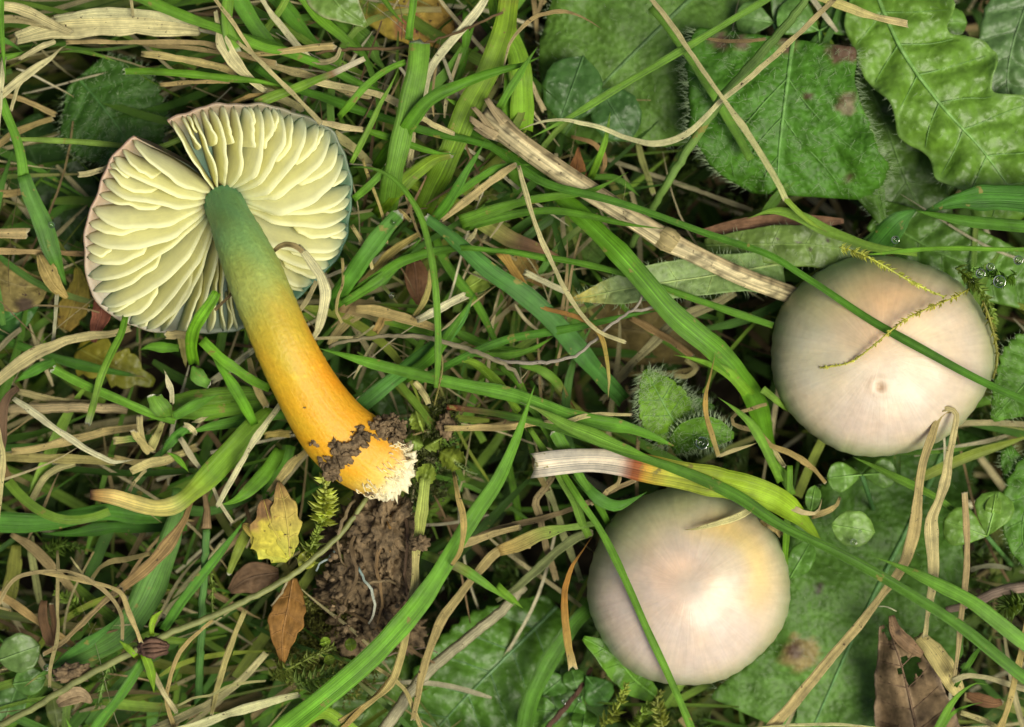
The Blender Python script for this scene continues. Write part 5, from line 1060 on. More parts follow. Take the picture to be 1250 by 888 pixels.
B('wide clipped blade rising from the lower left beside the gilled cap', 'N', [(272,252),(210,325),(150,400),(80,490),(0,600),(-80,700)], [15,20,21,21,20,16], [.35,.35,.3,.2,-.2], (.075,.25,.055), 'jag', 'cut')
B('yellowing wide blade turning brown where it passes under the dead stick', 'N', [(310,90),(420,140),(540,200),(640,250),(740,320),(830,380),(950,420),(1080,470)], [10,16,20,22,22,22,20,14], [-.3,-.2,-.2,-.2,-.3], [(0,(.14,.28,.03)),(.45,(.24,.34,.06)),(.65,(.40,.35,.10)),(.75,(.2,.11,.05)),(1,(.25,.14,.06))], 'cut', 'tip')
B('long blade curving from the stem across to the wide blue-green blade', 'N', [(-30,700),(60,630),(160,560),(260,490),(360,455),(480,430),(600,420),(720,425),(850,435),(1000,470)], [9,12,13,12,10,8,6,6,6], [.0,.15,.2,.25,.65,.65,.5], (.085,.26,.035), 'cut', 'cut')
B('folded blade crossing the curved one next to the gilled cap', 'N', [(385,360),(320,430),(250,500),(180,570),(80,640),(0,690)], [8,11,13,13,12,9], [.1,.15,.2,.1], (.10,.29,.055), 'tip', 'cut')
B('wide dull blade lying low under the pale twig', 'N', [(-20,700),(100,720),(250,760),(400,800),(500,850),(640,900)], [18,22,24,22,20,16], [-.3,-.3,-.3,-.4], [(0,(.4,.27,.12)),(.25,(.3,.26,.1)),(.4,(.1,.27,.035)),(1,(.07,.22,.03))], 'cut', 'tip')
B('narrow blade with pointed tip right of the thin vertical blade', 'N', [(650,640),(610,700),(560,770),(500,860),(420,960),(300,1060)], [4,9,12,14,15,14], [.4,.35,.3,.1,-.1], (.085,.27,.045), 'tip', 'cut')
B('dark blade slipping behind the crinkled small leaf', 'N', [(440,330),(490,470),(560,580),(640,680),(700,780),(750,880)], [10,12,12,11,10,8], [-.3,-.3,-.3,-.4], (.075,.23,.025), 'cut', 'cut')
B('blue-green broad blade below the long fresh blade, right of the lower stem', 'F', [(800,205),(760,290),(700,350),(600,430),(520,500),(450,560),(385,615)], [5,14,18,20,20,19,18], [.2,.1,.0,-.1,-.1], (.07,.25,.08), 'tip', 'cut')
B('short broad blade under the right end of the pale twig', 'F', [(720,330),(800,375),(870,400),(960,412),(1040,410)], [8,12,13,10,7], [-.2,-.1,-.1], (.08,.24,.03), 'cut', 'tip')
B('yellowish thin blade curving to the red tipped stem', 'F', [(740,440),(800,455),(860,500),(905,550),(940,620),(990,700)], [6,8,8,8,7,6], [.0,.1,.1,.0], (.17,.35,.06), 'cut', 'tip')
B('bright blade rising behind the gilled cap at the top centre-left', 'B', [(170,-20),(240,60),(320,130),(400,210),(450,260)], [12,14,14,12,8], [-.1,-.1,-.15,-.3], (.10,.27,.03), 'cut', 'tip')
B('dark wide blade beneath it near the top edge', 'B', [(70,-20),(140,70),(200,130),(280,200)], [20,22,20,14], [-.3,-.3,-.4], (.065,.21,.025), 'cut', 'tip')
B('green blade crossing toward the rim top of the gilled cap', 'B', [(-60,130),(40,165),(150,205),(280,250),(380,300),(470,340)], [12,13,12,10,10,8], [.2,.25,.2,.1], (.085,.26,.03), 'cut', 'cut')
B('blade whose end fades to a cream fork beside the dark twig', 'B', [(5,380),(60,355),(150,320),(230,285),(285,265),(340,240),(402,213)], [14,13,11,10,9,8,6], [.55,.55,.5,.45,.4], [(0,(.16,.32,.07)),(.6,(.13,.3,.05)),(.7,(.32,.2,.08)),(.76,(.6,.55,.38)),(1,(.62,.57,.4))], 'cut', 'cut')
B('pale broad blade curving down from the clipped leaf tip', 'B', [(330,60),(370,110),(420,160),(440,210),(480,260)], [14,20,20,16,10], [-.4,-.4,-.5], (.10,.25,.07), 'cut', 'tip')
# --- lower left
B('wide dark wet blade at the left edge below the yellow tip', 'I', [(-10,150),(100,150),(200,140),(300,120),(400,110),(520,130),(700,140)], [22,25,24,20,20,20,16], [-.35,-.3,-.3,-.4,-.5], (.055,.20,.035), 'cut', 'tip')
B('dark blade parallel below the wide wet blade', 'I', [(150,185),(260,185),(380,170),(520,165),(680,160)], [10,16,16,14,10], [-.7,-.7,-.7], (.04,.15,.025), 'tip', 'cut')
B('broad blue-green blade arching down to the lower left round leaves', 'I', [(640,20),(640,120),(610,240),(560,350),(500,460),(430,550),(340,610),(250,655),(150,700),(90,740)], [12,18,26,33,36,34,28,20,12,5], [-.3,-.3,-.25,-.2,-.15,-.05], (.085,.235,.09), 'cut', 'tip', fold=.25)
B('dark margin blade lying along the broad blue-green one', 'I', [(440,480),(380,540),(310,590),(230,640),(160,690)], [8,14,14,12,6], [-.05,.0,.0], (.06,.2,.07), 'tip', 'tip')
B('long straight blade rising behind the dead bud to the yellow lobed leaf', 'I', [(890,130),(800,250),(720,355),(650,450),(590,540)], [8,11,12,12,11], [.1,.15,.15,.1], (.075,.25,.05), 'tip', 'cut', fold=.5)
B('lower stretch of straight blade from the dead bud to the bottom edge', 'I', [(520,650),(480,710),(420,790),(370,850),(330,910)], [11,12,13,13,13], [.05,.1,.1], (.085,.27,.055), 'cut', 'cut', fold=.5)
B('short olive blade pointing down beside the yellow lobed leaf', 'I', [(900,170),(870,230),(845,290),(828,335)], [14,13,10,6], [.0,.05,.0], (.19,.27,.05), 'cut', 'jag')
B('pale green blade lifting from the crossing straws to the yellow lobed leaf', 'Q', [(350,880),(420,860),(480,820),(560,740),(620,660),(650,600)], [8,14,17,18,17,14], [.2,.2,.1,-.1], (.11,.3,.05), 'tip', 'cut')
B('shaded green blade between the stem and the yellow lobed leaf', 'Q', [(590,820),(630,740),(680,660),(700,580)], [14,16,18,16], [-.5,-.5,-.5], (.07,.22,.03), 'cut', 'cut')
B('green bract left of the dead bud, pointing up', 'I', [(548,555),(548,520),(560,490),(592,462)], [5,8,8,4], [.25,.3,.3], (.2,.38,.05), 'cut', 'tip')
B('green bract hanging below the dead bud', 'I', [(520,620),(540,670),(550,720),(556,765)], [10,13,11,5], [.2,.2,.15], (.18,.38,.04), 'cut', 'tip')
B('small green bract on the runner left of the dead bud', 'I', [(430,575),(460,600),(490,630)], [5,9,7], [.3,.3,.3], (.18,.38,.05), 'tip', 'cut')
B('blunt glossy blade tip at the bottom edge, lower left', 'I', [(236,850),(250,880),(280,930)], [8,11,12], [.2,.2,.2], (.17,.42,.12), 'tip', 'cut')
B('pale green blade at the bottom edge beside the broad bright blade', 'J', [(150,900),(200,850),(260,835),(330,880)], [14,18,16,8], [.1,.1,.0], (.2,.4,.06), 'cut', 'tip')
B('dim green blade running vertically in the hollow left of the lower cap', 'R', [(240,500),(260,600),(280,700),(300,800)], [9,9,9,8], [-1.0,-1.1,-1.3], (.08,.22,.03), 'cut', 'cut')
B('clipped blade with a bright white edge under the long dark blade', 'R', [(470,350),(500,410),(540,480),(600,580),(680,690),(740,800)], [17,15,11,9,9,8], [.3,.25,.2,.0,-.3], (.09,.26,.05), 'jag', 'cut')
B('slender blade slipping from the twig end down behind the clipped one', 'R', [(200,20),(290,100),(340,200),(400,300),(450,390),(480,450)], [9,9,9,8,8,7], [.0,.15,.15,.1,.0], (.10,.27,.04), 'cut', 'cut')
B('bright slim blade from the top of the fresh blade to the upper left', 'R', [(40,-10),(110,40),(180,110),(240,180),(300,250)], [10,10,9,9,7], [.0,.1,.15,.1], (.17,.36,.05), 'cut', 'cut')
# --- straws and dry strips
Y('thick bundle of cream straw lying along the top left', 'A', [(60,140),(160,108),(260,92),(400,88),(540,88),(640,95),(720,108)], [14,28,34,32,30,28,16], [.1,.25,.3,.25,.1], (.60,.52,.36), 'jag', 'cut', fold=.35)
Y('upper strand of the cream straw bundle, touching the top edge', 'A', [(-10,20),(60,30),(120,52),(180,85),(260,120)], [20,18,14,12,8], [.35,.4,.35,.3], (.55,.46,.31))
Y('second curled strand at the top left corner', 'A', [(-10,70),(60,68),(130,85),(190,100)], [12,14,10,7], [.1,.15,.2], (.42,.34,.22))
Y('pale strand on top of the cream bundle', 'A', [(200,70),(300,52),(420,48),(560,55),(680,78)], [10,14,14,12,9], [.3,.35,.35,.25], (.66,.6,.44))
Y('splinter sticking up from the cream bundle at the top edge', 'A', [(470,-20),(476,20),(482,62)], [6,6,4], [.5,.5,.45], (.5,.42,.28))
Y('bent cream straw going from the bundle down to the left edge', 'A', [(238,165),(215,175),(180,210),(120,250),(60,295),(0,345)], [6,13,12,11,10,9], [.35,.4,.4,.4,.35], (.62,.54,.38), 'tip', 'cut')
Y('short straw splinter angled down from the left of the bundle', 'A', [(200,150),(150,170),(110,190),(70,215)], [8,9,8,5], [.3,.3,.3], (.58,.5,.35))
Y('thin brown straw beneath the cream bundle reaching the gilled cap', 'A', [(240,155),(340,152),(470,155),(600,152),(730,155),(830,180),(940,215),(1000,230)], [6,6,6,7,8,9,7], [.2,.25,.25,.3,.35], (.45,.33,.2))
Y('second thin straw just below the brown one', 'A', [(470,150),(560,165),(680,172),(800,190),(940,210)], [4,6,6,6,5], [.1,.1,.1], (.4,.3,.18))
Y('pale tan cut straw above the green cut blade', 'A', [(513,195),(600,205),(700,222),(780,240),(850,262)], [7,10,10,11,10], [.35,.4,.4,.35], (.52,.41,.22))
Y('thin tan straw under the green cut blade', 'A', [(580,307),(660,300),(740,297),(830,297)], [6,6,5,5], [.2,.25,.25], (.5,.36,.2))
Y('ragged forked straw coming down from the top edge to the gilled cap', 'A', [(780,40),(790,100),(810,160),(850,220),(890,270),(930,310),(960,330)], [5,8,16,17,16,13,8], [.6,.6,.55,.5,.45], (.62,.54,.38), 'jag', 'cut', fold=.6)
Y('thin twisted straw curling at the top edge near the ragged fork', 'A', [(770,-10),(800,30),(850,90),(900,170),(930,215)], [5,7,6,5,4], [.7,.7,.7,.6], (.6,.48,.3))
Y('cream splinter attached to the left margin of the gilled cap', 'A', [(286,632),(330,625),(370,612),(400,590),(412,570)], [7,8,7,6,4], [.4,.45,.45,.4], (.66,.56,.38), 'jag', 'tip')
Y('curved tan straw above the cap rim', 'A', [(830,380),(870,360),(910,345),(960,340)], [5,6,6,4], [.5,.5,.5], (.45,.3,.14))
Y('grey vertical straw at the left edge above the bent stem', 'A', [(15,210),(10,260),(5,330)], [7,8,7], [.4,.45,.4], (.62,.56,.42))
Y('thin straw crossing down behind the bent green stem', 'A', [(85,290),(60,330),(40,400)], [5,5,4], [.2,.2,.2], (.58,.5,.35))
Y('tan straw in shadow left of the serrated leaf', 'A', [(10,340),(80,360),(150,390),(200,415)], [8,9,9,7], [-.4,-.4,-.5], (.42,.3,.17))
Y('dim straw at the left edge behind the bent stem', 'A', [(-10,530),(60,480),(130,450),(190,430)], [10,10,9,7], [-.3,-.4,-.5], (.38,.28,.14))
Y('straw stub at the left edge beside the dark leaf', 'A', [(-20,845),(40,845),(98,845)], [16,16,15], [.1,.1,.0], (.42,.31,.19))
Y('straw stub at the left edge lower down, behind the papery leaf', 'E', [(-20,50),(60,50),(140,52),(200,55)], [10,11,10,7], [-.1,-.1,-.2], (.46,.32,.19))
Y('long pinkish straw tucked under the left rim of the gilled cap', 'E', [(190,52),(260,56),(320,58)], [9,9,8], [-.3,-.2,-.2], (.42,.27,.16))
Y('small tan straws at the left edge, above the stub', 'A', [(-20,700),(40,700),(90,690)], [11,12,9], [-.2,-.3,-.4], (.42,.3,.15))
Y('grey arching straw from the left edge to the lower rim of the gilled cap', 'O', [(0,262),(90,190),(180,130),(260,95),(350,60),(450,40),(560,30),(640,5)], [15,15,16,16,15,13,11,8], [.2,.2,.2,.1,-.1], (.46,.38,.24))
Y('short grey upright straw above the arching straw', 'E', [(205,205),(200,270),(198,330),(192,380)], [5,6,6,5], [.0,.0,.0], (.52,.48,.4))
Y('thin grey straw at the far left under the arching one', 'O', [(-10,115),(40,60),(100,10)], [8,8,6], [-.4,-.4,-.5], (.38,.32,.24))
Y('long bent whitish straw descending to the root tangle', 'O', [(68,350),(150,410),(240,480),(330,540),(420,600),(500,640),(570,665),(660,650)], [7,9,10,10,9,9,11,5], [.3,.35,.35,.35,.3], (.66,.60,.50), 'cut', 'tip')
Y('curved straw above the horizontal stalk at the left', 'O', [(90,315),(160,330),(250,350),(350,365),(460,372)], [8,10,9,8,6], [-.5,-.5,-.5,-.6], (.44,.36,.22))
Y('purplish withered strip at the left edge below the arching straw', 'O', [(90,300),(50,330),(20,390),(10,470),(5,560)], [8,14,18,16,10], [-.1,-.1,-.1,-.2], (.17,.10,.075))
Y('tan straw slanting up to the root tangle, upper of two', 'O', [(60,610),(160,600),(280,570),(420,535),(560,505),(680,490)], [9,12,12,12,11,9], [-.15,-.1,-.1,-.1], (.50,.38,.21))
Y('olive straw with a pale node at the left edge, lower of two', 'O', [(0,635),(80,640),(180,640),(300,645),(430,650),(560,660)], [13,13,12,12,12,10], [-.3,-.3,-.3,-.4], (.36,.30,.14))
Y('cream node where the olive straw meets the left edge', 'O', [(5,570),(12,600),(14,640),(12,665)], [5,9,9,5], [.0,.05,.0], (.62,.52,.32))
Y('cream cut straw end curling up out of the root tangle', 'O', [(660,505),(680,540),(705,570),(740,610)], [9,11,12,10], [.4,.35,.25], (.52,.42,.22), 'jag', 'cut')
Y('second upright straw stub in the root tangle', 'O', [(690,440),(692,500),(700,560),(740,610)], [10,9,9,8], [.4,.35,.2], (.48,.40,.24), 'jag', 'cut')
Y('flat-ended straw stub pointing left out of the root tangle', 'O', [(645,710),(690,690),(750,665),(830,650),(930,610)], [11,11,11,9,8], [.25,.2,.15,.0], (.54,.45,.25), 'cut', 'cut')
Y('cream and green stub pointing left above the white bend', 'O', [(560,558),(620,550),(680,545),(750,540)], [9,9,9,8], [.1,.1,.0], [(0,(.58,.48,.3)),(.2,(.5,.45,.2)),(.5,(.12,.28,.05)),(1,(.1,.26,.04))])
Y('frayed straw bristle rising from the root tangle', 'O', [(740,600),(760,560),(780,520),(800,470)], [13,14,12,8], [.2,.2,.1], (.42,.38,.18), 'cut', 'jag')
Y('white splinter standing above the root tangle', 'Q', [(80,205),(95,240),(112,290),(120,330),(122,370)], [2,6,10,7,6], [.6,.55,.5,.3], (.74,.66,.54), 'tip', 'cut')
Y('pale jagged scrap at the end of the tangle blades', 'Q', [(185,480),(205,485),(225,505),(240,530)], [6,8,7,5], [.3,.3,.3], (.68,.58,.42), 'jag', 'jag')
Y('thin cream scrap lying on the narrow green blade', 'Q', [(215,470),(250,458),(280,445),(303,438)], [3,6,5,3], [.2,.25,.25], (.62,.56,.38), 'tip', 'tip')
Y('curved loops of tan straw below the root tangle', 'O', [(560,640),(680,665),(780,660),(880,625),(969,590)], [7,10,12,12,10], [-.2,-.2,-.1,-.2], (.40,.31,.17))
Y('brown V-shaped straw dropping from the olive straw', 'O', [(10,670),(40,730),(80,800),(120,870),(150,950)], [8,11,11,10,8], [-.4,-.4,-.5], (.22,.14,.08))
Y('pale bent strip under the olive straw', 'O', [(370,670),(300,690),(230,730),(190,790),(160,850)], [8,10,11,10,8], [-.5,-.5,-.6], (.42,.37,.22))
Y('thin upright straw rising right of the flat stub', 'O', [(640,805),(670,760),(700,720),(720,700)], [5,5,4], [.0,.1,.1], (.55,.46,.3))
Y('straw rising past the bright folded blade toward the stem', 'Q', [(320,265),(380,225),(440,175),(500,125),(540,100)], [9,10,9,9,7], [-.2,-.1,-.1,-.1], (.46,.42,.34))
Y('tan straw running straight down beside the orange stem', 'Q', [(500,150),(520,240),(550,320),(590,390)], [8,10,12,13], [.1,.1,.1,.1], (.52,.4,.22))
Y('bright cream straw going from the orange stem down left', 'Q', [(690,330),(640,405),(560,510),(480,640),(410,760),(345,880)], [6,8,8,8,8,5], [.15,.3,.35,.35,.3], (.64,.58,.44))
Y('thin crossing straw meeting the cream straw at the lower left', 'Q', [(160,545),(220,640),(280,720),(330,800),(360,870),(420,960)], [6,6,5,5,5,5], [.1,.15,.2,.2], (.60,.52,.42))
Y('jointed tan straw emerging from under the orange stem', 'Q', [(810,570),(770,620),(720,660),(680,710),(640,760),(600,810)], [9,9,13,12,9,8], [.0,.1,.15,.0], (.45,.35,.18))
Y('tan stub at the left side of the orange stem', 'Q', [(580,535),(640,525),(700,525)], [9,10,9], [-.2,-.2,-.2], (.42,.32,.12))
Y('brown cut stub under the lower rim of the gilled cap', 'E', [(596,352),(625,354),(660,352),(700,365)], [11,12,11,9], [.35,.3,.1], (.45,.36,.22), 'jag', 'cut')
Y('small dark twig behind the thick bright blade at the gills', 'E', [(778,265),(800,240),(835,205)], [5,5,4], [.7,.7,.7], (.25,.17,.11))
Y('vertical straw below the lower rim of the gilled cap', 'E', [(655,360),(665,410),(672,470)], [12,10,7], [-.3,-.3,-.4], (.42,.36,.16), 'jag', 'tip')
Y('curled white straw strip hooked over the right side of the gills', 'F', [(160,32),(185,62),(215,105),(243,150),(255,200),(250,260),(240,310),(225,350),(205,375)], [7,13,15,16,15,14,14,10,6], [.75,.85,.9,.9,.85,.8,.7], (.70,.63,.48), 'cut', 'cut', fold=.5, roll=[.3,.3,-.2])
Y('brown root of the curled white strip beside the green stem', 'F', [(75,48),(95,32),(120,25),(150,32),(175,50)], [5,7,7,7,7], [.7,.8,.85,.85], (.33,.24,.14))
Y('thin cream straw under the curled strip', 'F', [(225,160),(205,200),(185,235),(160,270)], [6,7,7,6], [.3,.35,.35], (.6,.5,.34))
Y('wiry curly straw right of the gilled cap', 'F', [(318,75),(322,130),(318,180),(300,230),(300,280),(320,310)], [4,4,4,5,5,4], [.2,.25,.2,.1], (.48,.38,.2))
Y('bundle of tan straw behind the stem bend', 'F', [(280,390),(300,350),(340,300),(380,270),(440,230)], [10,14,16,14,10], [-.5,-.4,-.4], (.42,.33,.19))
Y('pale brown flat strip under the pale twig, right of the stem', 'F', [(370,258),(440,265),(520,285),(600,310),(660,330)], [10,14,14,12,8], [.0,.0,-.1], (.50,.37,.2))
Y('white broad straw piece right of the thin vertical blade', 'F', [(590,300),(640,275),(700,240),(765,210)], [11,14,14,14], [.1,.15,.15], (.66,.6,.5), 'cut', 'cut')
Y('tan strip rising along the pleated dead leaf', 'F', [(640,110),(632,180),(610,240),(580,285)], [6,8,8,6], [.0,.05,.0], (.46,.38,.16))
Y('small curled straw crossing the blade near the pale twig', 'F', [(360,360),(400,345),(435,318)], [3,4,3], [.3,.3,.3], (.52,.46,.3))
Y('bent scrap of tan straw on the dull low blade', 'F', [(440,340),(455,315),(470,290),(500,295)], [10,12,10,6], [-.1,.0,.0], (.46,.3,.14))
Y('pale twiggy straw dropping below the pale twig', 'F', [(430,380),(400,430),(380,470),(360,510)], [3,4,4,3], [.0,.0,.0], (.5,.44,.3))
Y('pale pointed straw behind the long fresh blade', 'F', [(580,520),(600,545),(620,575),(630,600)], [8,9,9,7], [.0,.0,.0], (.55,.47,.28))
Y('long horizontal tan straw from the moss to the centre', '', [(543,523),(580,522),(625,520),(660,515),(710,508),(775,506)], [8,9,9,9,7,4], [.1,.2,.25,.3], (.54,.40,.22), 'cut', 'tip')
Y('white diagonal straw from the top edge down behind the clipped wide blade', 'M', [(705,-30),(660,50),(610,110),(550,180),(490,250),(440,320),(405,400),(385,500),(365,600)], [10,13,10,13,12,12,12,11,9], [.2,.2,.2,.1,.0,-.1], (.68,.62,.5))
Y('lower cream continuation of the diagonal straw', 'M', [(345,650),(335,730),(320,820)], [6,7,6], [.0,-.05,-.1], (.6,.52,.36))
Y('cream straw crossing under the clipped wide blade from the left', 'M', [(-170,400),(-40,425),(80,450),(180,475),(260,515),(380,580),(460,625),(540,660)], [8,10,10,9,9,8,7,5], [.2,.25,.2,.15], (.62,.52,.34))
Y('brown tipped cream straw lying on the rim of the gilled cap', 'M', [(-125,600),(-80,610),(-20,625),(40,635),(90,640)], [4,8,9,8,6], [.7,.7,.65,.5], (.62,.5,.34))
Y('straight cream straw slanting to the rim of the gilled cap from upper left', 'B', [(-60,150),(10,210),(80,280),(160,360),(245,450)], [5,6,6,6,7], [.65,.7,.75,.8], (.6,.5,.32))
Y('thick tan cut straw in the top left centre', 'B', [(-10,200),(60,192),(160,182),(240,172),(290,168)], [7,8,9,9,10], [.45,.5,.5,.45], (.48,.36,.2))
Y('curled grey straw under the thick tan one', 'B', [(210,222),(260,228),(300,210),(312,175)], [6,8,7,5], [.2,.25,.25], (.44,.36,.25))
Y('white straw from the top edge through the dark blades', 'B', [(20,-20),(60,50),(110,110),(160,170),(210,222)], [6,8,8,8,7], [.15,.2,.2,.2], (.6,.54,.42))
Y('pale straw under the crossing green blades above the cap', 'B', [(40,230),(120,255),(220,280),(330,330),(420,350)], [8,10,9,8,7], [.0,.0,.0], (.5,.4,.25))
Y('broad faded straw between cap rim and thin pale blade', 'B', [(290,480),(340,520),(390,560),(430,610)], [10,13,13,9], [-.1,-.1,-.2], (.48,.42,.24))
Y('dry strip along the back of the gilled cap near the top', 'B', [(0,320),(60,340),(130,370),(180,400)], [12,14,12,8], [-.1,-.1,-.1], (.46,.40,.24))
Y('thin cream straw dropping from the rim tip beside the arched blade', 'B', [(395,575),(420,650),(450,730),(470,800),(480,880)], [4,5,5,5,4], [.2,.25,.25,.1], (.54,.42,.2))
Y('thin straw crossing near the right rim of the gilled cap', 'N', [(38,305),(80,370),(120,450),(140,520)], [5,6,6,4], [.2,.2,.2], (.56,.46,.26))
Y('small cream stick at the base of the clipped wide blade', 'N', [(270,230),(300,255),(330,285)], [5,6,4], [.2,.2,.2], (.52,.4,.2))
Y('yellow straw running under the arched thin blade', 'N', [(370,345),(300,390),(220,450),(150,520),(80,590)], [7,9,11,10,8], [.0,.0,-.1], (.44,.34,.14))
Y('papery forked straw below the stick head', 'N', [(848,5),(780,50),(700,110),(620,170),(550,225),(480,280)], [5,9,11,11,9,6], [.3,.3,.25,.15], (.52,.40,.24), 'jag', 'cut')
Y('upright pale straw behind the straight blade under the stick head', 'N', [(648,35),(652,100),(655,180)], [6,6,5], [.0,.0,.0], (.44,.36,.2))
Y('short arc of pale straw in the tangle beside the yellowing blade', 'N', [(655,320),(640,350),(610,380),(580,400)], [5,6,6,4], [.1,.1,.0], (.58,.5,.34))
Y('cream stem falling from the stick head toward the orange strip', '', [(633,203),(640,230),(648,258),(658,285),(672,318),(688,351),(708,382),(731,405),(763,418)], [6,7,6,7,7,7,7,6,4], [.5,.6,.6,.6,.6,.5], (.62,.54,.36), 'cut', 'cut')
Y('orange tan strip twisting down to a pale point in the dark hollow', '', [(612,308),(640,350),(662,374),(690,382),(715,391),(733,408),(740,430),(743,460),(742,489)], [14,12,8,7,7,6,6,8,4], [.1,.2,.3,.45,.5,.45,.4], [(0,(.45,.28,.09)),(.5,(.45,.22,.08)),(.8,(.45,.34,.1)),(1,(.6,.52,.26))], 'cut', 'tip')
Y('short white straw under the cream stem', 'G', [(60,125),(110,150),(160,175),(205,195)], [8,8,8,6], [.1,.15,.15], (.68,.62,.5))
Y('grey pleated stalk crossing the hollow below the folded leaf', 'G', [(820,200),(740,245),(660,275),(590,320),(520,385),(460,440),(410,500),(340,590)], [9,11,13,14,13,12,10,8], [-.7,-.6,-.5,-.6,-.8], (.30,.26,.17))
Y('brown strip crossing the pleated stalk', 'G', [(440,290),(520,330),(590,375),(665,430)], [7,9,9,7], [-.4,-.35,-.3,-.4], (.32,.2,.11))
Y('faint brown stalk curve deep in the hollow', 'G', [(380,500),(480,495),(600,490),(690,470)], [5,6,7,6], [-1.2,-1.2,-1.2], (.26,.2,.1))
Y('short bent strip at the rim of the hollow', 'G', [(640,440),(680,470),(650,500),(600,500)], [6,7,7,5], [-.6,-.6,-.7], (.45,.38,.22))
Y('orange bent strip standing beside the small folded hairy leaf', '', [(873,429),(868,450),(862,475),(860,498),(864,515),(871,537),(877,557)], [3,5,6,6,6,6,5], [.4,.5,.55,.55,.5], [(0,(.55,.42,.18)),(.5,(.48,.30,.1)),(1,(.5,.38,.18))], 'tip', 'cut')
Y('pale sharp strip joining the orange bent strip at its foot', '', [(877,557),(895,550),(912,545),(926,540)], [5,6,5,3], [.45,.4,.3], (.58,.48,.3), 'cut', 'tip')
Y('wiry curled strip between the narrow blade and the right-hand cap', 'G', [(935,605),(880,620),(820,640),(810,670),(860,690),(900,700)], [4,5,5,5,6,4], [.1,.1,.0,.0], (.42,.32,.18))
Y('thin pale stem bits right of the wiry curl', 'G', [(900,700),(930,730),(960,770),(1000,830)], [4,5,6,6], [.0,.0,.1], (.5,.42,.26))
Y('tan curling strip running down beside the white-ended blade to the clovers', 'H', [(0,710),(30,750),(80,770),(140,800),(190,840),(230,888)], [5,7,8,8,8,6], [.1,.1,.1,.1], (.42,.30,.14))
Y('cream scrap wrapped round the leaflet between the caps', 'L', [(15,30),(60,70),(110,95),(160,115),(200,110),(218,60)], [8,9,7,8,7,4], [.2,.25,.25,.2], (.62,.5,.34), 'jag', 'tip')
Y('tan looped strip under the clover beside the cream scrap', 'L', [(180,125),(230,110),(270,85),(280,60)], [8,9,7,5], [.0,.0,-.1], (.45,.34,.18))
Y('brown lump of straw touching the right side of the lower cap', 'L', [(0,130),(30,150),(60,175),(70,195)], [14,16,14,8], [-.1,.0,-.1], (.40,.29,.15))
Y('long tan strip bending over the right-hand cap and down to the bottom edge', '', [(1160,501),(1152,502),(1144,510),(1136,532),(1127,560),(1122,590),(1119,625),(1113,658),(1100,692),(1079,722),(1046,765),(1014,803),(975,850),(938,892)], [7,10,12,14,15,14,11,12,13,14,15,14,13,12], [.36,.42,.32,.1,.05,.1,.15,.1,.1,.05,.0], (.46,.35,.2), fold=.6)
Y('cream ribbed strip folded over the right-hand cap and hanging straight down', '', [(1150,500),(1160,499),(1168,505),(1166,522),(1160,550),(1155,580),(1148,606),(1137,636),(1138,670),(1139,703),(1134,740),(1129,776)], [7,10,11,11,13,14,16,16,15,11,8,7], [.40,.44,.3,.15,.12,.2,.2,.2,.15,.1], (.60,.49,.31), fold=.6)
Y('thin upright straw with a white cut top, right of the cream ribbed strip', '', [(1177,601),(1180,640),(1180,680),(1177,723),(1172,770),(1165,828)], [8,8,8,8,7,5], [.45,.4,.35,.3,.1], [(0,(.7,.6,.42)),(.05,(.45,.32,.2)),(1,(.5,.38,.24))], 'jag', 'cut')
Y('cream sheath split behind the brown dead leaf', 'L', [(570,560),(610,600),(650,660),(680,710),(710,760)], [16,26,30,26,14], [-.2,-.1,-.1,-.2], (.55,.44,.24), 'jag', 'cut')
Y('thin cream strip along the bottom edge right of the lower cap', 'L', [(30,888),(120,880),(220,876),(320,880),(400,888)], [3,4,4,3], [.1,.15,.15,.1], (.6,.56,.36))
Y('fine white hair-like straw over the dead leaf', 'L', [(420,450),(450,452),(485,468)], [1.5,2,1.5], [.3,.35,.3], (.6,.58,.5))
Y('curved cream straw at the right edge near the bottom', 'L', [(690,720),(740,702),(820,710),(900,735),(960,750)], [6,7,7,7,6], [.1,.15,.1], (.58,.50,.36))
Y('pale straw stem with a node at the bottom right corner', 'L', [(945,560),(930,640),(910,720),(890,800),(870,860),(840,930)], [7,9,9,9,12,16], [.2,.25,.3,.3,.3], (.56,.42,.2))
Y('cream strap below the node at the bottom right corner', 'L', [(720,835),(780,855),(840,880),(880,910)], [7,8,10,10], [.1,.15,.2], (.56,.48,.28))
Y('dark speckled scrap by the hooked blades at the bottom right', 'L', [(740,770),(790,790),(840,800),(870,795)], [10,16,14,6], [-.2,-.2,-.2], (.26,.13,.08))
Y('grey thin straw in the hollow at the right edge', 'L', [(750,320),(800,305),(860,308),(900,318)], [6,7,6,5], [-1.0,-1.0,-1.0], (.36,.34,.28))
Y('seed husk strip with brown flecks lying on the lower cap', 'K', [(638,175),(690,168),(745,155),(800,140),(850,118),(885,95)], [3,7,8,8,8,6], [.45,.45,.42,.32,.2,.08], (.68,.60,.38), 'tip', 'cut', name='seed_husk', cat='seed husk')
Y('drying pale green strip reaching the lower cap from the left, with brown patch', 'K', [(-30,250),(40,225),(100,195),(170,175),(240,162),(310,152)], [14,19,18,14,12,7], [.0,.05,.1,.15,.1], [(0,(.42,.28,.12)),(.35,(.36,.30,.12)),(.6,(.24,.34,.08)),(1,(.2,.34,.08))])
Y('rust brown strip flaring to a frayed foot, left of the lower cap', 'K', [(308,195),(275,245),(235,310),(210,380),(207,450),(212,520),(222,600),(234,670)], [3,5,8,9,9,9,10,14], [.0,.15,.2,.25,.25,.25], [(0,(.45,.22,.06)),(.5,(.42,.2,.055)),(.88,(.42,.28,.1)),(1,(.66,.52,.32))], 'tip', 'jag')
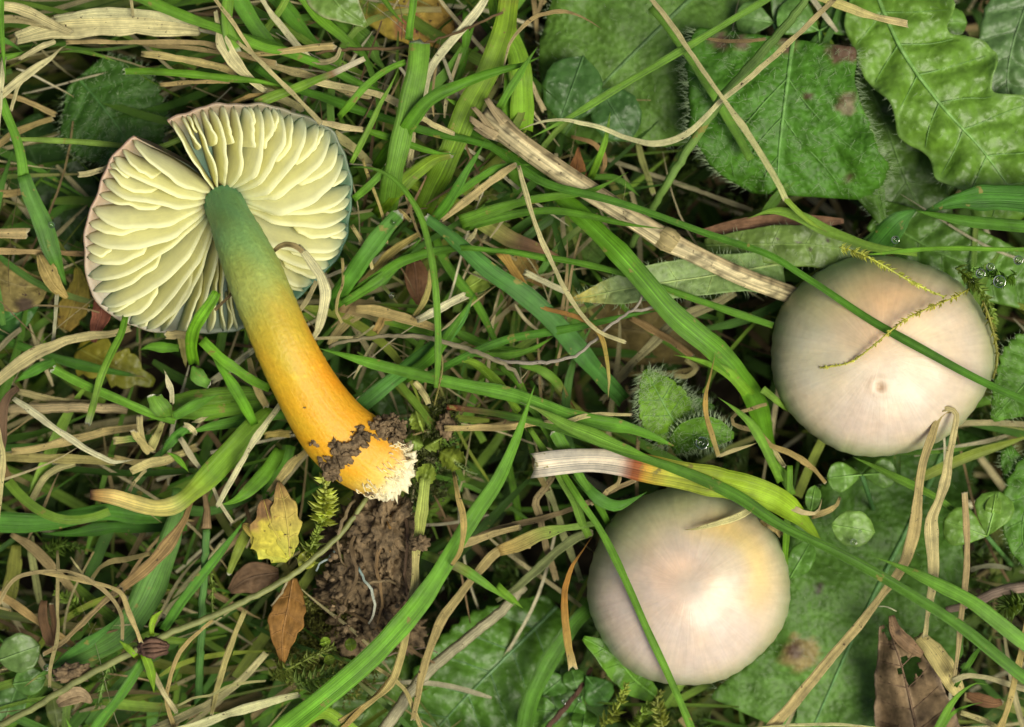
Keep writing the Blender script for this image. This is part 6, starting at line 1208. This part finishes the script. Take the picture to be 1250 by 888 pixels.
Y('grey straw bent at a joint in the hollow left of the lower cap', 'R', [(465,570),(425,630),(375,700),(390,760),(405,830),(430,930),(480,1080)], [8,10,11,11,11,10,8], [-.2,-.2,-.2,-.4,-.7], (.27,.2,.13))
Y('pale upright straw behind the joint, in the hollow', 'R', [(400,560),(440,650),(480,740),(510,840),(560,960),(600,1080)], [9,10,10,10,9,8], [-.5,-.6,-.7,-.9], (.36,.36,.2))
Y('brownish straw crossing the hollow toward the lower cap', 'R', [(60,888),(150,850),(280,815),(400,785),(520,745),(640,700),(760,640),(870,590)], [8,9,9,8,7,7,7,6], [-.2,-.2,-.15,-.1,-.1], (.32,.23,.15))
Y('dim grey straw low at the left of the hollow', 'R', [(60,870),(130,800),(190,750),(250,700)], [10,11,10,8], [-.8,-.8,-.9], (.25,.19,.13))
Y('dull green-grey strip crossing under the rust brown strip', 'K', [(-40,430),(30,385),(100,320),(170,255),(240,205),(300,185)], [5,8,11,13,13,9], [-.4,-.3,-.3,-.3], (.2,.22,.11))
Y('white brown hooked thread under the bleached blade end', 'R', [(795,570),(785,610),(740,640),(700,680),(650,710)], [4,5,5,4], [-.1,.0,.0], (.5,.38,.24))
Y('dark tan blade turned edge-on below the bleached blade end', 'R', [(375,470),(385,530),(410,590),(440,640)], [10,9,8,6], [.2,.0,-.3], (.25,.19,.1))
Y('pale strip across the tip of the fresh blade by the hairy leaf', 'R', [(420,300),(520,305),(620,275),(720,265),(850,268)], [4,7,7,5,4], [.4,.45,.4,.35], (.55,.46,.28))
Y('vertical tan straw right of the soil lump with a green top', 'J', [(620,-10),(610,90),(600,180),(585,280),(580,380),(562,500),(545,600),(520,680),(490,740),(430,790),(370,830),(310,868)], [12,13,13,11,11,11,11,11,10,9,8,7], [.3,.3,.35,.35,.3,.3,.2,.1], [(0,(.35,.42,.12)),(.2,(.42,.44,.14)),(.3,(.50,.42,.22)),(1,(.46,.34,.16))])
Y('curled tan strip winding round the upper part of the broad bright blade', 'J', [(722,-30),(740,60),(758,130),(755,200),(738,270),(715,300)], [4,7,8,8,7,4], [.4,.7,.75,.75,.7,.6], (.56,.40,.18))
Y('long tan strip bending down from the drying strip to the bottom edge', 'J', [(1000,225),(940,228),(870,260),(810,330),(740,420),(680,500),(640,600),(610,690),(595,760),(575,860)], [13,13,13,12,13,12,10,10,9,7], [.0,.0,.05,.1,.1,.1,.1], (.40,.30,.16))
Y('brown straw passing behind the broad bright blade to the right', 'J', [(670,262),(760,225),(860,190),(960,165)], [7,9,9,7], [.0,.0,-.1], (.42,.32,.19))
Y('thin straw curling at the bottom of the vertical tan straw', 'J', [(440,670),(500,710),(550,760),(580,830),(610,900)], [5,6,6,6,5], [.1,.1,.1], (.56,.45,.24))
Y('second thin strip at the foot of the vertical tan straw', 'J', [(500,700),(440,770),(380,830),(330,880)], [5,7,7,6], [.15,.15,.15], (.46,.32,.14))
Y('thin tan loop arching at the lower left', 'I', [(0,430),(25,385),(60,350),(110,332),(180,322),(240,325),(300,345),(360,380),(410,430),(440,490),(442,570)], [4,5,6,6,6,6,6,6,5,4], [.3,.4,.5,.5,.5,.45,.35], (.42,.32,.2))
Y('second thin loop just below the arch, ending by the dead bud', 'I', [(140,328),(220,345),(310,365),(400,385),(440,410),(465,470),(490,530),(510,580)], [4,5,6,6,7,7,6], [.4,.45,.5,.5,.4], (.55,.42,.24))
Y('brown dead strip slanting from the yellow tip down to the left', 'I', [(693,72),(660,150),(610,220),(560,280),(500,335),(440,385)], [5,9,14,16,16,9], [.1,.2,.25,.25,.2], (.30,.19,.10))
Y('thin end of the brown dead strip toward the round leaf', 'I', [(440,385),(370,440),(290,520),(220,585),(155,625)], [9,8,8,7,5], [.2,.2,.2,.2], (.28,.2,.12))
Y('brown straw under the round leaf, from the left edge', 'I', [(-10,405),(60,450),(130,500),(200,545),(290,610)], [8,11,12,10,7], [-.2,-.2,-.2,-.3], (.38,.25,.13))
Y('upright thin straw left of the arching loops', 'I', [(208,250),(208,340),(206,450),(205,560),(185,660),(180,740)], [4,5,5,5,5,5], [.1,.2,.2,.1], (.42,.34,.2))
Y('fine tan straw above the loops', 'I', [(255,272),(280,305),(300,335)], [2,3,2], [.5,.5,.5], (.56,.48,.3))
Y('thin straw curve behind the brown dead strip', 'I', [(540,262),(470,278),(400,290),(350,320),(335,350)], [5,7,7,6,5], [-.2,-.2,-.2], (.38,.30,.16))
Y('dark brown withered curl left of the thin upright straw', 'I', [(160,430),(155,480),(165,540),(190,590),(200,540),(185,440)], [8,12,14,12,9,5], [.0,.0,.0], (.15,.08,.05))
Y('thin tan strip hanging from the upright jointed stem foot', 'I', [(770,500),(700,560),(650,620),(620,700),(605,790),(630,888)], [5,5,6,6,6,5], [.2,.2,.15,.1], (.52,.38,.2))
Y('pale straw sticking down from the dead bud', 'I', [(555,690),(580,740),(610,790),(640,835)], [6,8,8,6], [.15,.2,.2], (.62,.52,.36))
Y('stack of grey straw rising to the right at the bottom left', 'I', [(960,620),(900,690),(840,745),(760,800),(680,840),(560,895)], [9,10,11,12,12,10], [-.1,.0,.0,.0], (.48,.42,.27))
Y('cream straw with a white streak at the bottom, left of the mossy soil', 'I', [(600,910),(700,885),(800,850),(880,825),(1000,790),(1080,770)], [8,10,11,11,10,7], [.2,.25,.3,.3], (.64,.6,.42))
Y('slanting tan straw beside the vertical jointed stem', 'I', [(885,465),(855,540),(820,640),(790,740),(765,840)], [7,8,8,8,6], [.0,.05,.0], (.48,.40,.2))
Y('wavy fine straw beneath the jointed stem', 'I', [(640,810),(700,780),(760,770),(830,740),(900,725),(960,720)], [3,4,4,4,4,3], [.2,.2,.2], (.5,.46,.26))
Y('thick dim straw behind the vertical jointed stem', 'I', [(820,210),(780,270),(700,350),(640,430),(600,480)], [10,14,15,14,10], [-.6,-.6,-.7], (.36,.33,.22))
Y('yellowish dim stalk at the left edge of the lower left hollow', 'I', [(60,230),(50,330),(30,430),(10,540)], [16,18,18,16], [-1.0,-1.0,-1.0], (.24,.24,.06))
Y('green-grey stalk in the hollow right of the yellowish one', 'I', [(110,200),(120,300),(135,380),(145,440)], [9,9,9,7], [-.8,-.8,-.9], (.3,.3,.15))
Y('wide brown straw deep behind the arching loops', 'I', [(40,190),(120,240),(190,310),(260,390),(290,440)], [8,12,14,13,10], [-.7,-.6,-.7], (.36,.26,.16))
Y('cream curl at the top edge over the big soft leaf', '', [(612,104),(620,62),(628,45),(641,30),(655,20),(677,15),(695,16),(715,24),(735,36)], [4,5,5,6,6,6,5,4], [.3,.4,.45,.45,.3], [(0,(.62,.55,.4)),(.5,(.5,.36,.2)),(1,(.3,.2,.12))], 'tip', 'tip')
Y('straight pale straw from the top edge crossing down to the right-hand cap area', '', [(796,0),(815,26),(836,57),(858,90),(883,125),(912,165),(940,208),(958,242)], [6,7,7,7,7,8,8,9], [.6,.7,.75,.75,.7,.6], [(0,(.5,.4,.26)),(.6,(.52,.46,.3)),(1,(.55,.55,.3))], 'cut', 'jag')
B('green continuation of the straight pale straw, dropping to the cap', '', [(955,238),(970,254),(990,272),(1010,284)], [7,7,6,4], [.5,.45,.35,.3], (.18,.34,.08), 'cut', 'tip')
B('dim blurred blade under the crossing straws on the hairy leaf', 'C', [(520,30),(590,110),(660,210),(730,320),(800,440),(880,580)], [10,12,12,13,12,10], [-.1,-.1,-.15,-.2], (.10,.25,.06), 'cut', 'cut')
Y('long cream straw from the top edge swinging back left under the green stem', '', [(1021,-5),(998,16),(965,48),(930,80),(905,102),(880,122),(856,148),(838,164),(815,173),(790,175),(760,167),(730,156),(701,149),(680,146),(655,150),(634,159)], [6,6,7,7,7,7,8,9,8,8,7,7,6,6,5], [.85,.85,.8,.75,.6,.5,.45,.45,.45], [(0,(.36,.25,.16)),(.3,(.52,.42,.26)),(.5,(.64,.58,.4)),(1,(.64,.6,.44))], 'cut', 'tip')
Y('flat cream-yellow cut blade jutting from the top edge over the lobed leaf', 'D', [(190,-20),(270,15),(350,45),(430,68),(525,88)], [8,14,15,12,9], [.2,.25,.25,.2], [(0,(.42,.45,.15)),(.4,(.55,.48,.2)),(1,(.62,.48,.32))], 'cut', 'jag')
Y('brown edge curl along the top of the hairy leaf', 'C', [(715,140),(780,148),(860,150),(930,142)], [4,5,5,4], [-.1,.0,-.1], (.36,.24,.15))
Y('thin straw in the gap under the big soft leaf, left', 'C', [(60,260),(90,320),(130,400)], [8,8,7], [-.4,-.4,-.5], (.55,.44,.32))
Y('slender grey straw crossing the dark gap beneath the hairy leaf', 'C', [(340,570),(450,610),(600,660),(740,710),(880,760)], [5,6,6,6,5], [-1.1,-1.1,-1.2], (.30,.26,.2))
Y('olive straw dropping through the gap beside the green stem', 'C', [(470,520),(490,590),(510,650),(525,700)], [7,8,8,6], [-1.0,-1.0,-1.0], (.30,.30,.13))
Y('small brown hook under the cream straw at the centre top', 'C', [(230,495),(300,515),(345,560),(350,600),(330,640)], [5,7,7,6,4], [-.6,-.6,-.6], (.36,.22,.12))

# ================================================================ small things: bud, buds, moss, drops, specks
def bud():
    p = P(186, 791, .3); r = root('dead_bud', uniq('dark brown shrivelled bud on the hairy runner at the lower left'), 'bud', tuple(p))
    me = blob_mesh('bud', .16, 4, .35, 1.4, 4, (1.15, .75, .7), M_deadleaf)
    a = me.color_attributes.new("Col", 'FLOAT_COLOR', 'POINT'); a.data.foreach_set("color", np.tile(np.array((.11,.06,.045,1), np.float32), len(me.vertices)))
    me.transform(__import__('mathutils').Matrix.Translation(Vector(p))); child('bud', me, r)
    for k in range(4):
        A = smooth([P(170, 788+k*3, .32), P(186, 782+k*6, .45), P(204, 786+k*3, .34)], 8)
        child('bud_scale', tube_mesh('bud_scale', A, [.01,.035,.01], (.16,.09,.06), M_deadleaf, 5), r)
bud()
MS = moss_sprig
MS('feathery yellow-green moss sprig lying on top of the right-hand cap, upper one', 'H', [(280,35),(350,55),(410,85),(470,120),(530,155),(600,190),(660,215)], [.62,.7,.72,.7,.6,.5], (.62,.66,.14), .09, .03, 130, 2.2, .8)
MS('curved olive moss sprig lying across the right-hand cap down to the left', 'H', [(750,185),(700,215),(640,240),(570,270),(500,310),(440,360),(380,410),(310,455),(210,472)], [.2,.44,.58,.68,.73,.74,.70,.62,.53], (.60,.60,.12), .07, .022, 170, 2.0, .75)
MS('bushy moss sprig at the upper right rim of the right-hand cap', 'H', [(700,110),(750,150),(800,200),(830,260),(845,330)], [.1,.25,.2,.0], (.22,.32,.05), .13, .04, 130, 3)
MS('thin brown-green moss stem down the right rim of the right-hand cap', 'H', [(800,230),(825,300),(845,380),(850,450),(835,510)], [.2,.1,.0,-.1], (.3,.3,.06), .08, .025, 80, 3)
MS('moss with dew drops by the upper right of the right-hand cap', 'H', [(920,130),(870,150),(820,130),(770,110)], [.0,.15,.2,.1], (.18,.34,.06), .15, .05, 110, 3)
MS('fluffy pale moss shoot just below the torn stem base', '', [(395,640),(396,620),(398,600),(394,582)], [.1,.25,.35,.4], (.52,.58,.12), .2, .06, 130, 4, 1.0)
MS('second pale moss shoot left of the first below the stem', '', [(372,690),(380,668),(388,650),(394,634)], [.0,.1,.15,.2], (.33,.42,.08), .17, .05, 90, 3, 1.0)
MS('moss frond by the soil lump at its lower left', '', [(330,830),(355,815),(385,800),(410,790)], [-.1,.1,.15,.1], (.24,.30,.06), .16, .04, 120, 3, 1.0)
MS('star-leaved moss shoot at the bottom of the soil lump', '', [(360,836),(390,828),(420,822),(450,818)], [.1,.25,.25,.2], (.30,.42,.10), .19, .05, 120, 3, 1.0)
MS('thin moss stem climbing beside the long fresh blade', '', [(530,495),(536,470),(540,450),(538,432),(530,425)], [.3,.55,.6,.6], (.26,.24,.07), .05, .02, 60, 2.5)
MS('tiny moss branch right of the liverwort', '', [(556,565),(565,572),(575,577),(583,579)], [.1,.15,.15], (.32,.42,.16), .08, .02, 26, 1.8)
MS('yellow-green moss shoot at the bottom beside the lower cap', 'K', [(340,880),(380,840),(410,790),(430,730)], [-.7,-.5,-.35,-.3], (.36,.42,.08), .16, .06, 70, 3)
MS('second moss shoot at the bottom, under the curved blade over the cap', 'K', [(560,888),(550,840),(540,790),(555,760)], [-.5,-.4,-.4], (.34,.38,.09), .15, .045, 60, 3)
MS('moss at the bottom edge right of the round leaves', 'K', [(470,900),(480,850),(520,800)], [-.7,-.5,-.5], (.22,.32,.05), .17, .05, 60, 3)
MS('dim moss at the lower left hollow', 'I', [(300,470),(260,440),(230,410),(200,400)], [-.6,-.5,-.5], (.20,.30,.05), .16, .04, 100, 2.5, 1.0)
MS('second dim moss patch in the lower left hollow', 'I', [(160,260),(200,240),(240,230),(290,240)], [-.9,-.8,-.8], (.16,.26,.04), .16, .04, 90, 2.5, 1.0)
MS('spiky dark moss at the right edge below the grey stick', 'L', [(947,440),(900,450),(860,470),(840,490)], [-.3,-.2,-.3], (.14,.22,.04), .2, .04, 110, 3, 1.0)
MS('moss at the right edge under the toothed leaf', 'H', [(870,370),(890,430),(880,480),(870,520)], [-.5,-.5,-.5], (.12,.2,.04), .13, .04, 90, 3, 1.0)
MS('pale moss shoot by the left hollow near the dead straws', 'I', [(760,330),(768,380),(766,440),(770,480)], [.0,.05,.05], (.26,.36,.07), .09, .03, 60, 2.5)
MS('tuft of pale moss by the base of the jointed stem', 'I', [(400,650),(380,700),(365,760),(350,820)], [-.2,-.1,-.1], (.26,.42,.1), .13, .03, 60, 3)

# moss and liverwort covering the soil: nobody could count it
def moss_mass(name, label, spots, col, ln=.12, wd=.045, per=55):
    Vs, Fs, Cs = [], [], []; off = 0
    for (x, y, z, r, k) in spots:
        for i in range(k):
            a = random.random()*6.28; q = random.random()**.5*r
            p = P(x+q*math.cos(a), y+q*math.sin(a), z-.25*(q/r)**2+random.uniform(-.08, .05))
            d = np.array([random.uniform(-.14, .14), random.uniform(-.14, .14), random.uniform(.02, .14)])
            A = smooth([p, p+d*.6, p+d*1.3], 5)
            V, F, c = moss_leaves(A, ln, wd, per//3, tuple(C_(col)*random.uniform(.6, 1.3)), 1.0)
            Vs.append(V); Fs.append(F+off); off += len(V); Cs.append(c)
    o = link(name, mesh_np(name, np.vstack(Vs), np.vstack(Fs), np.vstack(Cs), None, False, M_moss))
    o['kind'] = 'stuff'; o['label'] = uniq(label); o['category'] = 'moss'
moss_mass('moss_carpet', 'olive moss covering the lower half of the soil lump', [(425,745,-.35,28,70),(400,770,-.5,30,80),(460,775,-.5,30,60),(410,800,-.6,38,80),(360,800,-.6,30,60),(470,720,-.15,14,14),(390,735,-.5,20,30),(485,760,-.4,14,18),(440,820,-.5,34,60)], (.20,.21,.05), .075, .03, 36)
moss_mass('moss_carpet', 'brown-green moss and rootlets right of the torn stem base', [(535,530,-.1,20,40),(545,500,-.1,18,30),(520,560,-.15,20,34),(505,600,-.3,16,20),(530,600,-.3,14,16)], (.13,.15,.05), .075, .028, 36)
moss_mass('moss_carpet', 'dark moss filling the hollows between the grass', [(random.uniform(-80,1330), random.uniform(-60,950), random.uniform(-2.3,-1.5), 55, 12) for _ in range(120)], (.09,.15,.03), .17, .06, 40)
for i, (lab, x, y, r, a, c) in enumerate([('upper green liverwort lobe beside the torn stem base', 512, 515, 15, 110, (.22,.36,.09)), ('large green liverwort lobe right of the torn stem base', 552, 560, 18, -30, (.22,.34,.07)), ('middle liverwort lobe against the moss stem', 530, 540, 14, 30, (.2,.33,.09)), ('lower liverwort lobe above the vertical tan straw', 520, 580, 15, 250, (.21,.34,.08)), ('curled liverwort lobe touching the long fresh blade', 505, 540, 13, 160, (.19,.33,.10))]):
    round_leaf(lab, '', x, y, r, a, [-.05, .08, .0], c, .9, name='liverwort_lobe', cat='liverwort', rib=0, bul=.05, wob=.9, teeth=.3, nt=5, mat=M_leaf)
for i, (lab, x, y, r, a, c) in enumerate([('small pale green leaf on the runner beside the yellow lobed leaf', 374, 684, 12, 40, (.32,.42,.08)), ('tiny bright leaf in the moss under the soil lump, left', 397, 784, 7, 20, (.2,.38,.05)), ('tiny bright leaf in the moss under the soil lump, middle', 428, 787, 8, 100, (.2,.36,.05)), ('tiny bright leaf low in the moss, bottommost', 402, 806, 7, 200, (.22,.38,.06))]):
    round_leaf(lab, '', x, y, r, a, [.05, .1, .05], c, .9, rib=1.5)
def pellet(label, x, y, z, r, sq, name='soil_clump', cat='soil clump'):
    rt = link(name, blob_mesh(name, r, 4, .6, 1.8, x*.1, sq)); rt.location = P(x, y, z)
    rt['label'] = uniq(label); rt['category'] = cat; rt['group'] = 'clumps of soil'
pellet('clump of soil on the vertical tan straw right of the soil lump', 512, 664, .45, .11, (1, .8, .8))
pellet('dark clump of soil beside the red-tipped stem right of the stem base', 544, 520, .0, .12, (.8, 1.2, .8))
pellet('black ash-like clump near the scrap of brown leaf, lower left', 90, 822, .15, .13, (1.6, .8, .7))
pellet('small lumpy dark clump on the hooked straw in the top right gap', 1180, 80, -1.5, .2, (1, 1.5, .8))
def drops():
    import bmesh
    for (x, y, z, r, lab) in [(1197,334,.35,6,'dew drop left of the largest one on the moss above the right-hand cap'),(1220,344,.35,8,'largest dew drop on the moss at the upper right of the right-hand cap'),(1209,326,.3,5,'small dew drop above the largest one by the right-hand cap'),(1186,342,.25,4,'smallest dew drop touching the moss at the right-hand cap rim'),(1243,318,.2,6,'dew drop nearest the right edge above the right-hand cap'),(1042,662,.02,4,'flattened dew drop in the cupped oval leaf'),(857,541,.12,8,'water drop held in the small folded hairy leaf'),(480,271,.35,4,'tiny dew drop on the tangle beside the stem'),(479,361,.1,4,'clear bead of water between blades right of the stem'),(57,815,.15,4,'bead of water at the tip of the blue-green blade, lower left'),(1093,293,.25,5,'dew drop on the bent base of the dark blades'),(688,857,-.75,3,'dew bead on the left round leaves at the bottom'),(707,855,-.7,3,'dew bead on the right round leaves at the bottom'),(797,264,.35,2,'minute drop on the green round stem foot'),(63,275,.3,4,'drop on the bent green stem at the left edge'),(1050,649,.04,2,'second smaller drop on the cupped oval leaf')]:
        bm = bmesh.new(); bmesh.ops.create_uvsphere(bm, u_segments=16, v_segments=10, radius=pw(r, z))
        me = bpy.data.meshes.new('water_drop'); bm.to_mesh(me); bm.free(); me.polygons.foreach_set('use_smooth', np.ones(len(me.polygons), bool)); me.materials.append(M_drop)
        o = link('water_drop', me); o.location = P(x, y, z); o.scale = (1, 1, .7)
        o['category'] = 'water drop'; o['group'] = 'dew drops on the leaves'; o['label'] = uniq(lab)
drops()

# ================================================================ undergrowth: uncounted fill between the traced blades
def fill(name, label, n, zr, wr, lr, cols, mat, dirf, region, seed, bow=.25, tipf=True, segs=9, dropf=.5):
    R = np.random.default_rng(seed); Vs, Fs, Cs, Us = [], [], [], []; off = 0; made = 0; tries = 0
    while made < n and tries < n*6:
        tries += 1
        x = R.uniform(-170, 1420); y = R.uniform(-140, 1030)
        if R.random() > region(x, y): continue
        z = R.uniform(*zr); L = R.uniform(*lr); w = R.uniform(*wr)
        a = dirf(x, y, R); d = np.array([math.cos(a), math.sin(a), 0])
        nrm = np.array([-d[1], d[0], 0]); b = R.normal()*bow*L
        c = P(x, y, z); t = np.linspace(-.5, .5, segs+1)
        dz = -dropf*L*R.uniform(.1, 1)*(np.abs(t+R.uniform(-.3, .3)))**1.5*1.4
        A = c+np.outer(t*L, d)+np.outer((t*t*4)*b*.5+np.sin(t*5+R.uniform(0,6))*L*.02, nrm)+np.outer(dz, [0, 0, 1])
        s = np.linspace(0, 1, segs+1); ww = w*np.clip((1-s)/.4, .08, 1)**.7*np.clip(s/.12, .5, 1)
        if not tipf or R.random() < .3: ww = np.full(segs+1, w)*(1-.2*s)
        T, Sd, N = frames(A); rl = R.normal()*.7
        S2 = Sd*math.cos(rl)+N*math.sin(rl); N2 = -Sd*math.sin(rl)+N*math.cos(rl)
        fo = R.uniform(.05, .4)
        V = np.stack([A-S2*ww[:, None]/2+N2*(fo*ww/2)[:, None], A, A+S2*ww[:, None]/2+N2*(fo*ww/2)[:, None]], 1)
        col = C_(cols[R.integers(len(cols))])*R.uniform(.7, 1.25)
        cc = np.tile(col, (segs+1, 3, 1))
        if R.random() < .3: f = (s**3)[:, None, None]; cc = cc*(1-f)+np.array((.38,.3,.13))*f
        cc[:, 1] *= 1.15
        UV = np.zeros((segs+1, 3, 2)); UV[..., 0] = [0, .5, 1]; UV[..., 1] = (s*L*.35+R.uniform(0, 9))[:, None]
        i = np.arange(segs)[:, None]*3+np.arange(2)[None, :]
        F = np.stack([i, i+1, i+4, i+3], -1).reshape(-1, 4)
        Vs.append(V.reshape(-1, 3)); Fs.append(F+off); off += 3*(segs+1); Cs.append(cc.reshape(-1, 3)); Us.append(UV.reshape(-1, 2)); made += 1
    o = link(name, mesh_np(name, np.vstack(Vs), np.vstack(Fs), np.vstack(Cs), np.vstack(Us), True, mat))
    o['kind'] = 'stuff'; o['label'] = uniq(label); o['category'] = 'grass'
def g2(x, y, cx, cy, sx, sy): return math.exp(-((x-cx)/sx)**2-((y-cy)/sy)**2)
def leafy(x, y):        # where broad leaves, not grass, cover the ground
    return max(1.2*g2(x, y, 790, 90, 150, 100), 1.3*g2(x, y, 960, 150, 130, 110), 1.3*g2(x, y, 1150, 120, 130, 190), 1.2*g2(x, y, 1060, 720, 150, 190), g2(x, y, 130, 150, 90, 90), .8*g2(x, y, 600, 830, 110, 70))
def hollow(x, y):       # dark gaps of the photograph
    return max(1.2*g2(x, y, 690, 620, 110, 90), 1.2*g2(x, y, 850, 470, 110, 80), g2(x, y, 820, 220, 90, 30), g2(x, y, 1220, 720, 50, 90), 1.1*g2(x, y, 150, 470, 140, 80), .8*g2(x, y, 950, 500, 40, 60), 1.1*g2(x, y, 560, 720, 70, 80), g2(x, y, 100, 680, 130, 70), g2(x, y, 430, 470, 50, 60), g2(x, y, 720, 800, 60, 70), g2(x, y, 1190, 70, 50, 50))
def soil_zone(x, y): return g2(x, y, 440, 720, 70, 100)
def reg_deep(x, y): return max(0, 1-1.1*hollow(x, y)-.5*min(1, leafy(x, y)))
def reg_mid(x, y):
    left = 1 if x < 700 else .5
    return max(0, left*(1-1.05*hollow(x, y)-1.3*min(1, leafy(x, y))-.95*soil_zone(x, y)))
def reg_top(x, y):
    return max(0, (1.0*g2(x, y, 540, 260, 130, 230)+.5*g2(x, y, 300, 60, 200, 60)+.6*g2(x, y, 200, 760, 240, 130)+.4*g2(x, y, 60, 420, 80, 120)+.25*g2(x, y, 600, 450, 100, 80))*(1-hollow(x, y))*(1-min(1, leafy(x, y))))
def d_center(x, y, R):
    if x < 340 and y < 260: return R.normal(.1, .45)
    if x < 700 and y < 420: return R.normal(.95, .5) if R.random() < .6 else R.normal(-.6, .4)
    if x < 420: return R.normal(.75, .6) if R.random() < .6 else R.normal(-.2, .4)
    return R.uniform(0, math.pi)
GR = [(.10,.23,.02),(.13,.28,.025),(.07,.18,.015),(.19,.33,.035),(.09,.22,.03),(.24,.30,.04)]
ST = [(.56,.48,.27),(.66,.60,.40),(.36,.27,.13),(.48,.42,.22),(.24,.16,.08)]
fill('undergrowth_grass', 'deep grass filling the turf hollows, their shade put into its colour', 1500, (-3.7,-2.4), (.10,.26), (1.2,3.5), [tuple(C_(c)*.6) for c in GR], M_grass, d_center, reg_deep, 31, dropf=.15)  # same greens darkened: shade of the hollows put into the colour
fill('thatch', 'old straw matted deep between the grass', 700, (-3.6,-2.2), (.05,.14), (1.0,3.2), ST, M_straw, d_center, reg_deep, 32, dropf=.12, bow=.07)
fill('undergrowth_grass', 'mixed green grass just below the traced blades', 760, (-1.8,-.45), (.04,.15), (1.2,3.2), GR, M_grass, d_center, reg_mid, 33, dropf=.25, bow=.14)
fill('thatch', 'tangled dry straw just below the traced straws', 470, (-1.6,-.45), (.02,.085), (.8,2.8), ST, M_straw, d_center, reg_mid, 34, dropf=.2, bow=.07)
fill('undergrowth_grass', 'fine green blades woven through the upper tangle', 90, (-.4,.0), (.06,.13), (.9,2.2), GR, M_grass, d_center, reg_top, 35, dropf=.4)
fill('thatch', 'thin straws woven through the upper tangle', 230, (-.45,.05), (.015,.05), (.5,1.8), ST, M_straw, d_center, reg_top, 36, dropf=.3, bow=.07)
